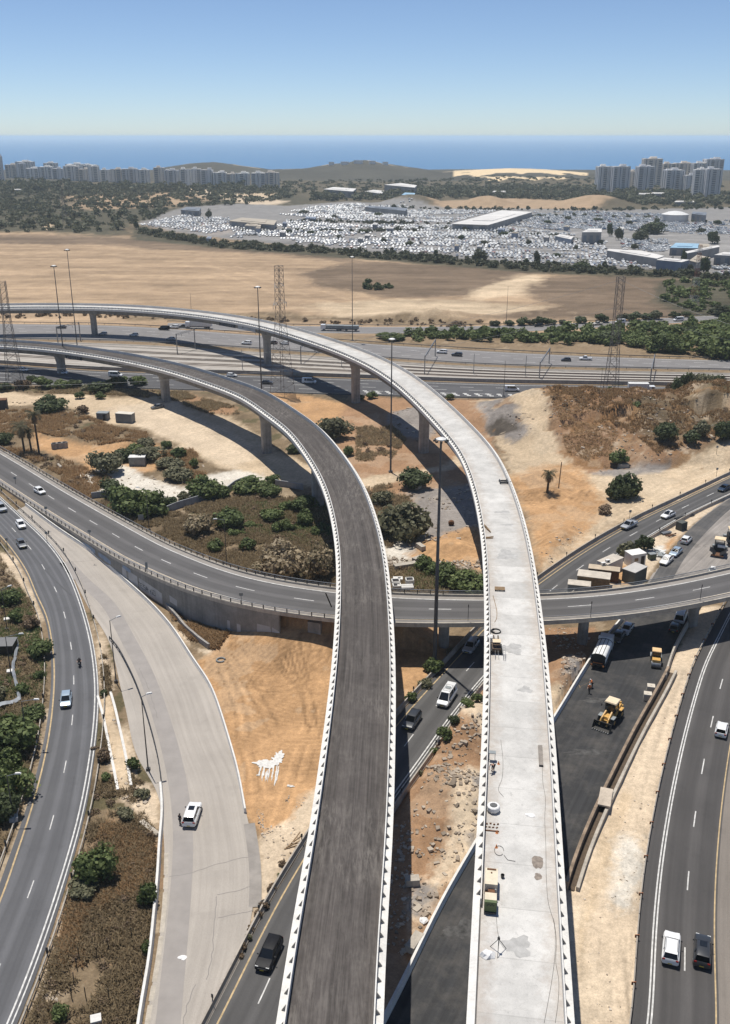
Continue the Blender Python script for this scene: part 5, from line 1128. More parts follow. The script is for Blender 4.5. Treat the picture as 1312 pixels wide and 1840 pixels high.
# tandem roller by the barrier
p = G0(1178, 1193); T5 = empty('road_roller', (p[0], p[1], .04), math.radians(-15), 'small yellow road roller by the barrier at the edge of the bridge shade', 'roller')
mb = MB(); mb.box((0, -.9, 1.1), (1.5, 1.5, .9), taper=.9); mb.box((0, .6, .95), (1.3, 1.6, .5)); mb.build('engine_cover', YEL, T5)
mb = MB(); mb.box((0, .35, 2.55), (1.6, 1.5, .14), taper=.93); mb.build('cab_roof', mat_plain('amber_cab_roof', (.70, .47, .24), .6, 0, .1, 2), T5)
mb = MB(); [mb.box((x, y, 1.85), (.09, .09, 1.3)) for x in (-.7, .7) for y in (-.3, 1.0)]; mb.build('cab_frame', DARKSTEEL, T5)
mb = MB(); mb.box((0, .35, 1.85), (1.28, 1.2, 1.1)); mb.build('cab_glass', GLASS, T5)
for y, nm in ((1.9, 'front_drum'), (-1.3, 'rear_drum')):
 mb = MB(); mb.tube((-.78, y, .6), (.78, y, .6), .6, .6, 20); mb.build(nm, STEEL, T5, smooth=40)
mb = MB(); mb.box((0, 2.0, .75), (1.9, .9, .16)); mb.box((-.9, 1.7, .75), (.12, 1.6, .3)); mb.box((.9, 1.7, .75), (.12, 1.6, .3)); mb.build('drum_yoke', GREYP, T5)
# asphalt pavers in the yard
def paver(label, px, py, rz):
 g = G0(px, py); T = empty('asphalt_paver', (g[0], g[1], .04), rz, label, 'paver')
 mb = MB(); mb.box((0, -.6, 1.2), (2.2, 2.6, 1.3), taper=.95); mb.box((0, -1.9, 1.5), (1.8, .8, .5)); mb.build('body', CHARC, T)
 mb = MB(); mb.box((0, -.3, 3.35), (2.3, 2.1, .12)); mb.box((0, -.3, 3.44), (2.0, 1.8, .08)); mb.build('canopy', mat_plain('tan_canopy', (.70, .56, .37), .7, 0, .1, 1), T)
 for x in (-.95, .95):
  for y in (-1.15, .6): mb = MB(); mb.tube((x, y, 1.8), (x, y, 3.32), .05); mb.build('canopy_post', DARKSTEEL, T)
 for s in (-1, 1):
  mb = MB(); mb.add([(s*.4, .8, .7), (s*1.7, .8, 1.6), (s*1.7, 2.8, 1.4), (s*.4, 2.8, .55), (s*.4, .8, .62), (s*1.78, .8, 1.6), (s*1.78, 2.8, 1.4), (s*.4, 2.8, .47)], [(0, 1, 2, 3), (7, 6, 5, 4), (0, 4, 5, 1), (1, 5, 6, 2), (2, 6, 7, 3), (3, 7, 4, 0)]); mb.build('hopper_wing', BLACKP, T)
  mb = MB(); mb.box((s*.95, -.2, .4), (.4, 3.2, .75)); mb.build('crawler_track', RUBBER, T)
 mb = MB(); mb.box((0, 1.9, .5), (.9, 2.0, .2)); mb.box((0, 2.95, .45), (2.6, .15, .25)); mb.build('hopper_floor', RUST, T)
 mb = MB(); mb.box((-.5, .75, 1.95), (1.6, .4, .5)); mb.build('console', SILV, T)
 mb = MB(); mb.box((0, -2.6, .5), (3.2, .9, .6)); mb.build('screed', GREYP, T)
 return T
paver('black asphalt paver with a tan canopy standing in the old yard', 1291, 994, math.radians(155))
paver('second asphalt paver, half cut by the photo edge behind the first', 1316, 975, math.radians(170))
g = G0(1279, 1037); T6 = empty('skid_loader', (g[0], g[1], .04), math.radians(150), 'small white skid loader with a raised black bucket behind the overpass railing', 'loader')
mb = MB(); mb.box((0, -.3, 1.0), (1.4, 1.8, .9)); mb.box((0, -.3, 1.75), (1.1, 1.1, .8), taper=.9); mb.build('body', WHITEP, T6)
mb = MB(); mb.sideprism([(1.0, 1.0), (1.9, .9), (1.6, 1.5), (1.15, 1.75)], -.85, .85); mb.build('bucket', BLACKP, T6)
for s in (-1, 1):
 mb = MB(); mb.tube((s*.78, -.9, 1.75), (s*.78, 1.1, 1.2), .09); mb.build('lift_arm', GREYP, T6)
add_wheels(T6, [(s*.75, y) for s in (-1, 1) for y in (-.7, .5)], .38)
# wrecked car and caravan shell on the left sand track
mc('sedan', 'grey', 'dusty abandoned car beside the viaduct shadow on the sand track', 283, 734, -20, 4)
# ------------------------------------------------------------------ people
SKIN = mat_plain('skin', (.42, .24, .16), .6, 0, .05); ORV = mat_plain('orange_vest', (.75, .20, .05), .8, 0, .1, 6); DKCL = mat_plain('dark_cloth', (.02, .022, .028), .9, 0, .1, 6); BLUECL = mat_plain('blue_denim', (.05, .07, .12), .9, 0, .15, 6)
HAIR = mat_plain('black_hair', (.012, .01, .009), .7); HELM = mat_plain('white_helmet', (.78, .77, .74), .4); GREYCL = mat_plain('grey_cloth', (.16, .16, .16), .9)
def skin_mesh(name, joints, bones, mat, parent, sub=1, rigid=None):
 """one continuous surface grown over a jointed skeleton"""
 me = bpy.data.meshes.new(name); ks = list(joints); me.from_pydata([joints[k][0] for k in ks], [(ks.index(a), ks.index(b)) for a, b in bones], []); o = bpy.data.objects.new(name, me); COL.objects.link(o)
 sk = o.modifiers.new('skin', 'SKIN'); sk.use_smooth_shade = True
 for i, k in enumerate(ks):
  r = joints[k][1]; r = (r, r) if not isinstance(r, tuple) else r; me.skin_vertices[0].data[i].radius = r; me.skin_vertices[0].data[i].use_root = (i == 0)
 s = o.modifiers.new('sub', 'SUBSURF'); s.levels = sub; s.render_levels = sub
 dg = bpy.context.evaluated_depsgraph_get(); ev = bpy.data.meshes.new_from_object(o.evaluated_get(dg)); ev.name = name
 bpy.data.objects.remove(o); bpy.data.meshes.remove(me); ev.materials.clear(); ev.materials.append(mat)
 q = bpy.data.objects.new(name, ev); COL.objects.link(q)
 if parent is not None: q.parent = parent
 return q
def person(label, loc, rz, pose='stand', top=DKCL, legs=DKCL, hat=None, name='person', sc=1.0):
 T = empty(name, loc, rz, label, 'person'); T.scale = (sc,)*3
 P = dict(pel=(0, 0, .95), ch=(0, .02, 1.32), nk=(0, .02, 1.50), hd=(0, .05, 1.60), cr=(0, .04, 1.74),
             shL=(-.19, .02, 1.43), elL=(-.27, 0, 1.15), haL=(-.25, .14, .92), shR=(.19, .02, 1.43), elR=(.27, 0, 1.15), haR=(.25, .14, .92),
             hpL=(-.10, 0, .90), knL=(-.11, .03, .50), anL=(-.11, -.02, .09), toL=(-.12, .16, .05), hpR=(.10, 0, .90), knR=(.11, .03, .50), anR=(.11, -.02, .09), toR=(.12, .16, .05))
 if pose == 'walk': P.update(knL=(-.10, .2, .52), anL=(-.1, .16, .1), toL=(-.1, .33, .06), knR=(.1, -.03, .5), anR=(.1, -.28, .13), toR=(.1, -.12, .05), haL=(-.26, -.05, .95), haR=(.24, .3, 1.02), elR=(.26, .05, 1.15))
 if pose == 'work': P.update(ch=(0, .16, 1.28), nk=(0, .27, 1.42), hd=(0, .35, 1.49), cr=(0, .40, 1.62), shL=(-.19, .22, 1.37), shR=(.19, .22, 1.37), elL=(-.28, .38, 1.12), elR=(.28, .34, 1.12), haL=(-.08, .55, 1.0), haR=(.1, .5, .92))
 if pose == 'bend': P.update(pel=(0, -.15, .88), ch=(0, .2, 1.05), nk=(0, .38, 1.08), hd=(0, .49, 1.06), cr=(0, .6, 1.1), shL=(-.19, .33, 1.06), shR=(.19, .33, 1.06), elL=(-.26, .42, .78), elR=(.26, .42, .78), haL=(-.16, .6, .55), haR=(.16, .6, .55), hpL=(-.1, -.15, .84), hpR=(.1, -.15, .84), knL=(-.14, .08, .48), knR=(.14, .08, .48))
 if pose == 'ride': P.update(pel=(0, -.1, .86), ch=(0, .1, 1.2), nk=(0, .18, 1.38), hd=(0, .24, 1.48), cr=(0, .25, 1.62), shL=(-.2, .16, 1.32), shR=(.2, .16, 1.32), elL=(-.34, .32, 1.12), elR=(.34, .32, 1.12), haL=(-.33, .58, 1.06), haR=(.33, .58, 1.06), hpL=(-.12, -.08, .84), hpR=(.12, -.08, .84), knL=(-.24, .28, .68), knR=(.24, .28, .68), anL=(-.2, .08, .34), anR=(.2, .08, .34), toL=(-.2, .24, .30), toR=(.2, .24, .30))
 R = dict(pel=(.15, .11), ch=(.17, .12), nk=.065, hd=.095, cr=.075, shL=.085, elL=.052, haL=.042, shR=.085, elR=.052, haR=.042, hpL=.095, knL=.065, anL=.045, toL=.04, hpR=.095, knR=.065, anR=.045, toR=.04)
 B = [('pel', 'ch'), ('ch', 'nk'), ('nk', 'hd'), ('hd', 'cr'), ('ch', 'shL'), ('shL', 'elL'), ('elL', 'haL'), ('ch', 'shR'), ('shR', 'elR'), ('elR', 'haR'), ('pel', 'hpL'), ('hpL', 'knL'), ('knL', 'anL'), ('anL', 'toL'), ('pel', 'hpR'), ('hpR', 'knR'), ('knR', 'anR'), ('anR', 'toR')]
 # fingers on each hand
 for s in 'LR':
  h = Vector(P['ha'+s]); e = Vector(P['el'+s]); d = (h-e).normalized(); side = d.cross(Vector((0, 0, 1))); side = side.normalized() if side.length > .05 else Vector((1, 0, 0))
  for k, ln in enumerate((.075, .085, .08, .065)):
   b0 = h+d*.05+side*(k-1.5)*.022; P[f'f{s}{k}'] = tuple(b0+d*ln*.7); R[f'f{s}{k}'] = .011; B.append(('ha'+s, f'f{s}{k}'))
  P['t'+s] = tuple(h+d*.03+side*.06); R['t'+s] = .013; B.append(('ha'+s, 't'+s))
 skin_mesh('body', {k: (P[k], R[k]) for k in P}, B, SKIN, T)
 keep = lambda ks, g: {k: (P[k], tuple(x*g for x in R[k]) if isinstance(R[k], tuple) else R[k]*g) for k in ks}
 skin_mesh('shirt', keep(['ch', 'pel', 'nk', 'shL', 'elL', 'shR', 'elR'], 1.13), [('pel', 'ch'), ('ch', 'nk'), ('ch', 'shL'), ('shL', 'elL'), ('ch', 'shR'), ('shR', 'elR')], top, T)
 skin_mesh('trousers', keep(['pel', 'hpL', 'knL', 'anL', 'hpR', 'knR', 'anR'], 1.12), [('pel', 'hpL'), ('hpL', 'knL'), ('knL', 'anL'), ('pel', 'hpR'), ('hpR', 'knR'), ('knR', 'anR')], legs, T)
 for s in 'LR': skin_mesh('shoe', {'a': (P['an'+s], .052), 'b': (P['to'+s], .048)}, [('a', 'b')], BLACKP, T)
 hd = Vector(P['hd']); crn = Vector(P['cr']); up = (crn-hd).normalized(); mb = MB(); n = 12
 c = hd+up*.07
 rings = [(.112, .0), (.108, .05), (.085, .095), (.04, .118)]
 for i, (r, z) in enumerate(rings):
  for k in range(n): mb.v.append(tuple(c+Vector((r*math.cos(2*math.pi*k/n), r*1.12*math.sin(2*math.pi*k/n), 0))+up*z))
 mb.f = [(i*n+k, i*n+(k+1) % n, (i+1)*n+(k+1) % n, (i+1)*n+k) for i in range(3) for k in range(n)]+[tuple(3*n+k for k in range(n)), tuple(range(n-1, -1, -1))]; mb.m = [0]*len(mb.f)
 mb.build('helmet' if hat else 'hair', hat or HAIR, T, smooth=60)
 mb = MB(); mb.box(tuple(hd+Vector((0, .10, .01))), (.03, .04, .05)); [mb.box(tuple(hd+Vector((s*.038, .095, .035))), (.025, .015, .015), mi=1) for s in (-1, 1)]; mb.box(tuple(hd+Vector((0, .095, -.035))), (.05, .015, .012), mi=2)
 mb.build('face', [SKIN, BLACKP, mat_plain('lips', (.30, .12, .10), .6, 0, 0)], T)
 return T
g = G(324, 1482); person('person in black standing beside the parked white car on the closed road', (g.x, g.y, .03), -.6, 'stand', DKCL, DKCL)
g = G(1058.5, 1246); person('worker in orange vest and white helmet, nearer of the two on the fresh asphalt', (g.x, g.y, .04), 2.7, 'walk', ORV, DKCL, HELM)
g = G(1064, 1236); person('worker in orange vest holding a long rake, farther of the two by the barrier', (g.x, g.y, .04), 1.6, 'work', ORV, DKCL, HELM)
mb = MB(); gx, gy = g.x, g.y; mb.tube((gx-.55, gy+.05, 1.0), (gx-2.0, gy+.25, .08), .022, .022, 6); mb.box((gx-2.02, gy+.25, .07), (.10, .8, .05)); tag(mb.build('asphalt_rake', WOOD), 'long-handled asphalt rake held by the worker nearest the barrier', 'rake')
dp, dr = on_deck(C2, B2, 886, 1386); person('worker in dark clothes bending on the pale viaduct deck by the left parapet', dp, dr+2.6, 'bend', DKCL, DKCL, mat_plain('grey_helmet', (.4, .4, .4), .5))
g = G(143.5, 1196); hd = G0(143.5-1, 1226); a = math.atan2(hd[1]-g.y, hd[0]-g.x)-math.pi/2
T7 = empty('motorcycle', (g.x, g.y, .035), a, 'black motorcycle ridden down the left road', 'motorcycle')
for y, nm in ((.68, 'wheel'), (-.68, 'wheel')):
 mb = MB(); mb.tube((-.07, y, .31), (.07, y, .31), .31, .31, 18); mb.tube((-.075, y, .31), (.075, y, .31), .17, .17, 14, 1); mb.build(nm, [RUBBER, STEEL], T7)
mb = MB(); mb.box((0, .05, .62), (.28, .9, .36), taper=.8); mb.box((0, .25, .85), (.30, .5, .22), taper=.7); mb.box((0, -.6, .88), (.34, .4, .3)); mb.box((0, .72, .85), (.34, .25, .5), taper=.7); mb.build('body', PAINT['black'], T7)
mb = MB(); mb.box((0, -.2, .83), (.28, .7, .10)); mb.build('saddle', BLACKP, T7)
mb = MB(); mb.tube((-.36, .55, 1.04), (.36, .55, 1.04), .02); mb.tube((0, .55, 1.0), (0, .7, .35), .035); mb.build('handlebar', DARKSTEEL, T7)
mb = MB(); mb.box((0, .86, .92), (.16, .05, .14)); mb.build('headlight', LAMP, T7)
r_ = person('motorcycle rider in dark jacket and black helmet on the left road', (g.x, g.y, .035), a, 'ride', DKCL, DKCL, BLACKP)
# ------------------------------------------------------------------ masts, lamps, pylons, railway portals
def mast(base, top, label, r=.27, head=True, group='high lighting masts', hidden=None):
 g = G0(*base); h = hpx(base, top); T = empty('light_mast', (g[0], g[1], TZ(*g) if False else 0), 0, label, 'light mast', group)
 mb = MB(); mb.tube((0, 0, -.3), (0, 0, h), r, r*.45, 12); mb.box((0, 0, .1), (1.1, 1.1, .5)); mb.build('pole', mat_plain('mast_steel', (.10, .10, .105), .6, .3, .1, .5), T, smooth=40)
 if head:
  mb = MB(); mb.lathe([(.4, h-.2), (.85, h+.05), (.85, h+.15), (.4, h+.35)], 14); mb.build('head_frame', WHITEP, T)
  fm = MB(); fm.box((0, 0, 0), (.42, .3, .26))
  d = None
  for k in range(8):
   a = 2*math.pi*k/8
   if d is None: o = fm.build('floodlight', DARKSTEEL, T); d = o.data
   else: o = bpy.data.objects.new('floodlight', d); COL.objects.link(o); o.parent = T
   o.location = (1.05*math.cos(a), 1.05*math.sin(a), h-.15); o.rotation_euler = (0, 0, a)
 return T
mast((702, 848), (697, 610), 'tall lighting mast seen against the pale viaduct, standing left of its pier')
mast((781, 1190), (783.5, 790), 'tallest grey mast between the viaducts, crossing in front of the curved overpass', .38)
mast((471, 722), (457, 516), 'lighting mast rising behind the asphalt viaduct, left of the middle pylon')
mast((118, 668), (91.5, 478), 'lighting mast rising behind the asphalt viaduct near the left edge')
mast((140, 632), (108.5, 449), 'lighting mast behind the far left end of the pale viaduct', .24)
mast((633.5, 612), (629.5, 462), 'thin lighting mast standing beside the service road before the field', .2)
mast((345.5, 584), (343.5, 527), 'short thin pole behind the left part of the pale viaduct', .12, False)
mast((910, 577), (911.5, 514), 'thin pole at the field edge right of the centre', .12, False)
mast((905, 712), (905.5, 648), 'thin pole on the near verge of the dark carriageway beyond the sand track', .11, False)
mast((1078, 714), (1080, 662), 'thin pole just left of the right pylon foot', .11, False)
def lamp(base, top, arm, label, group='street lamps by the left roads'):
 g = G0(*base); h = hpx(base, top); T = empty('street_lamp', (g[0], g[1], 0), 0, label, 'street lamp', group)
 # arm end: level with the head, so solve on the plane of that height
 q = U(arm[0], arm[1], h+.35); d = Vector((q[0]-g[0], q[1]-g[1], .35)); L = math.hypot(d.x, d.y)
 if L > 3.2: d *= 3.2/L; d.z = .35
 mb = MB(); mb.tube((0, 0, -.3), (0, 0, h), .11, .06, 8); mb.box((0, 0, .15), (.55, .55, .5)); mb.build('pole', mat_plain('lamp_pole_steel', (.085, .082, .08), .6, .3, .1, .5), T)
 mb = MB(); mb.tube((0, 0, h-.05), tuple(d*.8+Vector((0, 0, h))), .05, .045, 6); mb.build('arm', STEEL, T)
 a = math.atan2(d.y, d.x); mb = MB(); c = d*.95+Vector((0, 0, h)); mb.box(tuple(c), (.85, .34, .16), a, taper=.75); mb.build('lamp_head', WHITEP, T)
 return T
lamp((209, 1226), (191, 1115), (214, 1107), 'street lamp at the upper end of the short-posted guardrail, over the closed road')
lamp((266.6, 1384), (243.5, 1252), (269, 1245), 'street lamp at the lower end of the short-posted guardrail, over the closed road')
lamp((50, 1339), (36, 1260), (66.6, 1256), 'street lamp among green bushes with a ragged sheet behind it, left of the left road')
lamp((20, 1212), (12.6, 1144), (39, 1138), 'street lamp in dry scrub above a white footing, left of the left road')
lamp((13, 1132), (0, 1060), (18.5, 1052), 'street lamp uppermost of those left of the left road')
lamp((25, 1474), (7.5, 1394), (33, 1389), 'street lamp lowest of those left of the left road, by a large bush')
lamp((268.5, 953), (262, 880), (246, 875), 'street lamp behind the overpass guardrail beside a small sign and large trees', 'street lamps behind the overpass')
lamp((408, 1025), (397, 934), (386, 932), 'street lamp behind the overpass guardrail in the brown brush', 'street lamps behind the overpass')
LAT = mat_plain('lattice_steel', (.17, .155, .145), .6, .4, .2, 1); LATW = mat_plain('pale_lattice_steel', (.40, .40, .39), .6, .2, .1, 1); LATR = mat_plain('red_lattice_paint', (.24, .095, .06), .7, 0, .2, 1)
def pylon(base, top, wb, wt, label, arms=(), rz=.3, bands=None, waist=None):
 g = G0(*base); h = hpx(base, top); T = empty('lattice_pylon', (g[0], g[1], TZ(*g) if base[1] < 720 else 0), rz, label, 'pylon', 'lattice power pylons')
 W = lambda z: float(np.interp(z, [0, h*.62, h], [wb, wt*1.15, wt])) if waist is None else float(np.interp(z, [0, h*waist, h], [wb, wt, wt]))
 n = 15; lv = [h*(1-(1-k/n)**1.25) for k in range(n+1)]
 mains, brace, alt = [MB() for _ in range(4)], MB(), MB()
 cs = ((-.5, -.5), (.5, -.5), (.5, .5), (-.5, .5))
 for i in range(n):
  a, b = lv[i], lv[i+1]; wa, wbb = W(a), W(b); tgt = brace
  if bands and (i//2) % 2 == 0: tgt = alt
  r = .045
  for k in range(4):
   p = (cs[k][0]*wa, cs[k][1]*wa, a); q = (cs[k][0]*wbb, cs[k][1]*wbb, b); k2 = (k+1) % 4
   p2 = (cs[k2][0]*wa, cs[k2][1]*wa, a); q2 = (cs[k2][0]*wbb, cs[k2][1]*wbb, b)
   mains[k].tube(p, q, .095, .09, 4, mi=1 if bands and (i//2) % 2 == 0 else 0, cap=False)
   tgt.tube(p, q2, r, r, 4, cap=False); tgt.tube(p2, q, r, r, 4, cap=False); tgt.tube(q, q2, r, r, 4, cap=False)
 for m_ in mains: m_.build('leg', [LATR if bands else LAT, LATW], T)
 brace.build('bracing', LATR if bands else LAT, T)
 if bands: alt.build('pale_section', LATW, T)
 for f, L in arms:
  for s in (-1, 1):
   mb = MB(); z = h*f; w = W(z)/2
   for y in (-w, w): mb.tube((s*w, y, z), (s*L, 0, z+.2), .07, .05, 4); mb.tube((s*w, y, z+1.6), (s*L, 0, z+.2), .06, .05, 4)
   for t in (.3, .6): mb.tube((s*(w+(L-w)*t), -w*(1-t), z+.1*t), (s*(w+(L-w)*t), w*(1-t), z+1.6*(1-t)), .05, .05, 4)
   mb.tube((s*L, 0, z+.2), (s*L, 0, z-1.3), .09, .09, 6); mb.build('cross_arm', LATW, T)
 return T, h
pylon((28, 692), (7, 505), 5.6, 2.2, 'lattice pylon at the left edge standing before both viaducts', rz=.15)
_, H2 = pylon((508, 708), (495, 477), 6.4, 2.1, 'lattice pylon in the middle standing between the two viaducts', ((.71, 3.8), (.84, 2.6)), rz=1.0)
_, H3 = pylon((1096, 716), (1112, 497), 4.6, 2.3, 'slender lattice pylon at the right standing on the sandy mound edge', rz=.05, waist=.55)
pylon((1246, 549), (1252, 440), 4.2, 1.5, 'red and white banded lattice mast beyond the service road at the right', rz=.2, bands=True)
pylon((118, 404), (115, 322), 5.0, 1.4, 'faint grey pylon far off in the scrub at the left', rz=.4)
# sagging conductors from the right pylon
A = Vector((*G0(1096, 716), H3-1));
for k, (px, py, z) in enumerate(((-700, 640, 36), (-700, 660, 30), (2100, 600, 38), (2100, 590, 30))):
 e = U(px, py, z); Bq = Vector((e[0], e[1], z)); A2 = A-Vector((0, 0, 9*(k % 2)))
 pts = [A2.lerp(Bq, t)-Vector((0, 0, 14*4*t*(1-t))) for t in np.linspace(0, 1, 30)]
 mb = MB(); mb.path(pts, .035, 4); tag(mb.build('power_cable', STEEL), ('upper' if k % 2 == 0 else 'lower')+' thin power cable running '+('left' if k < 2 else 'right')+' from the slender right pylon', 'cable', 'power cables')
def portal(a, b, ha, hb, label):
 """two posts standing at pixels a and b joined by a lattice beam"""
 p = Vector((*G0(*a), 0)); q = Vector((*G0(*b), 0)); T = empty('catenary_portal', tuple((p+q)/2), 0, label, 'portal', 'railway catenary portals'); c = (p+q)/2; h1 = hpx(a, ha); h2 = hpx(b, hb); h = (h1+h2)/2
 for e in (p, q): mb = MB(); mb.box((e.x-c.x, e.y-c.y, h/2), (.38, .38, h)); mb.build('post', CONC, T)
 d = (q-p); L = d.length; a_ = math.atan2(d.y, d.x); mb = MB()
 for z in (h-.15, h-.75): mb.box((0, 0, z), (L, .2, .12), a_)
 n = int(L/1.2)
 for k in range(n):
  u = d*(k/n-.5); v = d*((k+1)/n-.5); mb.tube((u.x, u.y, h-.15 if k % 2 else h-.75), (v.x, v.y, h-.75 if k % 2 else h-.15), .05, .05, 4)
 mb.build('beam', STEEL, T)
 for t in (-.22, .2): mb = MB(); u = d*t; mb.tube((u.x, u.y, h-.7), (u.x, u.y, h-1.9), .07, .07, 5); mb.build('insulator', DARKSTEEL, T)
portal((969, 680), (986.5, 653), (969, 648), (986.5, 626), 'railway portal left of the right pylon, its beam catching the sun')
portal((1168, 690), (1174, 663), (1168, 662), (1174, 636), 'railway portal right of the right pylon')
portal((541, 653), (566, 632), (541, 618), (566, 606), 'railway portal just right of the middle pylon')
portal((319, 636), (351, 626), (319, 599), (351, 590), 'railway portal in front of the white lorry')
portal((105, 621), (145, 612), (105, 588), (142, 577), 'railway portal farthest left, by a pier of the pale viaduct')
portal((763, 672), (782, 640), (763, 634), (782, 613), 'railway portal seen over the parapet of the pale viaduct')
for px, py, lab in ((436, 664, 'catenary post beside the tall pier of the pale viaduct'), (614, 660, 'catenary post just left of the second tall pier'), (851, 672, 'catenary post above the bend of the pale viaduct'), (944, 676, 'slim catenary post left of the sunlit portal')):
 g = G0(px, py); T = empty('catenary_post', (g[0], g[1], 0), 0, lab, 'post', 'single catenary posts'); mb = MB(); mb.tube((0, 0, 0), (0, 0, 8), .15, .1, 6); mb.build('pole', STEEL, T); mb = MB(); mb.tube((0, 0, 7), (.4, -2.6, 7.3), .06, .05, 5); mb.build('bracket', STEEL, T)
# ------------------------------------------------------------------ site objects on the pale deck
def dk(px, py): return on_deck(C2, B2, px, py)
def put(name, label, cat, mats, px, py, fn, rz=0.0, group=None):
 p, a = dk(px, py); mb = MB(); fn(mb); o = mb.build(name, mats, None, tuple(p), a+rz); return tag(o, label, cat, group)
p, a = dk(881.5, 1612); T = empty('generator_set', tuple(p), a, 'cream generator with a green end standing by the left parapet of the pale deck', 'generator')
CREAM = mat_plain('cream_sheet_metal', (.66, .58, .43), .6, 0, .12, 1.5); GREENM = mat_plain('green_sheet_metal', (.085, .12, .04), .6, 0, .2, 2)
mb = MB(); mb.box((0, 1.15, .95), (1.25, 2.3, 1.3)); mb.box((0, 2.1, 1.62), (.9, .22, .06), mi=1); mb.tube((0, 1.6, 1.6), (0, 1.6, 1.68), .08, .08, 8, 1); mb.build('housing', [CREAM, RUST], T)
mb = MB(); mb.box((0, -.45, .55), (1.1, .9, .5)); mb.box((.05, -.35, .95), (.7, .5, .3)); mb.tube((.45, -.3, .8), (.45, -.3, 1.3), .09, .09, 8, 1); mb.build('engine', [RUST, STEEL], T)
mb = MB(); mb.box((0, -1.45, .85), (1.15, 1.1, 1.05)); mb.build('control_box', CREAM, T)
mb = MB(); mb.box((0, -2.1, .85), (1.2, .35, 1.15)); [mb.box((x, -2.29, 1.05+.1*(k % 2)), (.1, .04, .1), mi=1) for k, x in enumerate((-.3, -.15, 0, .15, .3))]; mb.build('radiator_grille', [GREENM, BLACKP], T)
mb = MB(); mb.box((0, 0, .2), (1.2, 4.8, .16)); mb.build('skid', DARKSTEEL, T)
p, a = dk(891.5, 1170); T = empty('deck_drilling_machine', tuple(p), a+.05, 'small yellow-brown machine with forks and a ladder frame on the pale deck', 'machine')
BRN = mat_plain('muddy_steel', (.11, .075, .045), .8, .1, .4, 4)
mb = MB(); mb.box((0, 0, .65), (1.3, 2.0, .5)); mb.box((0, .9, 1.1), (.9, .7, .6)); mb.build('body', BRN, T)
for s in (-1, 1): mb = MB(); mb.box((s*.72, 0, .32), (.28, 2.2, .6)); mb.build('crawler_track', RUBBER, T)
mb = MB(); mb.box((0, -.1, 1.75), (1.15, 1.0, .1)); mb.build('canopy', mat_plain('tan_canopy', (.70, .56, .37)), T)
for x in (-.5, .5): mb = MB(); mb.tube((x, -.4, .8), (x, -.4, 1.72), .04); mb.build('canopy_post', DARKSTEEL, T)
for x in (-.3, .35): mb = MB(); mb.tube((x, .9, 1.1), (x, 2.3, 1.35), .12, .09, 6); mb.build('boom', BRN, T)
mb = MB()
for x in (.9, 1.2): mb.tube((x, -2.8, .15), (x, -.5, 1.3), .03)
for k in range(7): t = k/6; mb.tube((.9, -2.8+2.3*t, .15+1.15*t), (1.2, -2.8+2.3*t, .15+1.15*t), .025)
for x in (-.2, .2): mb.tube((x, -1, .7), (x*1.3, -2.6, .12), .03)
mb.build('ladder_frame', STEEL, T)
put('water_tank', 'white plastic sack of water beside the small machine on the pale deck', 'tank', WHITEP, 882, 1152, lambda m: m.lathe([(.45, 0), (.62, .25), (.55, .8), (.25, 1.0)], 10))
def torus(m, R, r, z=.12, n=26, a0=0.0, a1=2*math.pi, sx=1.0):
 pts = [(R*sx*math.cos(a0+(a1-a0)*k/n), R*math.sin(a0+(a1-a0)*k/n), z) for k in range(n+1)]; m.path(pts, r, 6)
put('hose_coil', 'thick black hose coil lying above the small machine on the pale deck', 'hose', RUBBER, 891, 1135, lambda m: (torus(m, .72, .09, .1, 24, .5, 6.4), torus(m, .62, .07, .22, 24, 2, 4.4)))
put('hose_loop', 'thin loop of black hose on the pale deck above the generator', 'hose', RUBBER, 897, 1529, lambda m: (torus(m, .75, .022, .05, 26, 0, 5.6, .65), m.path([(.5, -.6, .05), (.9, -1.3, .05), (1.7, -1.4, .05)], .022)))
put('timber_pallet', 'grey brown pallet lying on the pale deck above the curved overpass', 'pallet', [WOOD, DARKSTEEL], 898, 1060, lambda m: ([m.box((0, -.5+k*.25, .3), (1.7, .2, .06)) for k in range(5)], [m.box((x, 0, .15), (.12, 1.1, .26), 0, 1) for x in (-.7, 0, .7)]))
put('scaffold_board', 'long grey scaffold board lying near the right parapet of the pale deck', 'board', [mat_plain('grey_timber', (.26, .23, .20), .9, 0, .25, 2), BLACKP], 971.5, 1359, lambda m: (m.box((0, 0, .12), (.5, 4.1, .2)), m.box((0, -2.1, .1), (.5, .1, .2), 0, 1)))
put('steel_frame', 'dark square steel frame lying on the far bend of the pale deck', 'frame', DARKSTEEL, 905, 867, lambda m: ([m.box((0, y, .25), (2.0, .2, .3)) for y in (-.9, .5)], [m.box((x, 0, .3), (.2, 2.0, .3)) for x in (-.8, .7)], m.box((1.3, -.2, .2), (.7, .15, .3))))
put('timber_stack', 'brown timber stack leaning by the left parapet of the pale deck', 'timber', WOOD, 874, 948, lambda m: [m.box((-.2+.12*k, -.3*k, .15+.1*(k % 2)), (.16, 2.8, .16), .25) for k in range(5)])
put('timber_stack', 'thin timber pieces lying across the left part of the pale deck below the leaning stack', 'timber', WOOD, 878, 968, lambda m: [m.box((.1*k, .25*k, .08+.05*k), (1.6, .12, .1), .1+.12*k) for k in range(3)])
p, a = dk(895, 1709); T = empty('survey_tripod', tuple(p), a, 'black tripod standing on the pale deck near the bottom of the photo', 'tripod')
for k in range(3): mb = MB(); t = 2*math.pi*k/3+.5; mb.tube((0, 0, 1.45), (.85*math.cos(t), .85*math.sin(t), 0), .035, .03, 6); mb.build('leg', BLACKP, T)
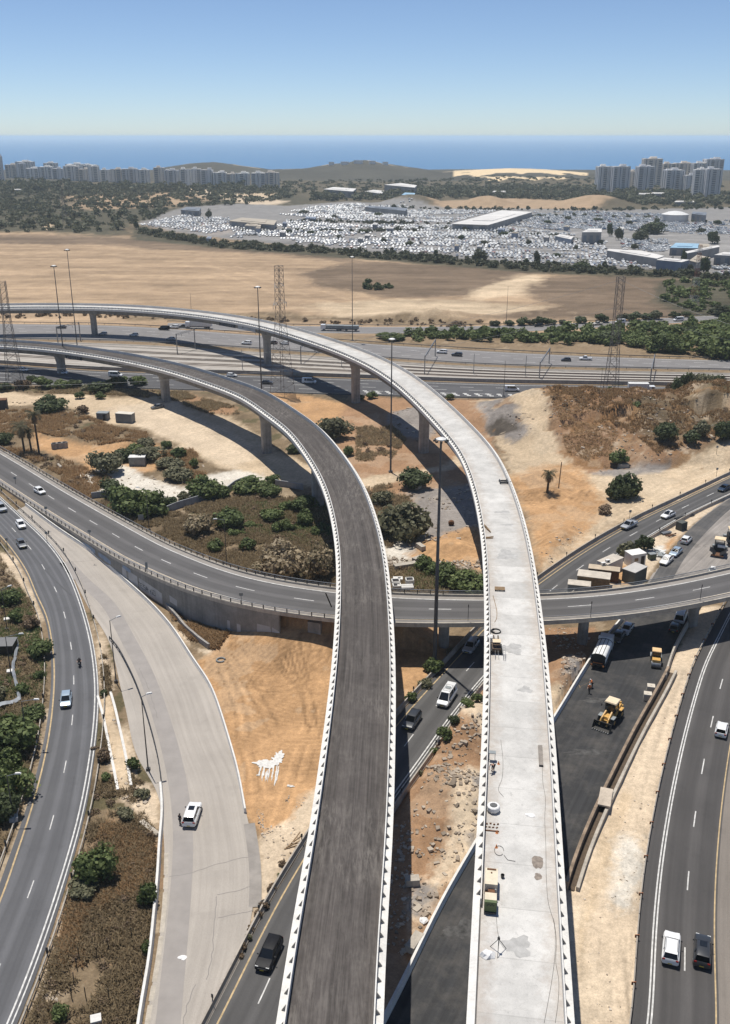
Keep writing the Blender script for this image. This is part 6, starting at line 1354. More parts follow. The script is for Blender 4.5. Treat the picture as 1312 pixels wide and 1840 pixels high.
mb = MB(); mb.tube((0, 0, 1.4), (0, 0, 1.75), .09, .06, 8); mb.box((0, 0, 1.5), (.25, .25, .08)); mb.build('head', BLACKP, T)
TARP = mat_plain('white_tarpaulin', (.72, .71, .69), .6, 0, .06, 2)
def crumple(m, rx, ry, h, seed):
 r = np.random.default_rng(seed); n = 11; vs = []
 for k in range(n): t = 2*math.pi*k/n; q = r.uniform(.75, 1.15); vs.append((rx*q*math.cos(t), ry*q*math.sin(t), .03))
 for k in range(n): t = 2*math.pi*k/n; q = r.uniform(.4, .7); vs.append((rx*q*math.cos(t), ry*q*math.sin(t), h*r.uniform(.5, 1)))
 vs.append((0, 0, h*.7)); m.add(vs, [(k, (k+1) % n, n+(k+1) % n, n+k) for k in range(n)]+[(n+k, n+(k+1) % n, 2*n) for k in range(n)])
put('tarpaulin', 'crumpled white tarpaulin by the left parapet beside the tripod', 'tarpaulin', TARP, 876, 1716, lambda m: crumple(m, .75, .65, .5, 1))
put('tarpaulin', 'flat white sheet lying in the right half of the pale deck', 'tarpaulin', TARP, 953, 1465, lambda m: crumple(m, .65, .4, .15, 2))
put('material_bag', 'open white sack with grey filling by the left parapet of the pale deck', 'bag', [TARP, mat_plain('grey_rubble', (.14, .14, .14), .9, 0, .4, 8)], 886.5, 1457, lambda m: (m.lathe([(.55, 0), (.75, .3), (.72, .7), (.6, .78)], 10), m.lathe([(.58, .70), (.3, .86)], 10, 1)))
put('work_table', 'grey board propped over the bending worker by the left parapet', 'board', GREYP, 884, 1366, lambda m: (m.box((0, 0, 1.15), (.85, .6, .07)), [m.tube((x, y, 0), (x, y, 1.12), .03) for x in (-.35, .35) for y in (-.22, .22)]))
for px, py, lab in ((896, 1373, 'orange cone-shaped pot right of the bending worker'), (893, 1497, 'orange pot beside scattered fittings on the pale deck'), (892, 1523, 'small orange pot at the start of the thin hose loop')):
 put('marker_cone', lab, 'cone', mat_plain('orange_plastic', (.62, .22, .06), .6), px, py, lambda m: m.lathe([(.18, 0), (.16, .04), (.10, .06), (.04, .4)], 10))
put('scaffold_fittings', 'row of dark scaffold fittings lying by the left parapet of the pale deck', 'fittings', RUST, 883, 1487, lambda m: ([m.box((x, .5+.1*(k % 2), .06), (.2, .14, .12), .3*k) for k, x in enumerate((-.5, -.1, .3, .7))], [m.box((x, 0, .06), (.24, .1, .1), .2*k) for k, x in enumerate((-.6, -.2, .2, .6))], m.box((.1, -.6, .06), (1.5, .12, .1))))
put('bucket', 'black bucket standing right of the generator on the pale deck', 'bucket', BLACKP, 903, 1577, lambda m: m.lathe([(.16, 0), (.2, .38), (.17, .38), (.15, .1)], 12))
put('water_stain', 'dark damp stain on the right half of the pale deck above the generator', 'stain', mat_plain('damp_concrete', (.27, .225, .185), .8, 0, .4, 2), 966, 1549, lambda m: m.add([(.75*RNG.uniform(.75, 1.1)*math.cos(t), 1.05*RNG.uniform(.75, 1.1)*math.sin(t), .012) for t in np.linspace(0, 2*math.pi, 18)[:-1]], [tuple(range(17))]))
put('water_stain', 'smaller damp stain below the other one on the pale deck', 'stain', MAT['damp_concrete'], 967, 1575, lambda m: m.add([(.4*RNG.uniform(.7, 1.1)*math.cos(t), .6*RNG.uniform(.7, 1.1)*math.sin(t), .012) for t in np.linspace(0, 2*math.pi, 14)[:-1]], [tuple(range(13))]))
FRESHC = mat_plain('damp_cement_patch', (.43, .42, .40), .9, 0, .22, 1.0)
for px, py, rx, ry, lab in ((920, 1166, 1.6, 1.5, 'curved grey cement patch right of the small machine'), (911, 997, 1.7, 2.2, 'broad grey cement patch on the bend of the pale deck'), (944, 1239, .9, .8, 'slanting grey smear halfway along the pale deck'), (905, 920, 1.6, .7, 'rectangular grey patch on the far pale deck'), (912, 943, 1.2, .6, 'second small grey patch on the far pale deck'), (930, 1700, 1.3, 1.2, 'soft grey patch near the tripod on the pale deck')):
 def blob(m, rx=rx, ry=ry):
  n = 26; ph = RNG.uniform(0, 6.3, 3); m.add([(rx*(1+.25*math.sin(3*t+ph[0])+.14*math.sin(7*t+ph[1])+.08*math.sin(13*t+ph[2]))*math.cos(t), ry*(1+.25*math.sin(3*t+ph[0])+.14*math.sin(7*t+ph[1]))*math.sin(t), .01) for t in np.linspace(0, 2*math.pi, n+1)[:-1]], [tuple(range(n))])
 put('cement_patch', lab, 'patch', FRESHC, px, py, blob, group='cement patches on the pale deck')
def cable(label, pts, r=.016, name='power_lead', C=C2, B=B2, mat=BLACKP):
 q = cr([(a, b) for a, b in pts], 40); v = [on_deck(C, B, x, y, .05)[0] for x, y in q]; mb = MB(); mb.path(v, r, 5); return tag(mb.build(name, mat), label, 'cable')
cable('long black lead wandering down the right half of the pale deck', [(975, 1375), (976, 1410), (980, 1430), (979, 1470), (981, 1520), (982, 1580), (986, 1625), (996, 1660), (998, 1700), (992, 1760), (985, 1800), (978, 1838)])
cable('second black lead looping toward the right parapet at the photo bottom', [(995, 1650), (1000, 1690), (999, 1730), (1004, 1760), (1003, 1800), (998, 1838)])
cable('thin lead from the bending worker down the left of the pale deck', [(900, 1330), (904, 1370), (902, 1400), (896, 1420), (905, 1432)], .018)
cable('thin brown hose curling along the left parapet above the curved overpass', [(886, 1070), (890, 1085), (893, 1100), (892, 1112), (889, 1118)], .05, 'hose_line', mat=WOOD)
cable('thin lead below the generator running to the tripod', [(892, 1645), (894, 1672), (897, 1690), (895, 1706)], .016)
# ------------------------------------------------------------------ site objects on the ground
def gput(name, label, cat, mats, px, py, fn, rz=0.0, group=None, dz=.02):
 g = G(px, py); mb = MB(); fn(mb); o = mb.build(name, mats, None, (g.x, g.y, g.z+dz), rz); return tag(o, label, cat, group)
def container(label, px, py, L, w, h, rz, wall, roof, name='site_cabin', door=None, windows=()):
 g = G0(px, py); T = empty(name, (g[0], g[1], max(TZ(*g), .02)), rz, label, 'cabin')
 mb = MB(); mb.box((0, 0, h/2), (L, w, h)); n = int(L/.45)
 for k in range(n):
  for s in (-1, 1): mb.box((-L/2+(k+.5)*L/n, s*(w/2+.02), h/2), (.16, .05, h*.9))
 mb.build('wall', wall, T); mb = MB(); mb.box((0, 0, h+.06), (L+.16, w+.16, .12)); mb.build('roof', roof, T)
 if door: mb = MB(); mb.box((door, -w/2-.06, h*.42), (.85, .06, h*.82)); mb.build('door', BLACKP, T)
 for wx, sd in windows: mb = MB(); mb.box((wx, sd*(w/2+.06), h*.6), (.9, .06, .7)); mb.build('window', WOOD, T)
 return T
TANR = mat_plain('tan_sheet_roof', (.50, .41, .30), .85, 0, .2, .6); TANR2 = mat_plain('dusty_sheet_roof', (.56, .50, .42), .85, 0, .2, .6)
container('white site cabin with a boarded window, standing upright behind the railing', 1140, 1014, 3.6, 2.6, 2.8, .35, WHITEP, mat_plain('white_roof_sheet', (.74, .72, .68)), door=1.0, windows=((-.6, -1),))
container('grey green container with a pale roof nearest the yard road', 1139, 1042, 4.6, 2.9, 2.7, .75, mat_plain('grey_green_sheet', (.12, .125, .11), .7, 0, .2, 1), mat_plain('grey_roof_sheet', (.46, .44, .41), .7, 0, .1, 1), 'container')
container('long cabin with a tan roof nearest the railing behind the overpass', 1066, 1052, 6.4, 3.2, 2.4, -.30, WOOD, TANR2); container('darker tan roofed cabin squeezed behind the long tan one', 1084, 1041, 6.2, 2.2, 2.5, -.28, RUST, TANR)
container('white walled cabin with two air units on its grey roof', 1095, 1026, 5.6, 2.6, 2.6, .72, WHITEP, TANR2)
for px, py, lab in ((1084, 1013, 'white air unit at the left on the grey cabin roof'), (1092, 1008, 'white air unit at the right on the grey cabin roof')):
 q = U(px, py, 3.0); mb = MB(); mb.box((0, 0, .3), (.9, .6, .6)); mb.tube((0, -.31, .3), (0, -.33, .3), .22, .22, 10, 1); tag(mb.build('air_unit', [WHITEP, BLACKP], None, (q[0], q[1], 2.72), .3), lab, 'air unit')
container('low pale shed against the overpass railing at the left of the cabins', 1040, 1062, 4.4, 2.4, 1.7, -.25, GREYP, TANR2)
container('grey container standing on the sand track left of the shadow', 226, 758, 5.6, 2.6, 2.9, -.25, mat_plain('grey_container_sheet', (.22, .22, .21), .7, 0, .2, .5), mat_plain('cream_roof_sheet', (.62, .57, .48), .7, 0, .1, .5), 'container')
container('small ruined grey hut left of the container on the sand track', 186, 753, 3.6, 2.6, 2.2, -.1, mat_plain('grey_hut_wall', (.17, .17, .165), .8, 0, .3, 1), GREYP, 'hut', door=.8)
container('pale-roofed cabin half hidden by trees on the pale rubble patch', 248, 836, 4.4, 2.4, 2.4, .05, GREYP, WHITEP)
container('dark square hut cut by the photo edge in dry grass', 3, 735, 4.0, 3.0, 3.2, .2, mat_plain('dark_hut_wall', (.10, .09, .085), .9), RUST, 'hut')
g = G0(1171, 1005); T = empty('waste_bin', (g[0], g[1], .02), .3, 'green wheeled waste bin on the pale ground beside the cabins', 'bin')
mb = MB(); mb.box((0, 0, .75), (1.5, 1.1, 1.1), taper=1.08); mb.build('body', mat_plain('bin_green', (.06, .085, .05), .6), T); mb = MB(); mb.box((0, 0, 1.36), (1.6, 1.2, .12)); mb.build('lid', GREYP, T); add_wheels(T, [(x, y) for x in (-.6, .6) for y in (-.4, .4)], .12, wheel_mb(.12, .08).build('wheel', [RUBBER, STEEL], link=False).data)
gput('stacked_crate', 'dark grey covered crate beside pipes on the dirt between the two roads', 'crate', [mat_plain('dark_tarp', (.08, .085, .075), .8, 0, .2, 2), DARKSTEEL], 1224, 951, lambda m: (m.box((0, 0, .95), (2.1, 1.7, 1.9), taper=.97), [m.box((x, -.86, .95), (.08, .04, 1.9), 0, 1) for x in (-.6, 0, .6)]), .6)
gput('pipe_bundle', 'grey pipes and steel beams heaped beside the dark crate', 'pipes', [STEEL, RUST], 1199, 960, lambda m: ([m.tube((-1.3, .3*k, .25), (1.3, .3*k+.2, .25), .22, .22, 8) for k in range(3)], [m.box((.2, -.9-.3*k, .2+.1*k), (3.0, .2, .2), .15*k, 1) for k in range(3)]), .4)
gput('pipe_bundle', 'bundle of long thin pipes lying along the barrier behind the dark crate', 'pipes', [DARKSTEEL], 1233, 931, lambda m: [m.tube((-3, .25*k, .2+.1*(k % 2)), (3, .25*k, .2+.1*(k % 2)), .11, .11, 6) for k in range(5)], .55)
gput('broken_board_heap', 'heap of white broken boards on pale ground below the small trees', 'boards', [WHITEP, GREYP], 1187, 995, lambda m: [m.box((RNG.uniform(-2, 2), RNG.uniform(-2, 2), .1+.08*k % .3), (RNG.uniform(.6, 1.8), RNG.uniform(.3, .9), .06), RNG.uniform(0, 3), k % 2, (RNG.uniform(-.2, .2), RNG.uniform(-.2, .2))) for k in range(16)])
BLK = mat_concrete('cast_block', (.58, .52, .43), .15)
for px, py, lab in ((1166, 1257, 'concrete block nearer of the pair by the trench wall'), (1172, 1243, 'concrete block farther of the pair by the trench wall')):
 gput('concrete_block', lab, 'block', BLK, px-3, py, lambda m: (m.box((0, 0, .62), (1.25, 1.15, 1.2)), m.box((0, 0, 1.24), (.3, .3, .06))), -.25)
for px, py, L, rz, lab in ((741, 1590, 1.7, .1, 'large concrete cube on the edge of the viaduct shadow in the rubble'), (745, 1700, 2.6, 1.05, 'long white concrete slab by the barrier at the shadow edge'), (728, 1020, 5.0, .35, 'long grey concrete beam on white rubble between the viaducts'), (752, 1008, 3.0, .75, 'short grey concrete beam end to end with the long one'), (756, 990, 2.6, -1.1, 'small white concrete block standing on orange sand'), (1120, 840, 3.0, .2, 'pale concrete slab at the foot of the mound')):
 gput('concrete_block', lab, 'block', CONCB, px, py, lambda m, L=L: m.box((0, 0, .5), (L, 1.1 if L < 4 else 1.4, .95)), rz)
def openbox(m, a=1.5, h=1.3):
 for x, y, sx, sy in ((0, a/2, a, .18), (0, -a/2, a, .18), (a/2, 0, .18, a), (-a/2, 0, .18, a)): m.box((x, y, h/2), (sx+.18 if sy == .18 else sx, sy-.003 if sx == .18 else sy, h))
 m.box((0, 0, .3), (a, a, .1), 0, 1)
for px, py, lab in ((736, 1051, 'open white concrete manhole box, rightmost of its heap'), (711, 1053, 'open white concrete manhole box nearest the asphalt viaduct'), (713, 1061, 'open concrete manhole box sunk just behind the railing')):
 gput('manhole_box', lab, 'manhole', [CONCW, BLACKP], px, py, openbox, .08)
gput('manhole_cover', 'white slab with a round hole lying above the manhole boxes', 'slab', [CONCW, BLACKP], 715, 1044, lambda m: (m.box((0, 0, .35), (2.0, 1.4, .6)), m.tube((.3, 0, .64), (.3, 0, .66), .32, .32, 14, 1)))
gput('concrete_pipe', 'white concrete pipes lying just behind the overpass railing', 'pipe', CONCW, 729, 1062, lambda m: [m.tube((-1.6, .9*k, .5), (1.6, .9*k, .5), .48, .48, 14) for k in range(2)], .1)
gput('concrete_ring', 'row of three upright concrete rings on the orange sand by the palms', 'rings', [CONC, BLACKP], 107, 806, lambda m: [(m.lathe([(.95, 0), (.95, 1.7), (.78, 1.7), (.76, 1.2)], 16, 0, (-1.3+1.4*k, .25*k, 0)), m.tube((-1.3+1.4*k, .25*k, 1.3), (-1.3+1.4*k, .25*k, 1.32), .76, .76, 14, 1)) for k in range(3)], .2)
gput('concrete_pipe', 'lone pale concrete pipe lying in brown grass left of the overpass', 'pipe', CONCB, 108, 840, lambda m: m.tube((-1.6, 0, .4), (1.6, 0, .4), .4, .4, 12), -1.0)
gput('concrete_pipe', 'short cream pipe section lying beside the dark green bush between the viaducts', 'pipe', CONCB, 750, 880, lambda m: m.tube((-.9, 0, .8), (.9, 0, .8), .8, .8, 16), 1.0)
gput('cable_drum', 'rusty round drum lying on the grey debris between the viaducts', 'drum', RUST, 811, 945, lambda m: m.tube((0, 0, .5), (0, .5, .7), .7, .7, 18))
gput('tyre', 'old tyre lying on the broken pavement against the slip road barrier', 'tyre', RUBBER, 476, 1626, lambda m: torus(m, .48, .17, .2, 20), 0)
gput('rubber_tyre_ring', 'pale worn tyre lying on the orange sand slope', 'tyre', GREYP, 397, 1187, lambda m: torus(m, .75, .14, .15, 20, .3, 5.7), 0)
gput('loose_planks', 'thin bent rails and planks on the pale ground beside the slip road barrier', 'planks', WOOD, 528, 1522, lambda m: [m.box((.2*k, .5*k, .08), (2.6, .1, .08), .25*k+.1) for k in range(4)], .3)
for px, py, lab in ((297, 1178, 'torn brown pipe in the grass by the retaining wall'), ):
 gput('drain_pipe', 'black hose loop lying beside the brown brush below the retaining wall', 'hose', RUBBER, 318, 1113, lambda m: torus(m, 1.0, .05, .06, 16, .5, 4.2), 0)
# low wall behind the trees, ditch walls by the lamps, splash of cement
def lowwall(name, pts, label, mat, h=.9, w=.25):
 P = Wp(pts, 1, 1.5); mb = MB(); z = np.array([max(TZ(*q), 0) for q in P]); mb.sweep(np.c_[P, z], [(-w/2, -.3), (-w/2, h), (w/2, h), (w/2, -.3)]); return tag(mb.build(name, mat), label, 'wall')
GW = mat_concrete('bluish_wall', (.34, .35, .36), .3, .3)
lowwall('garden_wall', [(165, 896), (190, 893), (215, 900)], 'pale broken wall end left of the large roadside trees', GW, 1.6)
lowwall('garden_wall', [(300, 922), (325, 912), (350, 905), (375, 897), (405, 888), (425, 874), (450, 865)], 'grey panel wall half hidden by trees in the brown field', GW, 1.8)
lowwall('garden_wall', [(495, 872), (520, 876), (545, 880)], 'grey wall stub in the viaduct shadow', GW, 1.6)
for pts, lab in (([(176, 1253), (186, 1290), (192, 1320), (200, 1360), (208, 1400), (212, 1422)], 'white left kerb of the sandy ditch beside the left road'), ([(199, 1246), (206, 1270), (214, 1305), (222, 1340), (230, 1380), (236, 1414)], 'white right kerb of the sandy ditch beside the left road')):
 lowwall('ditch_kerb', pts, lab, CONCW, .35, .38)
lowwall('low_wall', [(291, 1078), (303, 1096), (318, 1112), (332, 1130), (352, 1148), (376, 1166)], 'crumbling stepped wall below the retaining wall beside brown brush', CONC, 1.0, .4)
lowwall('slab_wall', [(254, 1478), (266, 1488), (284, 1502)], 'fallen pale slab by the white barrier above the dry strip', CONCB, .35, .7)
def spill(label, blobs, mat, name='cement_spill'):
 mb = MB()
 for px, py, rx, ry, seed in blobs:
  g = G(px, py); r = np.random.default_rng(seed); n = 34; ph = r.uniform(0, 6.3, 4); pts = []
  for k in range(n):
   t = 2*math.pi*k/n; q = 1+.28*math.sin(2*t+ph[0])+.2*math.sin(5*t+ph[1])+.18*math.sin(9*t+ph[2])+.1*r.uniform(-1, 1); x, y = g.x+rx*q*math.cos(t), g.y+ry*q*math.sin(t); pts.append((x, y, max(TZ(x, y), 0)+.09))
  c = len(mb.v); mb.add(pts+[(g.x, g.y, g.z+.12)], [(k, (k+1) % n, n) for k in range(n)])
 o = mb.build(name, mat); return tag(o, label, 'spill')
spill('white cement splash with dripping fingers on the orange sand slope', [(474, 1374, 1.3, .9, 1), (487, 1372, .9, 1.0, 2), (501, 1359, .6, 1.3, 3), (496, 1368, 1.0, 1.0, 4)]+[(468+k*5.6, 1384+5*(k % 3), .14, 1.5+.5*(k % 2), 10+k) for k in range(6)]+[(499, 1392, .12, 1.5, 31), (522, 1414, .45, .25, 33), (464, 1394, .25, .12, 34)], mat_plain('white_cement', (.66, .64, .60), .9, 0, .2, 3))
def dustp(label, px, py, rx, ry, seed):
 g = U(px, py); r = np.random.default_rng(seed); n = 40; ph = r.uniform(0, 6.3, 4); mb = MB()
 mb.add([(g[0]+rx*(1+.3*math.sin(2*t+ph[0])+.2*math.sin(5*t+ph[1])+.12*math.sin(11*t+ph[2]))*math.cos(t), g[1]+ry*(1+.3*math.sin(3*t+ph[3])+.2*math.sin(7*t+ph[1]))*math.sin(t), .042) for t in np.linspace(0, 2*math.pi, n+1)[:-1]], [tuple(range(n))])
 tag(mb.build('dust_patch', mat_plain('pale_asphalt_dust', (.085, .082, .078), .95, 0, .5, 1.2)), label, 'patch')
dustp('pale dust patch on the fresh asphalt beside the white barrier near the bottom', 838, 1672, 2.6, 1.5, 3); dustp('pale dust scattered on the fresh asphalt below the two workers', 1072, 1258, 2.4, .8, 4); dustp('pale dust band across the fresh asphalt below the loader', 1060, 1352, 4.2, .7, 5)
gput('paper_scrap', 'white torn sheet lying on the closed bleached road near the bottom', 'sheet', TARP, 327, 1721, lambda m: crumple(m, .55, .4, .12, 5)); gput('paper_scrap', 'white sheet lying by the barrier in the rubble at the shadow edge', 'sheet', TARP, 762, 1656, lambda m: crumple(m, .55, .6, .3, 6))
# fence posts in the dry strip
for k, (px, py) in enumerate(((236, 1688), (195, 1706), (143, 1726), (174, 1725), (138, 1743), (133, 1770), (129, 1797), (155, 1796), (196, 1798), (256, 1764))):
 gput('fence_post', 'thin black fence post standing in the brown dry strip', 'post', BLACKP, px, py, lambda m: m.box((RNG.uniform(-.08, .08), 0, .7), (.08, .08, 1.8), 0, 0, (RNG.uniform(-.06, .06), RNG.uniform(-.08, .08))), 0, 'fence posts in the dry strip')
# small signs and lone posts
def sign(px, py, h, label, w=.7, hh=.6, mat=GREYP, z0=0.0):
 g = G0(px, py) if z0 == 0 else tuple(U(px, py, z0)); T = empty('road_sign', (g[0], g[1], z0 or max(TZ(*g), 0)), RNG.uniform(-.2, .2), label, 'sign'); mb = MB(); mb.tube((0, 0, 0), (0, 0, h), .05, .05, 6); mb.build('post', DARKSTEEL, T); mb = MB(); mb.box((0, -.06, h-hh/2), (w, .04, hh)); mb.build('plate', mat, T)
sign(254.5, 946, 3.0, 'grey sign plate seen from behind beside the street lamp and trees', 1.3, 1.3)
sign(28.5, 870, 2.0, 'small dark sign at the upper left on the near overpass kerb', z0=2.8); sign(84, 926, 2.2, 'small dark sign on the overpass kerb above the white guardrail start', z0=3.6); sign(162.5, 972, 2.6, 'dark double sign on the overpass kerb above the blue paint patch', z0=4.9); sign(264.5, 1030, 2.4, 'dark post sign on the overpass kerb above the graffiti', .5, 1.4, z0=6.0); sign(434, 1083, 2.0, 'small dark sign on the near overpass kerb over the orange sand', z0=7.1)
for px, py, lab in ((841, 1110, 'thin black pole on the overpass kerb between the viaducts'), (1061, 1104, 'thin black pole on the overpass kerb right of the pale viaduct'), (1258, 1073, 'thin black pole on the overpass kerb near the right edge')):
 sign(px, py+6, 3.2, lab, .15, .5, BLACKP, 7.6)
for px, py, lab in ((85, 974, 'small dark sign behind the right guardrail of the left road'), (14, 986, 'small dark sign behind the left guardrail of the left road'), (1131, 935, 'round sign on the sandy edge of the slip road above the silver pickup'), (1287, 857, 'round sign at the end of the sandy track'), (1286, 826, 'second round sign farther up the sandy track')):
 sign(px, py, 2.6, lab, .6, .6)
g = G0(1003.5, 880); T = empty('timber_pole', (g[0], g[1], 0), 0, 'bare timber pole standing beside the lone palm on the sand', 'pole'); mb = MB(); mb.tube((0, 0, 0), (.3, 0, hpx((1003.5, 880), (1002.5, 830))), .16, .12, 8); mb.build('shaft', WOOD, T); mb = MB(); mb.box((0, 0, .2), (1.2, .9, .4), taper=.6); mb.build('footing', CONC, T)
for px, py, lab in ((13, 1116, 'white concrete lamp footing in scrub, upper one'), (19, 1210, 'white concrete lamp footing in scrub, middle one'), (25, 1474, 'white concrete lamp footing in scrub, lowest one'), (173, 1836, 'white concrete slab sunk in the dry strip at the photo bottom')):
 gput('concrete_footing', lab, 'footing', CONCW, px, py, lambda m: m.box((0, 0, .25), (1.1, 1.0, .6), .3))
SHEETM = mat_plain('grey_plastic_sheet', (.38, .40, .42), .5, 0, .2, 1.5)
def strip3(name, label, pts, wd, mat, cat):
 P = Wp(pts, 1, .8); mb = MB(); z = np.array([TZ(*q) for q in P])+.55+.25*np.sin(np.arange(len(P))*1.3); mb.sweep(np.c_[P, z], [(-wd, 0), (0, .35), (wd, 0), (0, .25)]); return tag(mb.build(name, mat), label, cat)
strip3('torn_sheeting', 'long torn grey sheeting hanging down to the street lamp in the left scrub', [(30, 1155), (32, 1168), (28, 1185), (24, 1205), (28, 1225), (34, 1250), (36, 1262)], .26, SHEETM, 'sheeting'); strip3('torn_sheeting', 'grey sheet lying in green bushes at the left photo edge', [(-6, 1275), (10, 1270), (24, 1264), (36, 1260)], .55, SHEETM, 'sheeting')
container('dark ruined shed with a white roof edge in scrub at the left photo edge', 6, 1172, 4.5, 3.2, 1.9, .05, BLACKP, mat_plain('grey_felt', (.16, .16, .16), .8), 'hut')
# ------------------------------------------------------------------ vegetation
LEAF = {'green': mat_leaf('leaf_green', [(0, (0.049, 0.067, 0.024)), (.5, (0.112, 0.147, 0.050)), (1, (0.196, 0.231, 0.087))]),
  'dark': mat_leaf('leaf_dark_green', [(0, (0.038, 0.050, 0.021)), (.5, (0.081, 0.102, 0.044)), (1, (0.138, 0.162, 0.075))]),
  'olive': mat_leaf('leaf_grey_olive', [(0, (0.078, 0.078, 0.042)), (.5, (0.156, 0.153, 0.088)), (1, (0.260, 0.240, 0.150))]),
  'beige': mat_leaf('leaf_beige_seed', [(0, (0.115, 0.103, 0.052)), (.35, (0.310, 0.247, 0.155)), (1, (0.483, 0.391, 0.265))]),
  'brown': mat_leaf('leaf_dry_brown', [(0, (0.096, 0.068, 0.043)), (.5, (0.204, 0.144, 0.092)), (1, (0.324, 0.240, 0.156))]),
  'far': mat_leaf('leaf_far_green', [(0, (0.041, 0.049, 0.026)), (.5, (0.084, 0.092, 0.051)), (1, (0.142, 0.142, 0.084))])}
BARK = mat_plain('bark', (.08, .058, .042), .95, 0, .3, 3)
def leafcloud(n, rx, ry, rz, z0, seed, leaf=.34, clumps=9, fine=1.0):
 """many small leaf sprays gathered in clumps that fill an uneven crown"""
 r = np.random.default_rng(seed)
 C = [];
 for k in range(clumps):
  u = r.normal(size=3); u /= np.linalg.norm(u); u[2] = abs(u[2])*1.15-.30; q = r.uniform(.42, .80); C.append((u*q*np.array([1.12, .92, 1]), r.uniform(.16, .56)))
 C.append((np.array([0, 0, .1]), .55))
 V = []; idx = r.integers(0, len(C), n)
 cen = np.array([c[0] for c in C])[idx]; rad = np.array([c[1] for c in C])[idx]
 d = r.normal(size=(n, 3)); d /= np.linalg.norm(d, axis=1)[:, None]; p = cen+d*(rad*r.uniform(.55, 1.12, n))[:, None]
 p[:, 2] = np.maximum(p[:, 2], -.62+.1*r.random(n))
 p *= np.array([rx, ry, rz]); p[:, 2] += z0
 nn = d+r.normal(size=(n, 3))*.45; nn /= np.linalg.norm(nn, axis=1)[:, None]
 t = np.cross(nn, r.normal(size=(n, 3))); t /= np.linalg.norm(t, axis=1)[:, None]; b = np.cross(nn, t)
 s = leaf*r.uniform(.55, 1.3, n)[:, None]
 Q = np.stack([p-t*s*.5-b*s*.28, p+t*s*.1-b*s*.5, p+t*s*.6+b*s*.1, p-t*s*.05+b*s*.5], 1).reshape(-1, 3)
 return Q, np.arange(n*4).reshape(n, 4)
def leaf_mesh(name, n, rx, ry, rz, z0, seed, leaf=.34, clumps=9, mat='green'):
 Q, F = leafcloud(n, rx, ry, rz, z0, seed, leaf, clumps); o = grid_mesh(name, Q, F, LEAF[mat], kind=None, smooth=False); d = o.data; bpy.data.objects.remove(o); return d
# prototypes of unit radius about 1, height about 1.6
BUSHM = {}
def bush_mesh(mat, var, big):
 k = (mat, var, big)
 if k not in BUSHM: BUSHM[k] = leaf_mesh('crown', {2: 2600, 1: 1300, 0: 420}[big], 1, 1, .95, .62, 100+var*7+big, {2: .17, 1: .22, 0: .34}[big], {2: 17, 1: 11, 0: 7}[big], mat)
 return BUSHM[k]
def trunk_mb(h, r, seed):
 rr = np.random.default_rng(seed); mb = MB(); mb.tube((0, 0, -.2), (0, 0, h*.55), r, r*.7, 7)
 for k in range(5): a = 2*math.pi*k/5+rr.uniform(-.4, .4); mb.tube((0, 0, h*rr.uniform(.3, .55)), (h*.5*math.cos(a), h*.5*math.sin(a), h*rr.uniform(.9, 1.2)), r*.5, r*.15, 5)
 return mb
TRUNKS = [trunk_mb(1.0, .09, k).build('trunk', BARK, link=False).data for k in range(3)]
def bush(px, py, wpx, hpx_=None, mat='green', kind='bush', label='', group=None, var=None, z=None, big=None, trunk=True):
 """px,py foot; wpx crown width and hpx_ crown height in photo pixels"""
 x, y = G0(px, py); zg = max(TZ(x, y), -.1) if z is None else z; dist = math.sqrt(x*x+y*y+CAMH**2); rw = wpx/2*1.22*dist/FPX
 phi = math.atan2(CAMH, y); hh = (hpx_ or wpx*.8)*dist/FPX/(math.cos(phi)+.35)
 var = RNG.integers(0, 4) if var is None else var; big = (2 if wpx > 34 else 1 if wpx > 14 else 0) if big is None else big
 T = empty(kind, (x, y+rw*.5*0, zg), RNG.uniform(0, 6.28), label, 'tree' if 'tree' in kind else 'bush', group)
 o = bpy.data.objects.new('crown', bush_mesh(mat, int(var), big)); COL.objects.link(o); o.parent = T; o.scale = (rw, rw*RNG.uniform(.9, 1.1), hh*.70)
 if trunk: t = bpy.data.objects.new('trunk', TRUNKS[int(var) % 3]); COL.objects.link(t); t.parent = T; t.scale = (rw*.8, rw*.8, hh*.75)
 return T
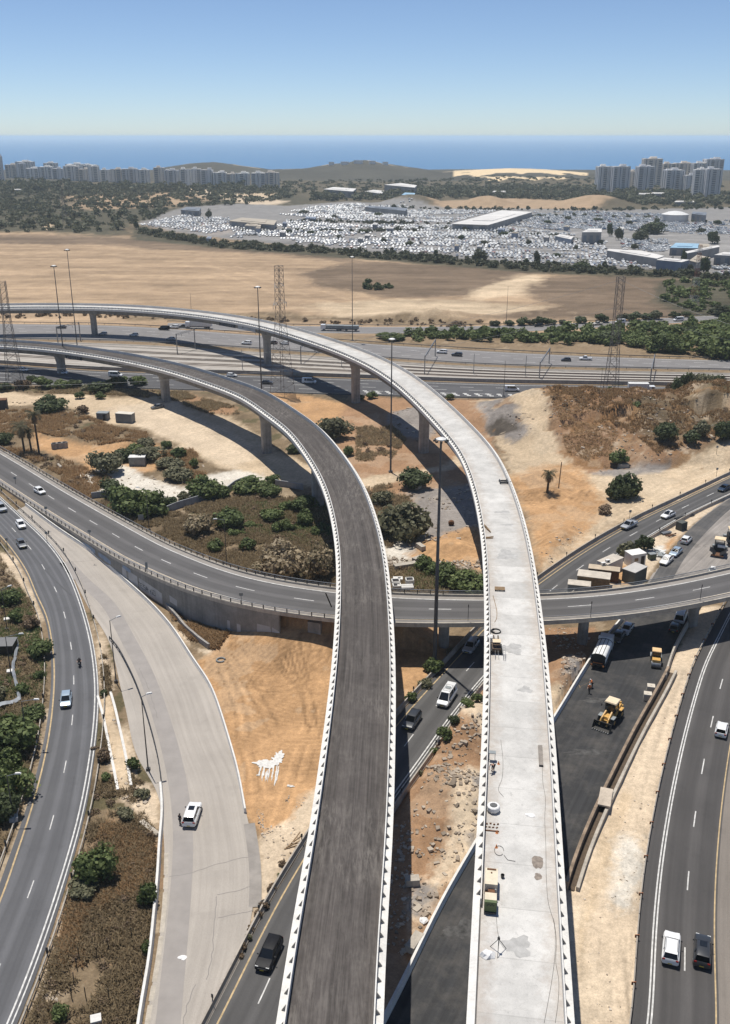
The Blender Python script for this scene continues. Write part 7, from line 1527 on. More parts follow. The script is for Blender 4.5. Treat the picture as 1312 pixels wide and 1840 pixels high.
# behind the overpass, left
GA = 'bushes and trees between the sand track and the overpass'
for a in ((89, 740, 48, 34, 'dark', 'bush', 'dark grey-green bush standing alone by the sand track above the palms'), (144, 716, 17, 15, 'green', 'bush', 'small round bright green bush on the edge of the sand track'), (149, 742, 21, 16, 'brown', 'bush', 'small dry brown bush right of the dark lone bush'),
 (6, 797, 28, 24, 'dark', 'bush', 'dark bush at the left edge below the palm crowns'), (193, 850, 54, 48, 'olive', 'tree', 'grey-olive tree leaning beside the pale rubble, nearest the palms'), (220, 828, 32, 28, 'dark', 'bush', 'dark bush behind the grey-olive tree'), (242, 816, 30, 22, 'green', 'bush', 'green bush behind the pale-roofed cabin, left one'), (262, 806, 34, 22, 'olive', 'bush', 'olive bush at the back behind the pale-roofed cabin'),
 (266, 826, 50, 30, 'olive', 'bush', 'wide pale olive bush hanging over the cabin roof'), (299, 806, 19, 16, 'green', 'bush', 'round green bush right of the back olive one'), (320, 822, 28, 22, 'green', 'bush', 'bright green bush beside white boulders near the cabin'), (308, 840, 40, 22, 'olive', 'bush', 'low grey-green bush right of the pale-roofed cabin'),
 (322, 862, 42, 28, 'olive', 'bush', 'loose olive bush on the pale rubble in front of the cabin'), (348, 840, 18, 20, 'green', 'bush', 'small upright green bush right of the rubble mound'), (203, 892, 42, 36, 'dark', 'tree', 'dark round tree by the broken wall end'), (238, 922, 64, 62, 'green', 'tree', 'largest green tree by the street lamp and the grey sign plate'),
 (271, 926, 50, 50, 'green', 'tree', 'green tree joined to the right of the largest one'), (304, 912, 32, 26, 'dark', 'bush', 'dark bush at the left end of the grey panel wall'), (329, 900, 22, 20, 'olive', 'bush', 'thin pale bush above the grey panel wall'), (366, 893, 50, 46, 'green', 'tree', 'green tree over the middle of the grey panel wall'), (394, 892, 36, 30, 'green', 'bush', 'green bush at the right end of the grey panel wall'),
 (446, 884, 50, 34, 'green', 'bush', 'wide green bush left of the viaduct shadow'), (486, 892, 38, 28, 'green', 'bush', 'green bush at the edge of the viaduct shadow'), (491, 866, 22, 18, 'green', 'bush', 'small green bush above the wall stub in shadow'),
 (356, 960, 44, 42, 'beige', 'bush', 'beige dry flowering bush alone in the brown field'), (414, 948, 48, 42, 'green', 'tree', 'round green tree behind the street lamp in the brown field'), (420, 962, 20, 14, 'green', 'bush', 'small green bush just right of the street lamp'), (448, 946, 20, 12, 'green', 'bush', 'low green clump right of the round green tree'),
 (388, 990, 30, 24, 'green', 'bush', 'green bush below the lamp head in the brown field'), (444, 988, 28, 26, 'green', 'bush', 'dense green bush alone right of the street lamp pole'), (487, 934, 38, 26, 'green', 'bush', 'green bush in the middle of the brown slope by the viaduct'), (515, 918, 26, 20, 'green', 'bush', 'small green bush up the slope by the viaduct'),
 (546, 915, 42, 30, 'green', 'bush', 'large green bush highest on the slope beside the viaduct shadow'), (501, 956, 24, 24, 'green', 'bush', 'dark green shrub below the slope bushes'), (518, 952, 24, 22, 'green', 'bush', 'green shrub between two others on the slope'), (551, 942, 32, 30, 'green', 'bush', 'round green bush against the viaduct parapet'), (570, 962, 20, 18, 'green', 'bush', 'little green bush lowest against the viaduct parapet'),
 (507, 1034, 68, 76, 'beige', 'tree', 'tall beige-headed tree left of its pair by the asphalt viaduct'), (574, 1040, 56, 68, 'beige', 'tree', 'beige-headed tree touching the asphalt viaduct parapet'), (466, 1034, 30, 26, 'beige', 'bush', 'small beige bush by the guardrail left of the tall pair')):
 bush(a[0], a[1], a[2], a[3], a[4], a[5], a[6], GA)
# row by the dark carriageway, left
for k, (px, py, w_, m, lab) in enumerate(((10, 703, 24, 'dark', 'dark bush at the left edge below the pylon'), (44, 698, 26, 'brown', 'brown bush at the pylon foot'), (80, 697, 32, 'green', 'wide green bush right of the pylon foot'), (57, 686, 18, 'dark', 'dark bush behind the pylon legs'), (110, 699, 26, 'green', 'green bush below the viaduct pier at the left'), (134, 697, 24, 'dark', 'dark bush right of the left pier'), (157, 702, 20, 'olive', 'olive bush between dark ones by the left pier'), (180, 705, 32, 'dark', 'large dark bush at the start of the viaduct shadow'), (203, 695, 28, 'dark', 'dark bush half in the viaduct shadow'), (222, 690, 22, 'green', 'green bush by the white van'), (248, 692, 28, 'green', 'green bush right of the white van'), (182, 716, 18, 'green', 'pale green bush leaning in the shadow edge'))):
 bush(px, py, w_, w_*.75, m, 'bush', lab, 'bushes beside the dark carriageway')
for a in ((598, 785, 60, 46, 'olive', 'bush', 'broad grey-green bush alone between the viaducts near the bend'), (645, 718, 15, 14, 'green', 'bush', 'small green bush right of a tall pier by the carriageway'), (668, 716, 18, 15, 'green', 'bush', 'second small green bush right of the tall pier'), (809, 718, 16, 14, 'green', 'bush', 'small bush behind the parapet of the pale viaduct'), (625, 818, 22, 22, 'green', 'bush', 'green bush peeping over the asphalt viaduct parapet'), (530, 812, 24, 20, 'dark', 'bush', 'dark bush in the shadow beside the pier of the asphalt viaduct'),
 (746, 876, 54, 42, 'dark', 'bush', 'glossy dark green bush beside the cream pipe section'), (722, 962, 82, 82, 'olive', 'tree', 'big olive tree with beige tips between the viaducts'), (688, 905, 34, 30, 'olive', 'bush', 'olive bush against the asphalt viaduct beside the big olive tree'), (768, 1026, 40, 30, 'green', 'bush', 'green bush left of the tall mast behind the railing'), (803, 1046, 46, 42, 'green', 'bush', 'green bush right of the tall mast behind the railing'), (845, 1062, 60, 44, 'green', 'bush', 'wide grey-green bush under the edge of the pale viaduct'), (764, 940, 22, 20, 'olive', 'bush', 'small olive bush at the edge of grey debris'),
 (1122, 892, 42, 56, 'dark', 'tree', 'tall dark tree on the sandy corner, right one of a joined pair'), (1108, 898, 32, 38, 'dark', 'tree', 'dark tree on the sandy corner, left one of a joined pair'), (1088, 922, 26, 16, 'brown', 'bush', 'dry brown bush on the sand edge of the slip road'), (1110, 838, 30, 30, 'green', 'bush', 'green bush at the foot of the reddish mound'), (1192, 814, 38, 40, 'dark', 'tree', 'dark tree on the mound slope, left of three'), (1238, 815, 28, 26, 'dark', 'bush', 'dark bush on the mound slope, small one'), (1255, 808, 28, 34, 'olive', 'tree', 'olive tree on the mound slope, between dark ones'), (1296, 810, 32, 40, 'dark', 'tree', 'dark tree on the mound slope at the right edge'),
 (1125, 1000, 34, 34, 'olive', 'tree', 'bare thin-leaved tree behind the white site cabin'), (1157, 990, 28, 34, 'dark', 'tree', 'small dense round tree beside the white site cabin'), (1140, 775, 14, 12, 'green', 'bush', 'tiny green bush high on the reddish mound'), (1064, 735, 10, 8, 'green', 'bush', 'tiny green shrub near the left end of the mound crest'), (1092, 736, 10, 8, 'green', 'bush', 'tiny green shrub at the foot of the right pylon')):
 bush(*a, group='bushes and trees on open ground')
# near field
for a in ((73, 1180, 36, 32, 'green', 'bush', 'green bush touching the guardrail left of the left road'), (22, 1345, 76, 62, 'green', 'bush', 'largest green thicket left of the left road'), (12, 1375, 40, 40, 'green', 'bush', 'green bush below the largest thicket'), (60, 1290, 34, 24, 'green', 'bush', 'green bush under the ragged sheet lamp'), (20, 1432, 58, 62, 'green', 'bush', 'big dark green bush around the lowest lamp'), (10, 1470, 46, 50, 'dark', 'bush', 'dark bush at the left edge below the lowest lamp'), (18, 1085, 36, 30, 'green', 'bush', 'green bush uppermost in the left scrub'), (30, 1118, 24, 24, 'green', 'bush', 'green bush beside the sandy path in scrub'), (57, 1130, 24, 24, 'brown', 'bush', 'brown bush between path and guardrail'), (72, 1220, 18, 16, 'green', 'bush', 'small green clump along the left guardrail'), (40, 1246, 24, 20, 'green', 'bush', 'green clump above the ragged sheet lamp'), (0, 1255, 26, 22, 'olive', 'bush', 'olive bush cut by the photo edge'),
 (172, 1584, 56, 62, 'green', 'tree', 'single round dark green tree in the brown dry strip'), (153, 1606, 44, 22, 'olive', 'bush', 'low grey-green clump at the foot of the round tree'), (266, 1622, 32, 40, 'green', 'bush', 'yellow-green bush along the white barrier'), (264, 1712, 16, 22, 'green', 'bush', 'small green clump lower along the white barrier'), (108, 1830, 24, 22, 'green', 'bush', 'green tuft near the bottom of the dry strip'), (240, 1382, 22, 22, 'green', 'bush', 'green tuft beside the lower street lamp'), (186, 1368, 22, 26, 'brown', 'bush', 'brown bush beside the sandy ditch'), (188, 1250, 14, 12, 'dark', 'bush', 'dark scrub at the top of the sandy ditch'), (190, 1402, 18, 14, 'green', 'bush', 'green tuft beside the ditch end'), (255, 1432, 24, 14, 'olive', 'bush', 'olive clump on pale ground by the white barrier'), (225, 1470, 30, 18, 'olive', 'bush', 'olive clump above the dry strip'),
 (780, 1206, 32, 30, 'green', 'bush', 'green bush at the foot of the tallest mast'), (765, 1232, 22, 16, 'olive', 'bush', 'olive clump along the barrier below the mast'), (739, 1258, 20, 20, 'green', 'bush', 'green clump along the barrier beside the asphalt viaduct'), (859, 1268, 22, 20, 'green', 'bush', 'bright green bush against the pale viaduct'), (840, 1284, 24, 16, 'green', 'bush', 'low green clump along the white line barrier'), (816, 1320, 19, 16, 'dark', 'bush', 'dark green round bush on the orange spoil'), (797, 1342, 28, 24, 'green', 'bush', 'green bush beside the barrier below the white van'), (782, 1354, 16, 14, 'green', 'bush', 'small green bush lowest below the white van'), (755, 1392, 12, 10, 'olive', 'bush', 'tiny olive tuft by the barrier near the shade'),
 (475, 1632, 16, 14, 'brown', 'bush', 'dry tuft by the old tyre'), (507, 1555, 12, 10, 'brown', 'bush', 'dry tuft on pale ground, uppermost by the barrier'), (503, 1577, 12, 10, 'green', 'bush', 'green tuft by the slip road barrier'), (489, 1597, 16, 12, 'brown', 'bush', 'dry tuft above the old tyre'), (464, 1646, 14, 12, 'brown', 'bush', 'dry tuft below the old tyre'), (450, 1672, 12, 12, 'brown', 'bush', 'dry tuft on the broken pavement edge'), (446, 1688, 12, 12, 'olive', 'bush', 'olive tuft on the broken pavement edge'), (438, 1706, 14, 12, 'brown', 'bush', 'dry tuft low on the pavement edge'), (433, 1720, 10, 9, 'brown', 'bush', 'lowest dry tuft on the pavement edge')):
 bush(*a, group='bushes beside the near roads')
# palms
def palm(base, crown, rpx, label, seed, droop=1.0):
 x, y = G0(*base); h = hpx(base, crown); zg = max(TZ(x, y), 0); R = rpx*math.sqrt(x*x+y*y+CAMH**2)/FPX; r = np.random.default_rng(seed)
 T = empty('palm_tree', (x, y, zg), r.uniform(0, 6), label, 'palm'); mb = MB(); b = Vector((r.uniform(-.4, .4), r.uniform(-.4, .4), h)); n = 9
 for k in range(n): p = b*(k/n)+Vector((0, 0, 0)); q = b*((k+1)/n); mb.tube(p-Vector((0, 0, .3 if k == 0 else 0)), q, .34-.012*k, .31-.012*k, 9)
 mb.build('trunk', BARK, T)
 def fronds(cnt, e0, e1, name, mat):
  mb = MB()
  for k in range(cnt):
   a = 2*math.pi*k/cnt+r.uniform(-.3, .3); e = r.uniform(e0, e1); L = R*r.uniform(.9, 1.15); pts = []; m = 9
   p = b.copy(); ang = e
   for j in range(m): pts.append(p.copy()); p = p+Vector((math.cos(a)*math.cos(ang), math.sin(a)*math.cos(ang), math.sin(ang)))*(L/m); ang -= .16*droop+.02*j
   for j in range(m-1):
    d = (pts[j+1]-pts[j]); s = Vector((-math.sin(a), math.cos(a), 0)); wd = R*.24*math.sin(math.pi*(j+1)/(m+.5))+.05
    for sg in (-1, 1):
     for q in (0, .5):
      c = pts[j]+d*q; mb.add([c, c+d*.30, c+d*.75+s*sg*wd-Vector((0, 0, wd*.45))], [(0, 1, 2)])
    mb.tube(pts[j], pts[j+1], .04, .03, 3, cap=False)
  return mb.build(name, mat, T)
 fronds(26, -.1, 1.35, 'crown', mat_leaf('palm_leaf', [(0, (.05, .05, .022)), (.5, (.10, .095, .05)), (1, (.17, .15, .09))])); fronds(18, -1.3, -.5, 'dead_fronds', LEAF['brown'])
palm((44.5, 815), (37, 768), 23, 'palm with the widest crown, leftmost of three by the overpass', 1); palm((57, 812), (51, 776), 14, 'short middle palm of three by the overpass', 2); palm((70.5, 814), (58, 745), 19, 'tallest palm of three by the overpass', 3)
palm((983, 892), (981, 860), 18, 'lone palm with a full crown standing on the sand', 4, 1.1)
# dark slim trees by the mound, right
for k, (px, py, w_, h_, m, lab) in enumerate(((1225, 712, 26, 52, 'dark', 'dark slim tree left of three behind the mound'), (1258, 708, 36, 48, 'olive', 'wide greyish tree in the middle of three behind the mound'), (1285, 706, 26, 40, 'dark', 'dark tree right of three behind the mound'), (1203, 704, 14, 22, 'brown', 'small brown tree left of the dark slim trees'))):
 bush(px, py, w_, h_, m, 'tree', lab, 'dark trees behind the mound', big=2)
# hedge row and scattered bushes by the service road
for k, (px, w_) in enumerate(((890, 18), (915, 16), (939, 22), (953, 16), (971, 24), (990, 16), (1010, 14), (1043, 20), (1082, 24), (1119, 20), (1139, 24), (1160, 18), (1176, 24), (1213, 18), (1235, 16), (1290, 30), (1310, 26))):
 bush(px, np.interp(px, [870, 1000, 1110, 1312], [586, 583, 577, 565]), w_, w_*.75, 'dark' if k % 3 else 'far', 'bush', 'rounded dark bush in the row above the service road', 'bushes in a row above the service road', big=1)
for k, (px, py, w_, h_) in enumerate(((1180, 630, 44, 40), (1215, 634, 36, 34), (1140, 622, 34, 24), (1270, 632, 70, 54), (1300, 640, 60, 56), (1248, 605, 30, 24), (1090, 615, 40, 24), (710, 611, 34, 18), (690, 608, 22, 14))):
 bush(px, py, w_, h_, 'green' if k not in (5, 6) else 'dark', 'tree', ['round green tree standing forward of the hedge', 'green tree right of the forward one', 'green tree left of the forward one', 'large round green tree at the right end of the hedge', 'green tree cut by the right edge below the hedge', 'dark tree behind the large round one', 'dark tree inside the hedge beside the pylon', 'bright green bush clump right of the trailer', 'small green bush left end of the clump by the trailer'][k], 'trees around the service road hedge', big=2)
def stuff_cloud(name, items, mat, label=None, n=220, leaf=.34, cat=None):
 """one mass of foliage: items are (x, y, z, rx, ry, rz)"""
 Qs = [];
 for i, (x, y, z, rx, ry, rz) in enumerate(items):
  Q, F = leafcloud(n, 1, 1, .95, .55, 500+i % 17, leaf, 7); a = (i*2.4) % 6.28; c, s = math.cos(a), math.sin(a)
  q = np.stack([(Q[:, 0]*c-Q[:, 1]*s)*rx+x, (Q[:, 0]*s+Q[:, 1]*c)*ry+y, Q[:, 2]*rz+z], -1); Qs.append(q)
 Q = np.vstack(Qs); F = np.arange(len(Q)).reshape(-1, 4)
 o = grid_mesh(name, Q, F, LEAF[mat], kind='stuff', smooth=False); return tag(o, label, cat)
def fill(poly, n, rmin, rmax, seed, hz=1.0):
 r = np.random.default_rng(seed); P = U([p[0] for p in poly], [p[1] for p in poly]); out = []
 while len(out) < n:
  x = r.uniform(P[:, 0].min(), P[:, 0].max(), 400); y = r.uniform(P[:, 1].min(), P[:, 1].max(), 400); m = inpoly(x, y, P)
  for a, b in zip(x[m], y[m]):
   q = rmin+(rmax-rmin)*r.random()**1.7; out.append((a, b, 0, q, q, q*hz*r.uniform(.75, 1.15)))
   if len(out) >= n: break
 Z = terr(np.array([o[0] for o in out]), np.array([o[1] for o in out])); return [(a, b, float(z), c, d, e) for (a, b, _, c, d, e), z in zip(out, Z)]
stuff_cloud('shrubbery', fill([(735, 603), (870, 600), (1000, 596), (1110, 590), (1240, 583), (1400, 575), (1400, 625), (1240, 625), (1130, 622), (1000, 618), (870, 614), (735, 612)], 300, 2.0, 4.2, 1, .85), 'green', 'dense green oleander hedge between service road and motorway', 260, .36, 'hedge')
stuff_cloud('shrubbery', fill([(1190, 505), (1312, 508), (1450, 520), (1450, 560), (1270, 566), (1190, 545)], 170, 1.2, 4.0, 2, .8), 'green', 'low green scrub at the right below the car yard', 180, .38, 'scrub')
stuff_cloud('shrubbery', fill([(650, 512), (705, 508), (712, 522), (660, 524)], 12, 1.6, 3.4, 3), 'dark', 'patch of dark bushes in the brown field', 160, .4, 'bushes')
stuff_cloud('treeline', fill([(245, 412), (400, 437), (560, 446), (700, 458), (850, 468), (1000, 480), (1180, 489), (1312, 500), (1500, 512), (1500, 522), (1312, 508), (1180, 498), (1000, 490), (850, 478), (700, 467), (560, 455), (400, 446), (250, 422)], 620, 1.6, 4.6, 4, .85), 'far', 'dark line of bushes between the field and the car yard', 80, .48, 'bushes')
stuff_cloud('woods', fill([(-250, 345), (560, 345), (480, 366), (330, 372), (250, 402), (200, 418), (-250, 418)], 1150, 3, 8, 5, .75), 'far', 'broken dark woodland below the apartment row', 60, .5, 'woodland')
stuff_cloud('woods', fill([(-250, 330), (110, 332), (240, 338), (520, 338), (520, 346), (-250, 350)], 520, 5, 11, 6, .9), 'far', 'tree belt at the feet of the apartment row', 60, .5, 'woodland')
stuff_cloud('woods', fill([(560, 352), (700, 350), (760, 340), (1000, 338), (1400, 352), (1400, 372), (1240, 374), (1080, 364), (900, 356), (700, 360), (560, 362)], 900, 4, 9, 7, .85), 'far', 'belt of trees below the dunes and the right towers', 55, .5, 'woodland')
stuff_cloud('shrubbery', fill([(480, 330), (760, 325), (1050, 326), (1300, 330), (1300, 338), (700, 345), (480, 342)], 700, 3, 8, 8, .5), 'far', 'low scrub on the slopes below the coastal hills', 36, .55, 'scrub')
stuff_cloud('shrubbery', fill([(-150, 568), (140, 563), (330, 567), (560, 575), (560, 580), (330, 574), (140, 571), (-150, 575)], 120, .8, 2.2, 9, .8), 'brown', 'brown dry bushes along the far side of the motorway', 90, .45, 'bushes')
stuff_cloud('shrubbery', fill([(560, 585), (700, 588), (870, 587), (870, 577), (760, 576), (560, 578)], 60, .8, 2.0, 10, .8), 'brown', 'dry brush between the field and the service road', 90, .45, 'bushes')
# single trees that stand out around the car yard
for k, (px, py, w_, h_) in enumerate(((704, 460, 8, 20), (783, 466, 7, 24), (861, 470, 28, 26), (946, 478, 10, 16), (964, 474, 9, 30), (967, 482, 8, 18), (1087, 488, 9, 22), (1050, 487, 36, 22), (1206, 484, 8, 24), (1228, 474, 8, 28), (1240, 492, 9, 22), (1265, 492, 14, 36), (1148, 432, 32, 22), (1174, 420, 34, 26), (1112, 432, 14, 26), (1095, 424, 10, 28), (1140, 448, 10, 12), (1280, 438, 18, 26), (745, 418, 7, 10), (520, 420, 10, 9), (440, 440, 10, 12), (504, 448, 9, 14), (455, 440, 16, 12), (246, 412, 8, 18), (375, 392, 10, 18), (560, 422, 14, 9), (610, 430, 10, 10), (655, 418, 16, 8), (690, 436, 9, 11), (735, 441, 16, 9), (600, 392, 10, 8), (680, 388, 12, 8), (545, 384, 14, 8), (830, 432, 12, 11), (870, 440, 10, 10), (905, 424, 14, 9), (950, 440, 9, 12), (985, 402, 12, 8), (1020, 396, 10, 9), (1075, 398, 14, 8), (1130, 404, 12, 9), (1180, 400, 9, 10), (1260, 418, 14, 9), (1290, 404, 12, 9), (1035, 450, 9, 12), (1000, 462, 12, 9))):
 bush(px, py, w_, h_, 'dark' if k % 2 else 'far', 'tree', 'dark tree standing up among the parked cars of the far yard', 'trees around the car yard', big=1)
# ------------------------------------------------------------------ dry grass, weeds and rubble
NOTUFT = [U([p[0] for p in q], [p[1] for p in q]) for q in ([(176, 1250), (200, 1245), (238, 1416), (211, 1424)], [(240, 1405), (290, 1420), (290, 1500), (262, 1478)], [(30, 1098), (60, 1140), (50, 1142), (25, 1120)])]
def tufts(name, poly_list, n, hmin, hmax, mat, seed, label, cat='grass', avoid=True, spread=.5):
 r = np.random.default_rng(seed); X = []; Y = []
 areas = [abs(np.cross(np.roll(P, -1, 0)[:, :2], P[:, :2]).sum()) if False else abs(sum(P[i][0]*P[(i+1) % len(P)][1]-P[(i+1) % len(P)][0]*P[i][1] for i in range(len(P)))) for P in [U([p[0] for p in q], [p[1] for p in q]) for q in poly_list]]
 for poly, A in zip(poly_list, areas):
  P = U([p[0] for p in poly], [p[1] for p in poly]); m = int(n*A/sum(areas)); c = 0;
  while c < m:
   x = r.uniform(P[:, 0].min(), P[:, 0].max(), 4000); y = r.uniform(P[:, 1].min(), P[:, 1].max(), 4000); k = inpoly(x, y, P) & (fbm(x, y, 5, 3, seed) > .36+.1*r.random(4000)); x, y = x[k][:m-c], y[k][:m-c]; X.append(x); Y.append(y); c += len(x)
   if not len(x): break
 X = np.concatenate(X); Y = np.concatenate(Y)
 for q in NOTUFT: k = ~inpoly(X, Y, q); X, Y = X[k], Y[k]
 if avoid:
  d, s, _ = dist_path(X, Y, OVC); k = ~road_mask(X, Y) & (d > OVW+.6); X, Y = X[k], Y[k]
 Z = terr(X, Y); n = len(X); B = 7; a = r.uniform(0, 6.28, (n, B)); h = r.uniform(hmin, hmax, (n, B)); ln = r.uniform(.2, spread, (n, B))*h/hmax*1.6; wd = h*.075+.012
 bx = X[:, None]+r.normal(0, .16, (n, B)); by = Y[:, None]+r.normal(0, .16, (n, B)); bz = np.repeat(Z[:, None], B, 1)-.05
 ca, sa = np.cos(a), np.sin(a)
 p0 = np.stack([bx-sa*wd, by+ca*wd, bz], -1); p1 = np.stack([bx+sa*wd, by-ca*wd, bz], -1); p2 = np.stack([bx+ca*ln+sa*wd*.8, by+sa*ln-ca*wd*.8, bz+h], -1); p3 = np.stack([bx+ca*ln-sa*wd*.8, by+sa*ln+ca*wd*.8, bz+h*.85], -1)
 V = np.stack([p0, p1, p2, p3], 2).reshape(-1, 3); F = np.arange(len(V)).reshape(-1, 4)
 return tag(grid_mesh(name, V, F, mat, kind='stuff', smooth=False), label, cat)
DRYG = mat_leaf('dry_grass', [(0, (.11, .085, .05)), (.4, (.23, .172, .10)), (.75, (.37, .285, .17)), (1, (.48, .38, .24))], .9)
DRYR = mat_leaf('dry_red_grass', [(0, (.13, .085, .045)), (.4, (.29, .185, .095)), (.75, (.42, .28, .15)), (1, (.54, .39, .23))], .9)
STRIP = [(-60, 2000), (20, 1850), (150, 1480), (172, 1290), (176, 1180), (196, 1180), (205, 1340), (240, 1400), (288, 1420), (290, 1530), (276, 1660), (250, 1850), (230, 2000)]
tufts('dry_grass', [STRIP], 9000, .2, .6, DRYG, 1, 'brown dry grass covering the strip between the left road and the closed road')
tufts('dry_grass', [[(130, 1600), (190, 1480), (270, 1500), (280, 1560), (220, 1640), (150, 1740), (100, 1740)]], 3500, .2, .55, DRYR, 2, 'reddish dry grass around the round tree')
tufts('dry_grass', [[(-500, 1940), (-200, 960), (0, 1000), (60, 1090), (88, 1200), (80, 1290), (60, 1400), (20, 1500), (-60, 1740)]], 12000, .2, .7, DRYG, 3, 'brown scrub grass left of the left road')
tufts('dry_grass', [[(170, 905), (240, 898), (330, 912), (440, 890), (520, 890), (600, 890), (604, 1060), (420, 1026), (270, 955)]], 13000, .25, .8, DRYG, 4, 'dark brown grass of the field behind the overpass')
tufts('dry_grass', [[(-100, 742), (60, 738), (150, 745), (210, 770), (265, 778), (262, 800), (170, 800), (100, 786), (-100, 775)], [(290, 815), (345, 808), (370, 835), (380, 850), (340, 868), (300, 858)], [(100, 820), (200, 860), (160, 900), (110, 870)], [(-60, 800), (60, 810), (120, 860), (40, 820)]], 9000, .3, 1.0, DRYR, 5, 'tall ochre grass below the palms and the sand track')
tufts('dry_grass', [[(300, 1082), (380, 1092), (440, 1110), (392, 1168), (350, 1160), (318, 1122)]], 3200, .25, .7, DRYR, 6, 'reddish dry brush below the retaining wall')
tufts('dry_grass', [[(945, 705), (1060, 708), (1312, 704), (1500, 704), (1400, 780), (1240, 815), (1180, 830), (1100, 790), (1000, 760)]], 11000, .25, .9, DRYR, 7, 'dry ochre grass on top of the mound')
tufts('dry_grass', [[(950, 715), (1000, 720), (1060, 770), (1110, 800), (1090, 842), (1020, 822), (1000, 785), (985, 750)]], 2600, .15, .55, DRYR, 17, 'thin dry grass on the left slope of the mound')
tufts('dry_grass', [[(640, 770), (700, 760), (730, 790), (700, 830), (640, 830)], [(640, 880), (700, 870), (740, 900), (700, 990), (650, 960)], [(690, 1020), (760, 1010), (870, 1035), (870, 1070), (700, 1070)], [(325, 705), (420, 730), (430, 745), (380, 745), (330, 728)], [(235, 690), (330, 700), (360, 725), (260, 715)]], 7000, .25, .8, DRYG, 8, 'dry brush between the two viaducts')
tufts('dry_grass', [[(-300, 690), (250, 700), (250, 712), (60, 706), (-300, 702)]], 3500, .3, .9, DRYG, 9, 'dry brush along the dark carriageway verge')
tufts('weeds', [[(40, 1060), (70, 1120), (85, 1210), (60, 1300), (40, 1420), (0, 1500), (-60, 1500), (-60, 1060)]], 3000, .2, .6, LEAF['green'], 11, 'green weeds in the scrub left of the left road', 'weeds')
tufts('weeds', [[(440, 905), (600, 900), (604, 1010), (520, 970), (470, 990), (410, 950)], [(730, 1010), (860, 1030), (860, 1065), (740, 1060)]], 2600, .2, .7, LEAF['green'], 12, 'green weeds in the brown field beside the viaduct', 'weeds')
STONE = mat_leaf('broken_stone', [(0, (0.208, 0.169, 0.130)), (.4, (0.442, 0.364, 0.286)), (.75, (0.650, 0.572, 0.468)), (1, (0.858, 0.806, 0.728))], .9)
def rubble(name, poly_list, n, smin, smax, seed, label, mat=None):
 r = np.random.default_rng(seed); P_ = [U([p[0] for p in q], [p[1] for p in q]) for q in poly_list]; V = []; F = []
 for P in P_:
  c = 0; m = n//len(P_)
  while c < m:
   x = r.uniform(P[:, 0].min(), P[:, 0].max(), 2000); y = r.uniform(P[:, 1].min(), P[:, 1].max(), 2000); k = inpoly(x, y, P) & (fbm(x, y, 6, 3, seed+3) > .40+.12*r.random(2000)) & ~road_mask(x, y); x, y = x[k][:m-c], y[k][:m-c]; z = terr(x, y); c += len(x)
   for a, b, h in zip(x, y, z):
    s = smin+(smax-smin)*r.random()**4.5; B = np.array([(i, j, k_) for k_ in (-1, 1) for i, j in ((-1, -1), (1, -1), (1, 1), (-1, 1))])*np.array([s*r.uniform(.6, 1.4), s*r.uniform(.5, 1.1), s*r.uniform(.25, .7)])*r.uniform(.65, 1.1, (8, 3)); t = r.uniform(0, 6.28); B = np.stack([B[:, 0]*math.cos(t)-B[:, 1]*math.sin(t), B[:, 0]*math.sin(t)+B[:, 1]*math.cos(t), B[:, 2]+B[:, 0]*r.uniform(-.3, .3)], -1)
    o = len(V); V.extend(B+np.array([a, b, h+s*.15])); F.extend([tuple(o+i for i in f) for f in ((3, 2, 1, 0), (4, 5, 6, 7), (0, 1, 5, 4), (1, 2, 6, 5), (2, 3, 7, 6), (3, 0, 4, 7))])
   if not len(x): break
 return tag(grid_mesh(name, V, F, mat or STONE, kind='stuff', smooth=False), label, 'rubble')
rubble('rubble', [[(742, 1440), (800, 1380), (868, 1390), (862, 1500), (800, 1640), (742, 1750), (745, 1640)], [(760, 1380), (830, 1280), (870, 1260), (868, 1400), (790, 1440)]], 1000, .03, .42, 1, 'broken concrete rubble between the two viaducts near the bottom')
rubble('rubble', [[(700, 1480), (742, 1480), (742, 1840), (690, 1840), (690, 1640)]], 400, .04, .35, 2, 'rubble lying in the shadow of the asphalt viaduct')
rubble('rubble', [[(740, 880), (860, 870), (870, 960), (790, 985), (720, 960), (745, 915)], [(700, 740), (800, 735), (830, 800), (720, 790)], [(690, 960), (750, 960), (760, 1015), (700, 1020)], [(790, 1010), (860, 1005), (870, 1030), (800, 1025)]], 1300, .06, .5, 3, 'grey demolition debris between the viaducts beyond the overpass')
rubble('rubble', [[(960, 740), (1060, 730), (1312, 770), (1312, 805), (1200, 835), (1060, 850), (1000, 810)]], 1500, .06, .5, 4, 'stones and clods scattered over the reddish mound')
rubble('rubble', [[(1010, 1180), (1050, 1170), (1050, 1220), (1020, 1250), (1000, 1280)], [(985, 1130), (1060, 1125), (1060, 1160), (1000, 1170)]], 500, .04, .32, 5, 'rubble and broken timber beside the white barrier')
rubble('rubble', [[(120, 862), (205, 838), (260, 858), (380, 852), (470, 868), (290, 898), (190, 888)], [(290, 815), (345, 808), (370, 840), (310, 850)], [(-20, 720), (120, 725), (140, 745), (0, 745)]], 600, .05, .4, 6, 'white stones on the pale rubble patch by the trees')
rubble('rubble', [[(470, 1500), (550, 1420), (556, 1520), (500, 1600), (460, 1700)], [(450, 1460), (520, 1430), (520, 1480), (470, 1505)]], 260, .03, .18, 7, 'small stones on the pale ground beside the slip road barrier')
rubble('rubble', [[(930, 1900), (1040, 1640), (1110, 1440), (1180, 1260), (1240, 1200), (1200, 1400), (1160, 1640), (1130, 1900)]], 260, .03, .16, 8, 'small stones on the dirt strip beside the highway')
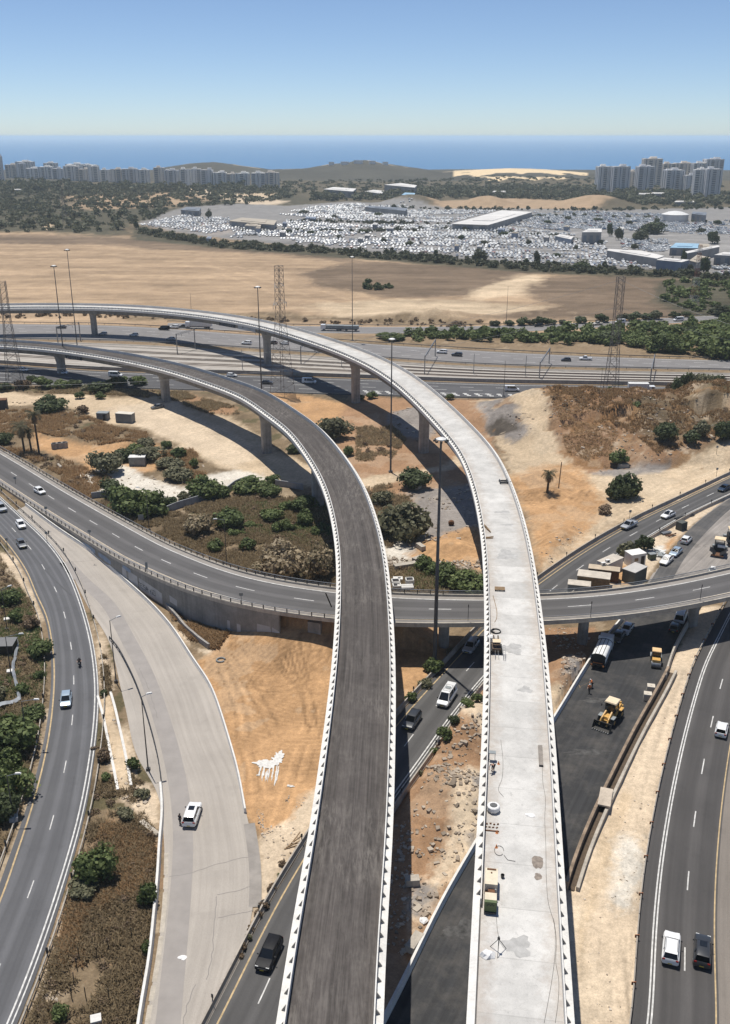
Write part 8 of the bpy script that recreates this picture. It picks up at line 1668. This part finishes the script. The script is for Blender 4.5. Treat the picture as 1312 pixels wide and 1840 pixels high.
rubble('rubble', [[(970, 1000), (1040, 940), (1060, 950), (985, 1020)], [(910, 760), (960, 770), (960, 800), (915, 790)], [(740, 545), (830, 545), (850, 575), (730, 575)]], 400, .05, .3, 9, 'clods along the sandy berms')
rubble('rubble', [[(170, 1180), (200, 1180), (240, 1400), (280, 1440), (240, 1480), (190, 1430)], [(90, 1650), (135, 1610), (110, 1800), (60, 1840)], [(30, 1100), (70, 1140), (60, 1180), (20, 1130)]], 400, .04, .3, 10, 'pale stones in the dry strips beside the left road')
def drybush(poly, n, a, b, seed, label, mat='brown'): stuff_cloud('scrub', [(x, y, z, rx, ry, rz*.8) for x, y, z, rx, ry, rz in fill(poly, n, a, b, seed, .8)], mat, label, 130, .30, 'scrub')
drybush([(170, 908), (240, 903), (330, 914), (440, 900), (520, 895), (600, 900), (600, 1050), (420, 1020), (270, 950)], 70, .5, 1.5, 21, 'low brown shrubs scattered over the field behind the overpass')
drybush([(-40, 745), (150, 748), (210, 772), (262, 782), (258, 798), (170, 796), (100, 784), (-40, 772)], 60, .5, 1.4, 22, 'dry ochre shrubs below the sand track')
drybush([(950, 715), (1060, 715), (1312, 710), (1312, 775), (1200, 815), (1100, 800), (1000, 770)], 80, .4, 1.3, 23, 'dry shrubs on the mound')
drybush([(60, 1840), (150, 1500), (175, 1300), (200, 1420), (285, 1500), (270, 1660), (240, 1850)], 60, .3, .8, 24, 'small dry shrubs in the brown strip')
drybush([(-60, 1740), (0, 1010), (60, 1100), (85, 1200), (75, 1300), (50, 1420), (10, 1520)], 70, .4, 1.2, 25, 'dry shrubs in the scrub left of the left road')
drybush([(640, 770), (720, 760), (730, 800), (650, 830)], 24, .5, 1.4, 26, 'dry shrubs below the tall pier between the viaducts'); drybush([(640, 880), (740, 890), (700, 1000), (760, 1010), (860, 1040), (700, 1060)], 40, .5, 1.3, 27, 'dry shrubs between the viaducts behind the railing')
drybush([(0, 1010), (60, 1090), (85, 1190), (60, 1300), (30, 1420), (0, 1480)], 34, .4, 1.3, 28, 'green shrubs scattered in the left scrub', 'green'); drybush([(430, 905), (600, 905), (600, 1000), (520, 960), (430, 990)], 26, .5, 1.4, 29, 'small green shrubs scattered on the brown slope', 'green')
drybush([(120, 835), (160, 865), (130, 880), (60, 830), (0, 800), (60, 810)], 26, .4, 1.3, 30, 'dry shrubs behind the upper overpass guardrail')
stuff_cloud('shrubbery', fill([(430, 413), (640, 416), (800, 410), (1000, 424), (1085, 438), (1085, 440.5), (1000, 426.5), (800, 412.5), (640, 418.5), (430, 415.5)], 120, 1.2, 3.2, 31, .9), 'far', 'thin dark hedge lines dividing the car yard', 60, .5, 'hedge')
stuff_cloud('shrubbery', fill([(520, 397), (700, 401.5), (830, 403), (830, 405), (700, 403.5), (520, 399)], 60, 1.2, 3.4, 32, .9), 'far', 'dark hedge behind the front half of the car yard', 60, .5, 'hedge')
stuff_cloud('shrubbery', fill([(890, 390), (1060, 387), (1190, 392), (1320, 404), (1320, 406), (1190, 394), (1060, 389), (890, 392)], 80, 1.2, 3.4, 33, .9), 'far', 'dark hedge across the far part of the car yard', 60, .5, 'hedge')
stuff_cloud('shrubbery', fill([(700, 376), (900, 378.5), (1100, 379), (1312, 376), (1312, 374), (1100, 376.5), (900, 376), (700, 373)], 120, 1.5, 4.2, 34, .9), 'far', 'dark hedge along the far edge of the car yard', 60, .5, 'hedge')
# ------------------------------------------------------------------ far buildings
APT = [mat_concrete('apartment_render_pale', (.80, .78, .74), .10, .05, False), mat_concrete('apartment_render_grey', (.68, .67, .66), .10, .05, False), mat_concrete('apartment_render_beige', (.78, .71, .62), .10, .05, False)]
SHADE = mat_plain('loggia_dark', (.16, .18, .21), .6, 0, .15, .2)  # recess shade put into the colour; also plain dark windows, doors and roofs
def apartment(px0, px1, yt, yb, label, group, mat, style=0, deep=None):
 cx = (px0+px1)/2; g = U(cx, yb); D = g[1]; zc = D*CT+CAMH*ST; w_ = (px1-px0)/FPX*zc; yr = (yt-CY)/FPX; zg = TZ(*g)
 h = CAMH-D*(yr*CT+ST)/(CT-yr*ST)-zg; dp = deep or max(14, w_*.7); rz = RNG.uniform(-.12, .12)
 T = empty('apartment_building', (g[0], g[1]+dp/2, zg), rz, label, 'apartment block', group); r = np.random.default_rng(int(px0*7+yt))
 mb = MB(); mb.box((0, 0, h/2-2), (w_, dp, h+4)); n = max(2, int(w_/7))
 for k in range(n):       # projecting bays and stair towers
  if (k+style) % 2 == 0: mb.box((-w_/2+(k+.5)*w_/n, -dp/2-.9, h/2-1+.8), (w_/n*.52, 1.8, h+1))
 fl = int(h/3.1); fz = h/fl
 for k in range(1, fl+1): mb.box((0, -dp/2-.55, k*fz-.3), (w_*.97, 1.1, .75))
 mb.build('wall', mat, T)
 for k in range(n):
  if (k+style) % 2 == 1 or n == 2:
   m = MB(); m.box((-w_/2+(k+.5)*w_/n, -dp/2-.08, h/2-.5), (w_/n*.70, .5, h*.93)); m.build('loggia_shade', SHADE, T)
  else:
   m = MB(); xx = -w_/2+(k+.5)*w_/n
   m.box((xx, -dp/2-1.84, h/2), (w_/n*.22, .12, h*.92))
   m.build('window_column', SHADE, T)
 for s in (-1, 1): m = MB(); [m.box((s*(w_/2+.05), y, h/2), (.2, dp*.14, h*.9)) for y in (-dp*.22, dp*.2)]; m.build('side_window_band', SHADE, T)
 mb = MB(); mb.box((w_*r.uniform(-.25, .25), 0, h+1.6), (w_*.32, dp*.4, 3.4)); mb.box((w_*r.uniform(-.35, .35), dp*.1, h+.8), (w_*.2, dp*.3, 1.8)); mb.build('roof_hut', mat, T)
 return T
ROWL = [(0, 10, 100, 195), (22, 60, 132, 182), (62, 92, 128, 182), (95, 140, 145, 186), (140, 190, 140, 188), (190, 226, 146, 190), (230, 285, 137, 196), (286, 320, 148, 197), (320, 356, 138, 198), (364, 400, 150, 200), (401, 440, 148, 202), (441, 494, 147, 203), (496, 536, 150, 205), (555, 592, 142, 208), (593, 642, 152, 210), (650, 688, 148, 212), (690, 724, 147, 214), (725, 765, 150, 217), (766, 815, 160, 217), (816, 845, 165, 217), (846, 896, 163, 217), (905, 955, 162, 218), (956, 1002, 160, 218)]
ROWB = [(60, 118, 121, 150), (160, 205, 126, 150), (240, 300, 130, 155), (300, 350, 134, 158)]
ORD = ['first', 'second', 'third', 'fourth', 'fifth', 'sixth', 'seventh', 'eighth', 'ninth', 'tenth', 'eleventh', 'twelfth', 'thirteenth', 'fourteenth', 'fifteenth', 'sixteenth', 'seventeenth', 'eighteenth', 'nineteenth', 'twentieth', 'twenty-first', 'twenty-second', 'twenty-third']
for k, (a, b, c, d) in enumerate(ROWL):
 apartment(a/2, b/2, 230+c/2, 230+d/2, f'pale apartment block, {ORD[k]} from the left in the long row below the sea', 'apartment blocks in the long left row', APT[(k*2) % 3 if k % 4 else 0], k % 2)
for k, (a, b, c, d) in enumerate(ROWB):
 apartment(a/2, b/2, 230+c/2, 230+d/2+12, f'low pale block, {ORD[k]} from the left of those peeping over the long row', 'blocks behind the long left row', APT[0], k % 2)
CL = [(1071.5, 1097, 299, 345, 0, 'banded white tower at the left end of the right tower group'), (1098, 1129, 299, 346, 1, 'wide grey tower second from the left in the right tower group'), (1129, 1139, 308, 343, 2, 'narrow lower tower right of the wide grey one'), (1143.5, 1173, 299, 345, 1, 'tower standing alone with sky blue sea on its left'), (1154, 1187, 285, 337, 2, 'beige tall tower behind, highest at the left of the group'), (1187, 1210, 294, 335, 2, 'beige slab behind, right of the tall beige tower'), (1211, 1241, 293, 334, 2, 'long beige slab behind in the middle of the group'),
      (1193.5, 1227, 305.5, 346, 1, 'lower grey tower in front of the beige slabs'), (1230, 1245, 315, 347, 1, 'lowest narrow tower between two grey ones'), (1242, 1264, 293, 336, 0, 'pale stepped tower behind the front right pair'), (1264, 1296, 286, 336, 1, 'tall tower behind, highest at the right of the group'), (1245, 1264, 304.5, 354, 0, 'front right tower, left half of a joined pair'), (1265, 1293, 303.6, 355, 1, 'front right tower, right half of a joined pair')]
for k, (a, b, c, d, m, lab) in enumerate(CL): apartment(a, b, c, d, lab, 'tower group at the right', APT[m], k % 2)
# ------------------------------------------------------------------ car yard sheds
ROOFW = mat_plain('white_yard_roof', (.62, .60, .57), .8, 0, .15, .05); ROOFT = mat_plain('tan_yard_roof', (.40, .35, .28), .85, 0, .2, .05); ROOFB = mat_plain('blue_yard_roof', (.26, .42, .55), .7, 0, .15, .08); WALLG = mat_plain('grey_yard_wall', (.30, .29, .28), .9, 0, .2, .1); WALLB = mat_plain('blue_grey_yard_wall', (.25, .29, .36), .8, 0, .2, .1)
def shed(poly, h, roof, wall, label, group=None, name='warehouse', openings=3):
 P = [tuple(U(a, b, h)) for a, b in poly]; ar = sum(P[i][0]*P[(i+1) % len(P)][1]-P[(i+1) % len(P)][0]*P[i][1] for i in range(len(P)))
 if ar < 0: P = P[::-1]
 c = np.mean(P, 0); T = empty(name, (c[0], c[1], 0), 0, label, 'warehouse', group); Q = [(x-c[0], y-c[1]) for x, y in P]
 mb = MB(); mb.prism(Q, -1, h-.25); mb.build('wall', wall, T); mb = MB(); mb.prism([(x*1.02, y*1.02) for x, y in Q], h-.25, h+.1); ridge = [(x*.55, y*.55) for x, y in Q]; mb.prism(ridge, h+.1, h+.5); mb.build('roof', roof, T)
 j = max(range(len(Q)), key=lambda i: -(Q[i][1]+Q[(i+1) % len(Q)][1]) if math.dist(Q[i], Q[(i+1) % len(Q)]) > 6 else -1e9); a, b = Vector((*Q[j], 0)), Vector((*Q[(j+1) % len(Q)], 0)); d = b-a; ang = math.atan2(d.y, d.x)
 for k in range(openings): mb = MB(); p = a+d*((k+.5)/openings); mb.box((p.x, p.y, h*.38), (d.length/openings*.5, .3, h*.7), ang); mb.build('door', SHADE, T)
 return T
shed([(813, 402), (878, 404), (956, 381), (901, 378)], 6, ROOFW, WALLG, 'long white roofed shed lying across the middle of the car yard')
shed([(1204, 445), (1215, 436.5), (1256, 438), (1254, 446)], 6, ROOFB, WALLG, 'open shed with a pale blue roof at the right of the car yard'); shed([(1256, 446), (1257, 438), (1275, 439), (1274, 446)], 6, ROOFT, WALLG, 'tan roofed shed joined to the blue roofed one', openings=1)
shed([(1091, 450), (1095, 447.5), (1155, 451), (1193, 460), (1180, 464.5)], 6, ROOFW, WALLG, 'white roofed angled wing bordering the right part of the yard')
shed([(1180, 467), (1192, 463), (1239, 467), (1225, 471)], 7.5, ROOFW, WALLB, 'white roofed building with bluish walls at the yard corner', openings=4)
shed([(1239, 468), (1253, 458), (1277, 463), (1254, 472)], 6, ROOFT, WALLG, 'tan canopy roof beside the bluish walled building'); shed([(1232, 452), (1290, 441), (1293, 443.5), (1236, 455)], 7, ROOFW, WALLG, 'long grey windowed building running up to the palms', openings=7)
shed([(1284, 458), (1301, 453), (1335, 455), (1332, 460)], 7, ROOFW, WALLG, 'white gabled hall at the right edge of the yard'); shed([(1046, 417), (1058, 411), (1081, 411), (1081, 417)], 10, ROOFW, WALLG, 'three-storey pale office building inside the car yard')
shed([(998, 424), (1006, 421), (1031, 425), (1026, 430)], 5, ROOFW, WALLB, 'low bluish workshop left of the office building'); shed([(412, 397), (435, 391), (497, 396), (492, 404)], 6, ROOFT, WALLG, 'tan corrugated roof shed at the left of the car yard', openings=4); shed([(440, 405), (447, 400), (470, 402), (468, 407)], 5, ROOFT, WALLG, 'small tan shed in front of the corrugated one')
shed([(325, 377), (335, 372), (361, 373), (358, 379)], 6, SHADE, WALLG, 'dark roofed shed at the edge of the woodland'); shed([(691, 332), (721, 329), (749, 333), (745, 337)], 12, ROOFW, WALLG, 'long pale industrial hall below the coastal hill', openings=6); shed([(722, 350), (728, 346), (746, 347), (744, 352)], 8, ROOFB, WALLB, 'bright blue hall far behind the car yard'); shed([(582, 340), (600, 336), (640, 339), (634, 344)], 10, ROOFW, WALLG, 'pale school-like building right of the apartment row', openings=5); shed([(656, 344), (672, 341), (690, 343), (686, 348)], 7, ROOFW, WALLG, 'small pale hall left of the bright blue one')
shed([(1243, 384), (1246, 380), (1270, 382), (1268, 387)], 8, SHADE, WALLG, 'dark hall behind the white storage tank'); shed([(656, 372), (664, 370), (732, 374), (728, 379)], 6, SHADE, WALLG, 'long dark roofed hall at the far yard edge', openings=5)
g = U(1219, 399); zc = g[1]*CT+CAMH*ST; R = 23.5/FPX*zc; T = empty('storage_tank', (g[0], g[1]+R, 0), 0, 'round white storage tank with a shallow domed roof', 'tank'); th = hpx((1219, 399), (1219, 386.5))
mb = MB(); mb.lathe([(R, -1), (R, th)], 40); mb.build('shell', ROOFW, T, smooth=30); mb = MB(); mb.lathe([(R*1.02, th), (R*.5, th+2.6), (R*.1, th+3.4)], 40); mb.build('roof', WHITEP, T, smooth=30)
rr = np.random.default_rng(4); k = 0
for i in range(26):
 x = rr.uniform(330, 1300); y = np.interp(x, [330, 1300], [405, 436])+rr.uniform(-24, 26); a, b = rr.uniform(5, 14), rr.uniform(1.5, 3.5)
 if y < 374 or (780 < x < 970 and y < 408) or x > 1170: continue
 shed([(x, y), (x+a*.25, y-b), (x+a, y-b*.8), (x+a*.8, y+b*.25)], rr.uniform(3, 5), [ROOFW, ROOFT, ROOFW, WALLB][i % 4], [WALLG, WALLB][i % 2], 'small shed among the parked cars of the yard', 'small sheds of the car yard', 'shed', 2)
# ------------------------------------------------------------------ the car yard: three hundred nearest cars singly, the rest as one mass
LOTC = [mat_plain('yard_car_white', (.84, .84, .83), .6, 0, 0, 1), mat_plain('yard_car_silver', (.5, .51, .52), .55, 0, 0, 1), mat_plain('yard_car_dark', (.045, .05, .06), .3, 0, 0, 1), mat_plain('yard_car_blue', (.08, .14, .26), .3, 0, 0, 1), mat_plain('yard_car_red', (.26, .04, .03), .3, 0, 0, 1)]
YGLASS = mat_plain('yard_car_sky_tint_glass', (.16, .18, .20), .4, 0, 0, 1)  # sky reflection put into the grey base colour of the panes
def small_car():
 mb = MB(); L, W_, H = 4.5, 1.8, 1.5
 mb.sideprism([(-2.25, .3), (2.25, .3), (2.25, .65), (1.9, .82), (-2.15, .95)], -.9, .9)
 a = [(-.78, -1.9, .9), (.78, -1.9, .9), (.78, 1.1, .84), (-.78, 1.1, .84)]; b = [(-.62, -1.3, 1.42), (.62, -1.3, 1.42), (.62, .25, 1.42), (-.62, .25, 1.42)]
 mb.add(a+b, [(0, 1, 5, 4), (1, 2, 6, 5), (2, 3, 7, 6), (3, 0, 4, 7)], 1); mb.add([(x*1.02, y, z+.02) for x, y, z in b], [(0, 1, 2, 3)], 0)
 for s in (-1, 1):
  for y in (-1.4, 1.4): mb.tube((s*.72, y, .32), (s*.92, y, .32), .32, .32, 6, 2)
 return mb
CARMB = small_car(); CARV = np.array(CARMB.v)
YARDS = [[(248, 405), (330, 386), (412, 392), (418, 402), (320, 412)], [(318, 412), (420, 404), (500, 402), (520, 396), (640, 405), (815, 404), (880, 406), (1000, 418), (1090, 432), (1090, 448), (1176, 466), (1170, 482), (1010, 476), (900, 468), (760, 455), (640, 448), (500, 437), (420, 428)], [(495, 385), (560, 372), (640, 366), (720, 378), (830, 378), (895, 379), (812, 400), (700, 400), (600, 396)], [(960, 382), (1060, 380), (1190, 386), (1195, 400), (1240, 402), (1320, 396), (1400, 396), (1400, 430), (1300, 425), (1180, 416), (1110, 414), (1090, 426), (1000, 414), (890, 404)], [(1120, 430), (1200, 430), (1204, 446), (1190, 456), (1110, 444)], [(1262, 482), (1312, 470), (1400, 478), (1400, 500), (1312, 498), (1270, 490)], [(640, 372), (740, 368), (745, 374), (640, 378)]]
BLOCK = [U([p[0] for p in q], [p[1] for p in q]) for q in ([(806, 410), (885, 412), (962, 385), (895, 378)], [(1042, 434), (1042, 416), (1086, 414), (1086, 432)], [(1178, 484), (1180, 468), (1242, 468), (1242, 482)], [(406, 404), (430, 395), (502, 400), (496, 412)], [(1200, 452), (1210, 438), (1280, 440), (1276, 452)], [(1088, 460), (1090, 449), (1158, 451), (1196, 463), (1180, 474), (1150, 460)])]
cars = []; r = np.random.default_rng(12)
for q, poly in enumerate(YARDS):
 P = U([p[0] for p in poly], [p[1] for p in poly]); ang = [.25, -.12, -.05, .18, .1, .3, 0][q]; c, s = math.cos(ang), math.sin(ang); m = P.mean(0); ext_ = np.abs(P-m).max()*1.5
 for v in np.arange(-ext_, ext_, 8.2):
  row = r.uniform(.72, 1.0); u = -ext_; nr_ = locals().get('nr_', 0)+1
  if nr_ % 9 == 0: continue
  while u < ext_:
   u += r.uniform(2.5, 3.5)
   if r.random() < .012: u += r.uniform(6, 24)
   if r.random() > row: continue
   vv = v+r.normal(0, .5); x, y = m[0]+u*c-vv*s, m[1]+u*s+vv*c; cars.append((x, y, ang+r.normal(0, .03)+(math.pi if r.random() < .5 else 0), q))
cars = np.array(cars); keep = np.zeros(len(cars), bool)
for q, poly in enumerate(YARDS):
 P = U([p[0] for p in poly], [p[1] for p in poly]); keep |= (cars[:, 3] == q) & inpoly(cars[:, 0], cars[:, 1], P)
for B_ in BLOCK: keep &= ~inpoly(cars[:, 0], cars[:, 1], B_)
keep &= (fbm(cars[:, 0], cars[:, 1], 45, 3, 71) < .66)
cars = cars[keep]; PXc, PYc = PX(cars[:, 0], cars[:, 1]); inside = (PXc > 2) & (PXc < 1310)
order = np.argsort(np.where(inside, cars[:, 1], 1e9)); cols = r.choice(5, len(cars), p=[.66, .17, .11, .04, .02]); sc = r.uniform(.9, 1.15, len(cars)); tall = np.where(r.random(len(cars)) < .14, 1.55, 1.0)
base = CARMB.build('yard_car', [LOTC[0], YGLASS, RUBBER], link=False).data
zz = np.maximum(terr(cars[:, 0], cars[:, 1]), 0)
ind = order[:296]
for i in ind:
 o = bpy.data.objects.new('parked_car', base); COL.objects.link(o); o.location = (cars[i, 0], cars[i, 1], zz[i]); o.rotation_euler = (0, 0, cars[i, 2]); o.scale = (sc[i], sc[i], sc[i]*tall[i]); o.material_slots[0].link = 'OBJECT'; o.material_slots[0].material = LOTC[cols[i]]
 tag(o, {0: 'small white car parked in the crowded far yard', 1: 'small silver car parked in the crowded far yard', 2: 'small dark car parked in the crowded far yard', 3: 'small blue car parked in the crowded far yard', 4: 'small red car parked in the crowded far yard'}[int(cols[i])], 'car', 'cars parked in the far yard')
rest = np.setdiff1d(np.arange(len(cars)), ind)
ca, sa = np.cos(cars[rest, 2])[:, None], np.sin(cars[rest, 2])[:, None]; k = sc[rest][:, None]
nv = len(CARV); X = (CARV[None, :, 0]*ca-CARV[None, :, 1]*sa)*k+cars[rest, 0][:, None]; Y = (CARV[None, :, 0]*sa+CARV[None, :, 1]*ca)*k+cars[rest, 1][:, None]; Z = CARV[None, :, 2]*k*tall[rest][:, None]+zz[rest][:, None]
V = np.stack([X, Y, Z], -1).reshape(-1, 3)
tri = []; tm = []
for f, m_ in zip(CARMB.f, CARMB.m):
 for j in range(1, len(f)-1): tri.append((f[0], f[j], f[j+1])); tm.append(m_)
tri = np.array(tri); tm = np.array(tm); F = (tri[None]+(np.arange(len(rest))*nv)[:, None, None]).reshape(-1, 3); MI = np.where(tm[None] == 0, cols[rest][:, None], np.where(tm[None] == 1, 5, 6)).ravel()
tag(grid_mesh('parked_cars', V, F, LOTC+[YGLASS, RUBBER], kind='stuff', matidx=MI, smooth=False), 'dense mass of parked cars filling the far part of the yard', 'cars')
print('yard cars', len(cars))
# stray small things of the coast: houses on the hill, a few white roofs by the woods
for k, (px, py, w_) in enumerate(((600, 296, 8), (622, 294, 12), (645, 293, 14), (668, 295, 10), (690, 298, 8))):
 D = 2420; x = (px-CX)/FPX*D; h = TZ(x, D-30); T = empty('hill_house', (x, D-30, h-1), RNG.uniform(-.3, .3), ['pale house at the left of the hilltop row', 'wide pale house second in the hilltop row', 'widest pale house on the hilltop', 'pale house right of the widest on the hilltop', 'last small house down the hill'][k], 'house', 'houses on the coastal hilltop'); mb = MB(); mb.box((0, 0, 3), (w_*1.4, 9, 8)); mb.build('wall', APT[0], T); mb = MB(); mb.box((0, 0, 7.2), (w_*1.45, 9.6, .6)); mb.build('roof', ROOFT, T)
for k, (px, py, w_, lab) in enumerate(((36, 341, 26, 'white greenhouse-like roof in the left woodland'), (1150, 349, 36, 'low white roof at the foot of the right towers'), (1185, 348, 30, 'row of white tents at the foot of the right towers'), (1232, 363, 40, 'pale low wall strip below the right towers'), (900, 345, 30, 'white low roof among trees left of the towers'))):
 shed([(px-w_/2, py), (px-w_/2+3, py-2.2), (px+w_/2, py-2), (px+w_/2-3, py+.3)], 5, ROOFW, WALLG, lab, openings=2)
# ------------------------------------------------------------------ unique labels inside groups, explicit kinds
from collections import defaultdict
for o in list(SC.objects):
 if o.parent is None and o.get('category') and not o.get('kind'): o['kind'] = 'thing'
byl = defaultdict(list)
for o in SC.objects:
 if o.parent is None and o.get('label') and o.get('kind') == 'thing': byl[o['label']].append(o)
for lab, os_ in byl.items():
 if 1 < len(os_) <= 23:
  os_.sort(key=lambda o: PX(o.location.x, o.location.y)[0])
  for k, o in enumerate(os_): o['label'] = f'{lab}, {ORD[k]} from the left'
HAZE = 8.5e-5
# ------------------------------------------------------------------ haze
hm = bpy.data.materials.new('sea_haze'); hm.use_nodes = True; hnt = hm.node_tree; hnt.nodes.remove(hnt.nodes['Principled BSDF'])
pv = hnt.nodes.new('ShaderNodeVolumePrincipled'); pv.inputs['Color'].default_value = (.80, .93, 1.0, 1); pv.inputs['Density'].default_value = HAZE; pv.inputs['Anisotropy'].default_value = 0.1
hnt.links.new(pv.outputs[0], hnt.nodes['Material Output'].inputs['Volume'])
mb = MB(); mb.box((0, 20600, 43), (121000, 43600, 106)); h = mb.build('haze', hm); tag(h, kind='stuff')
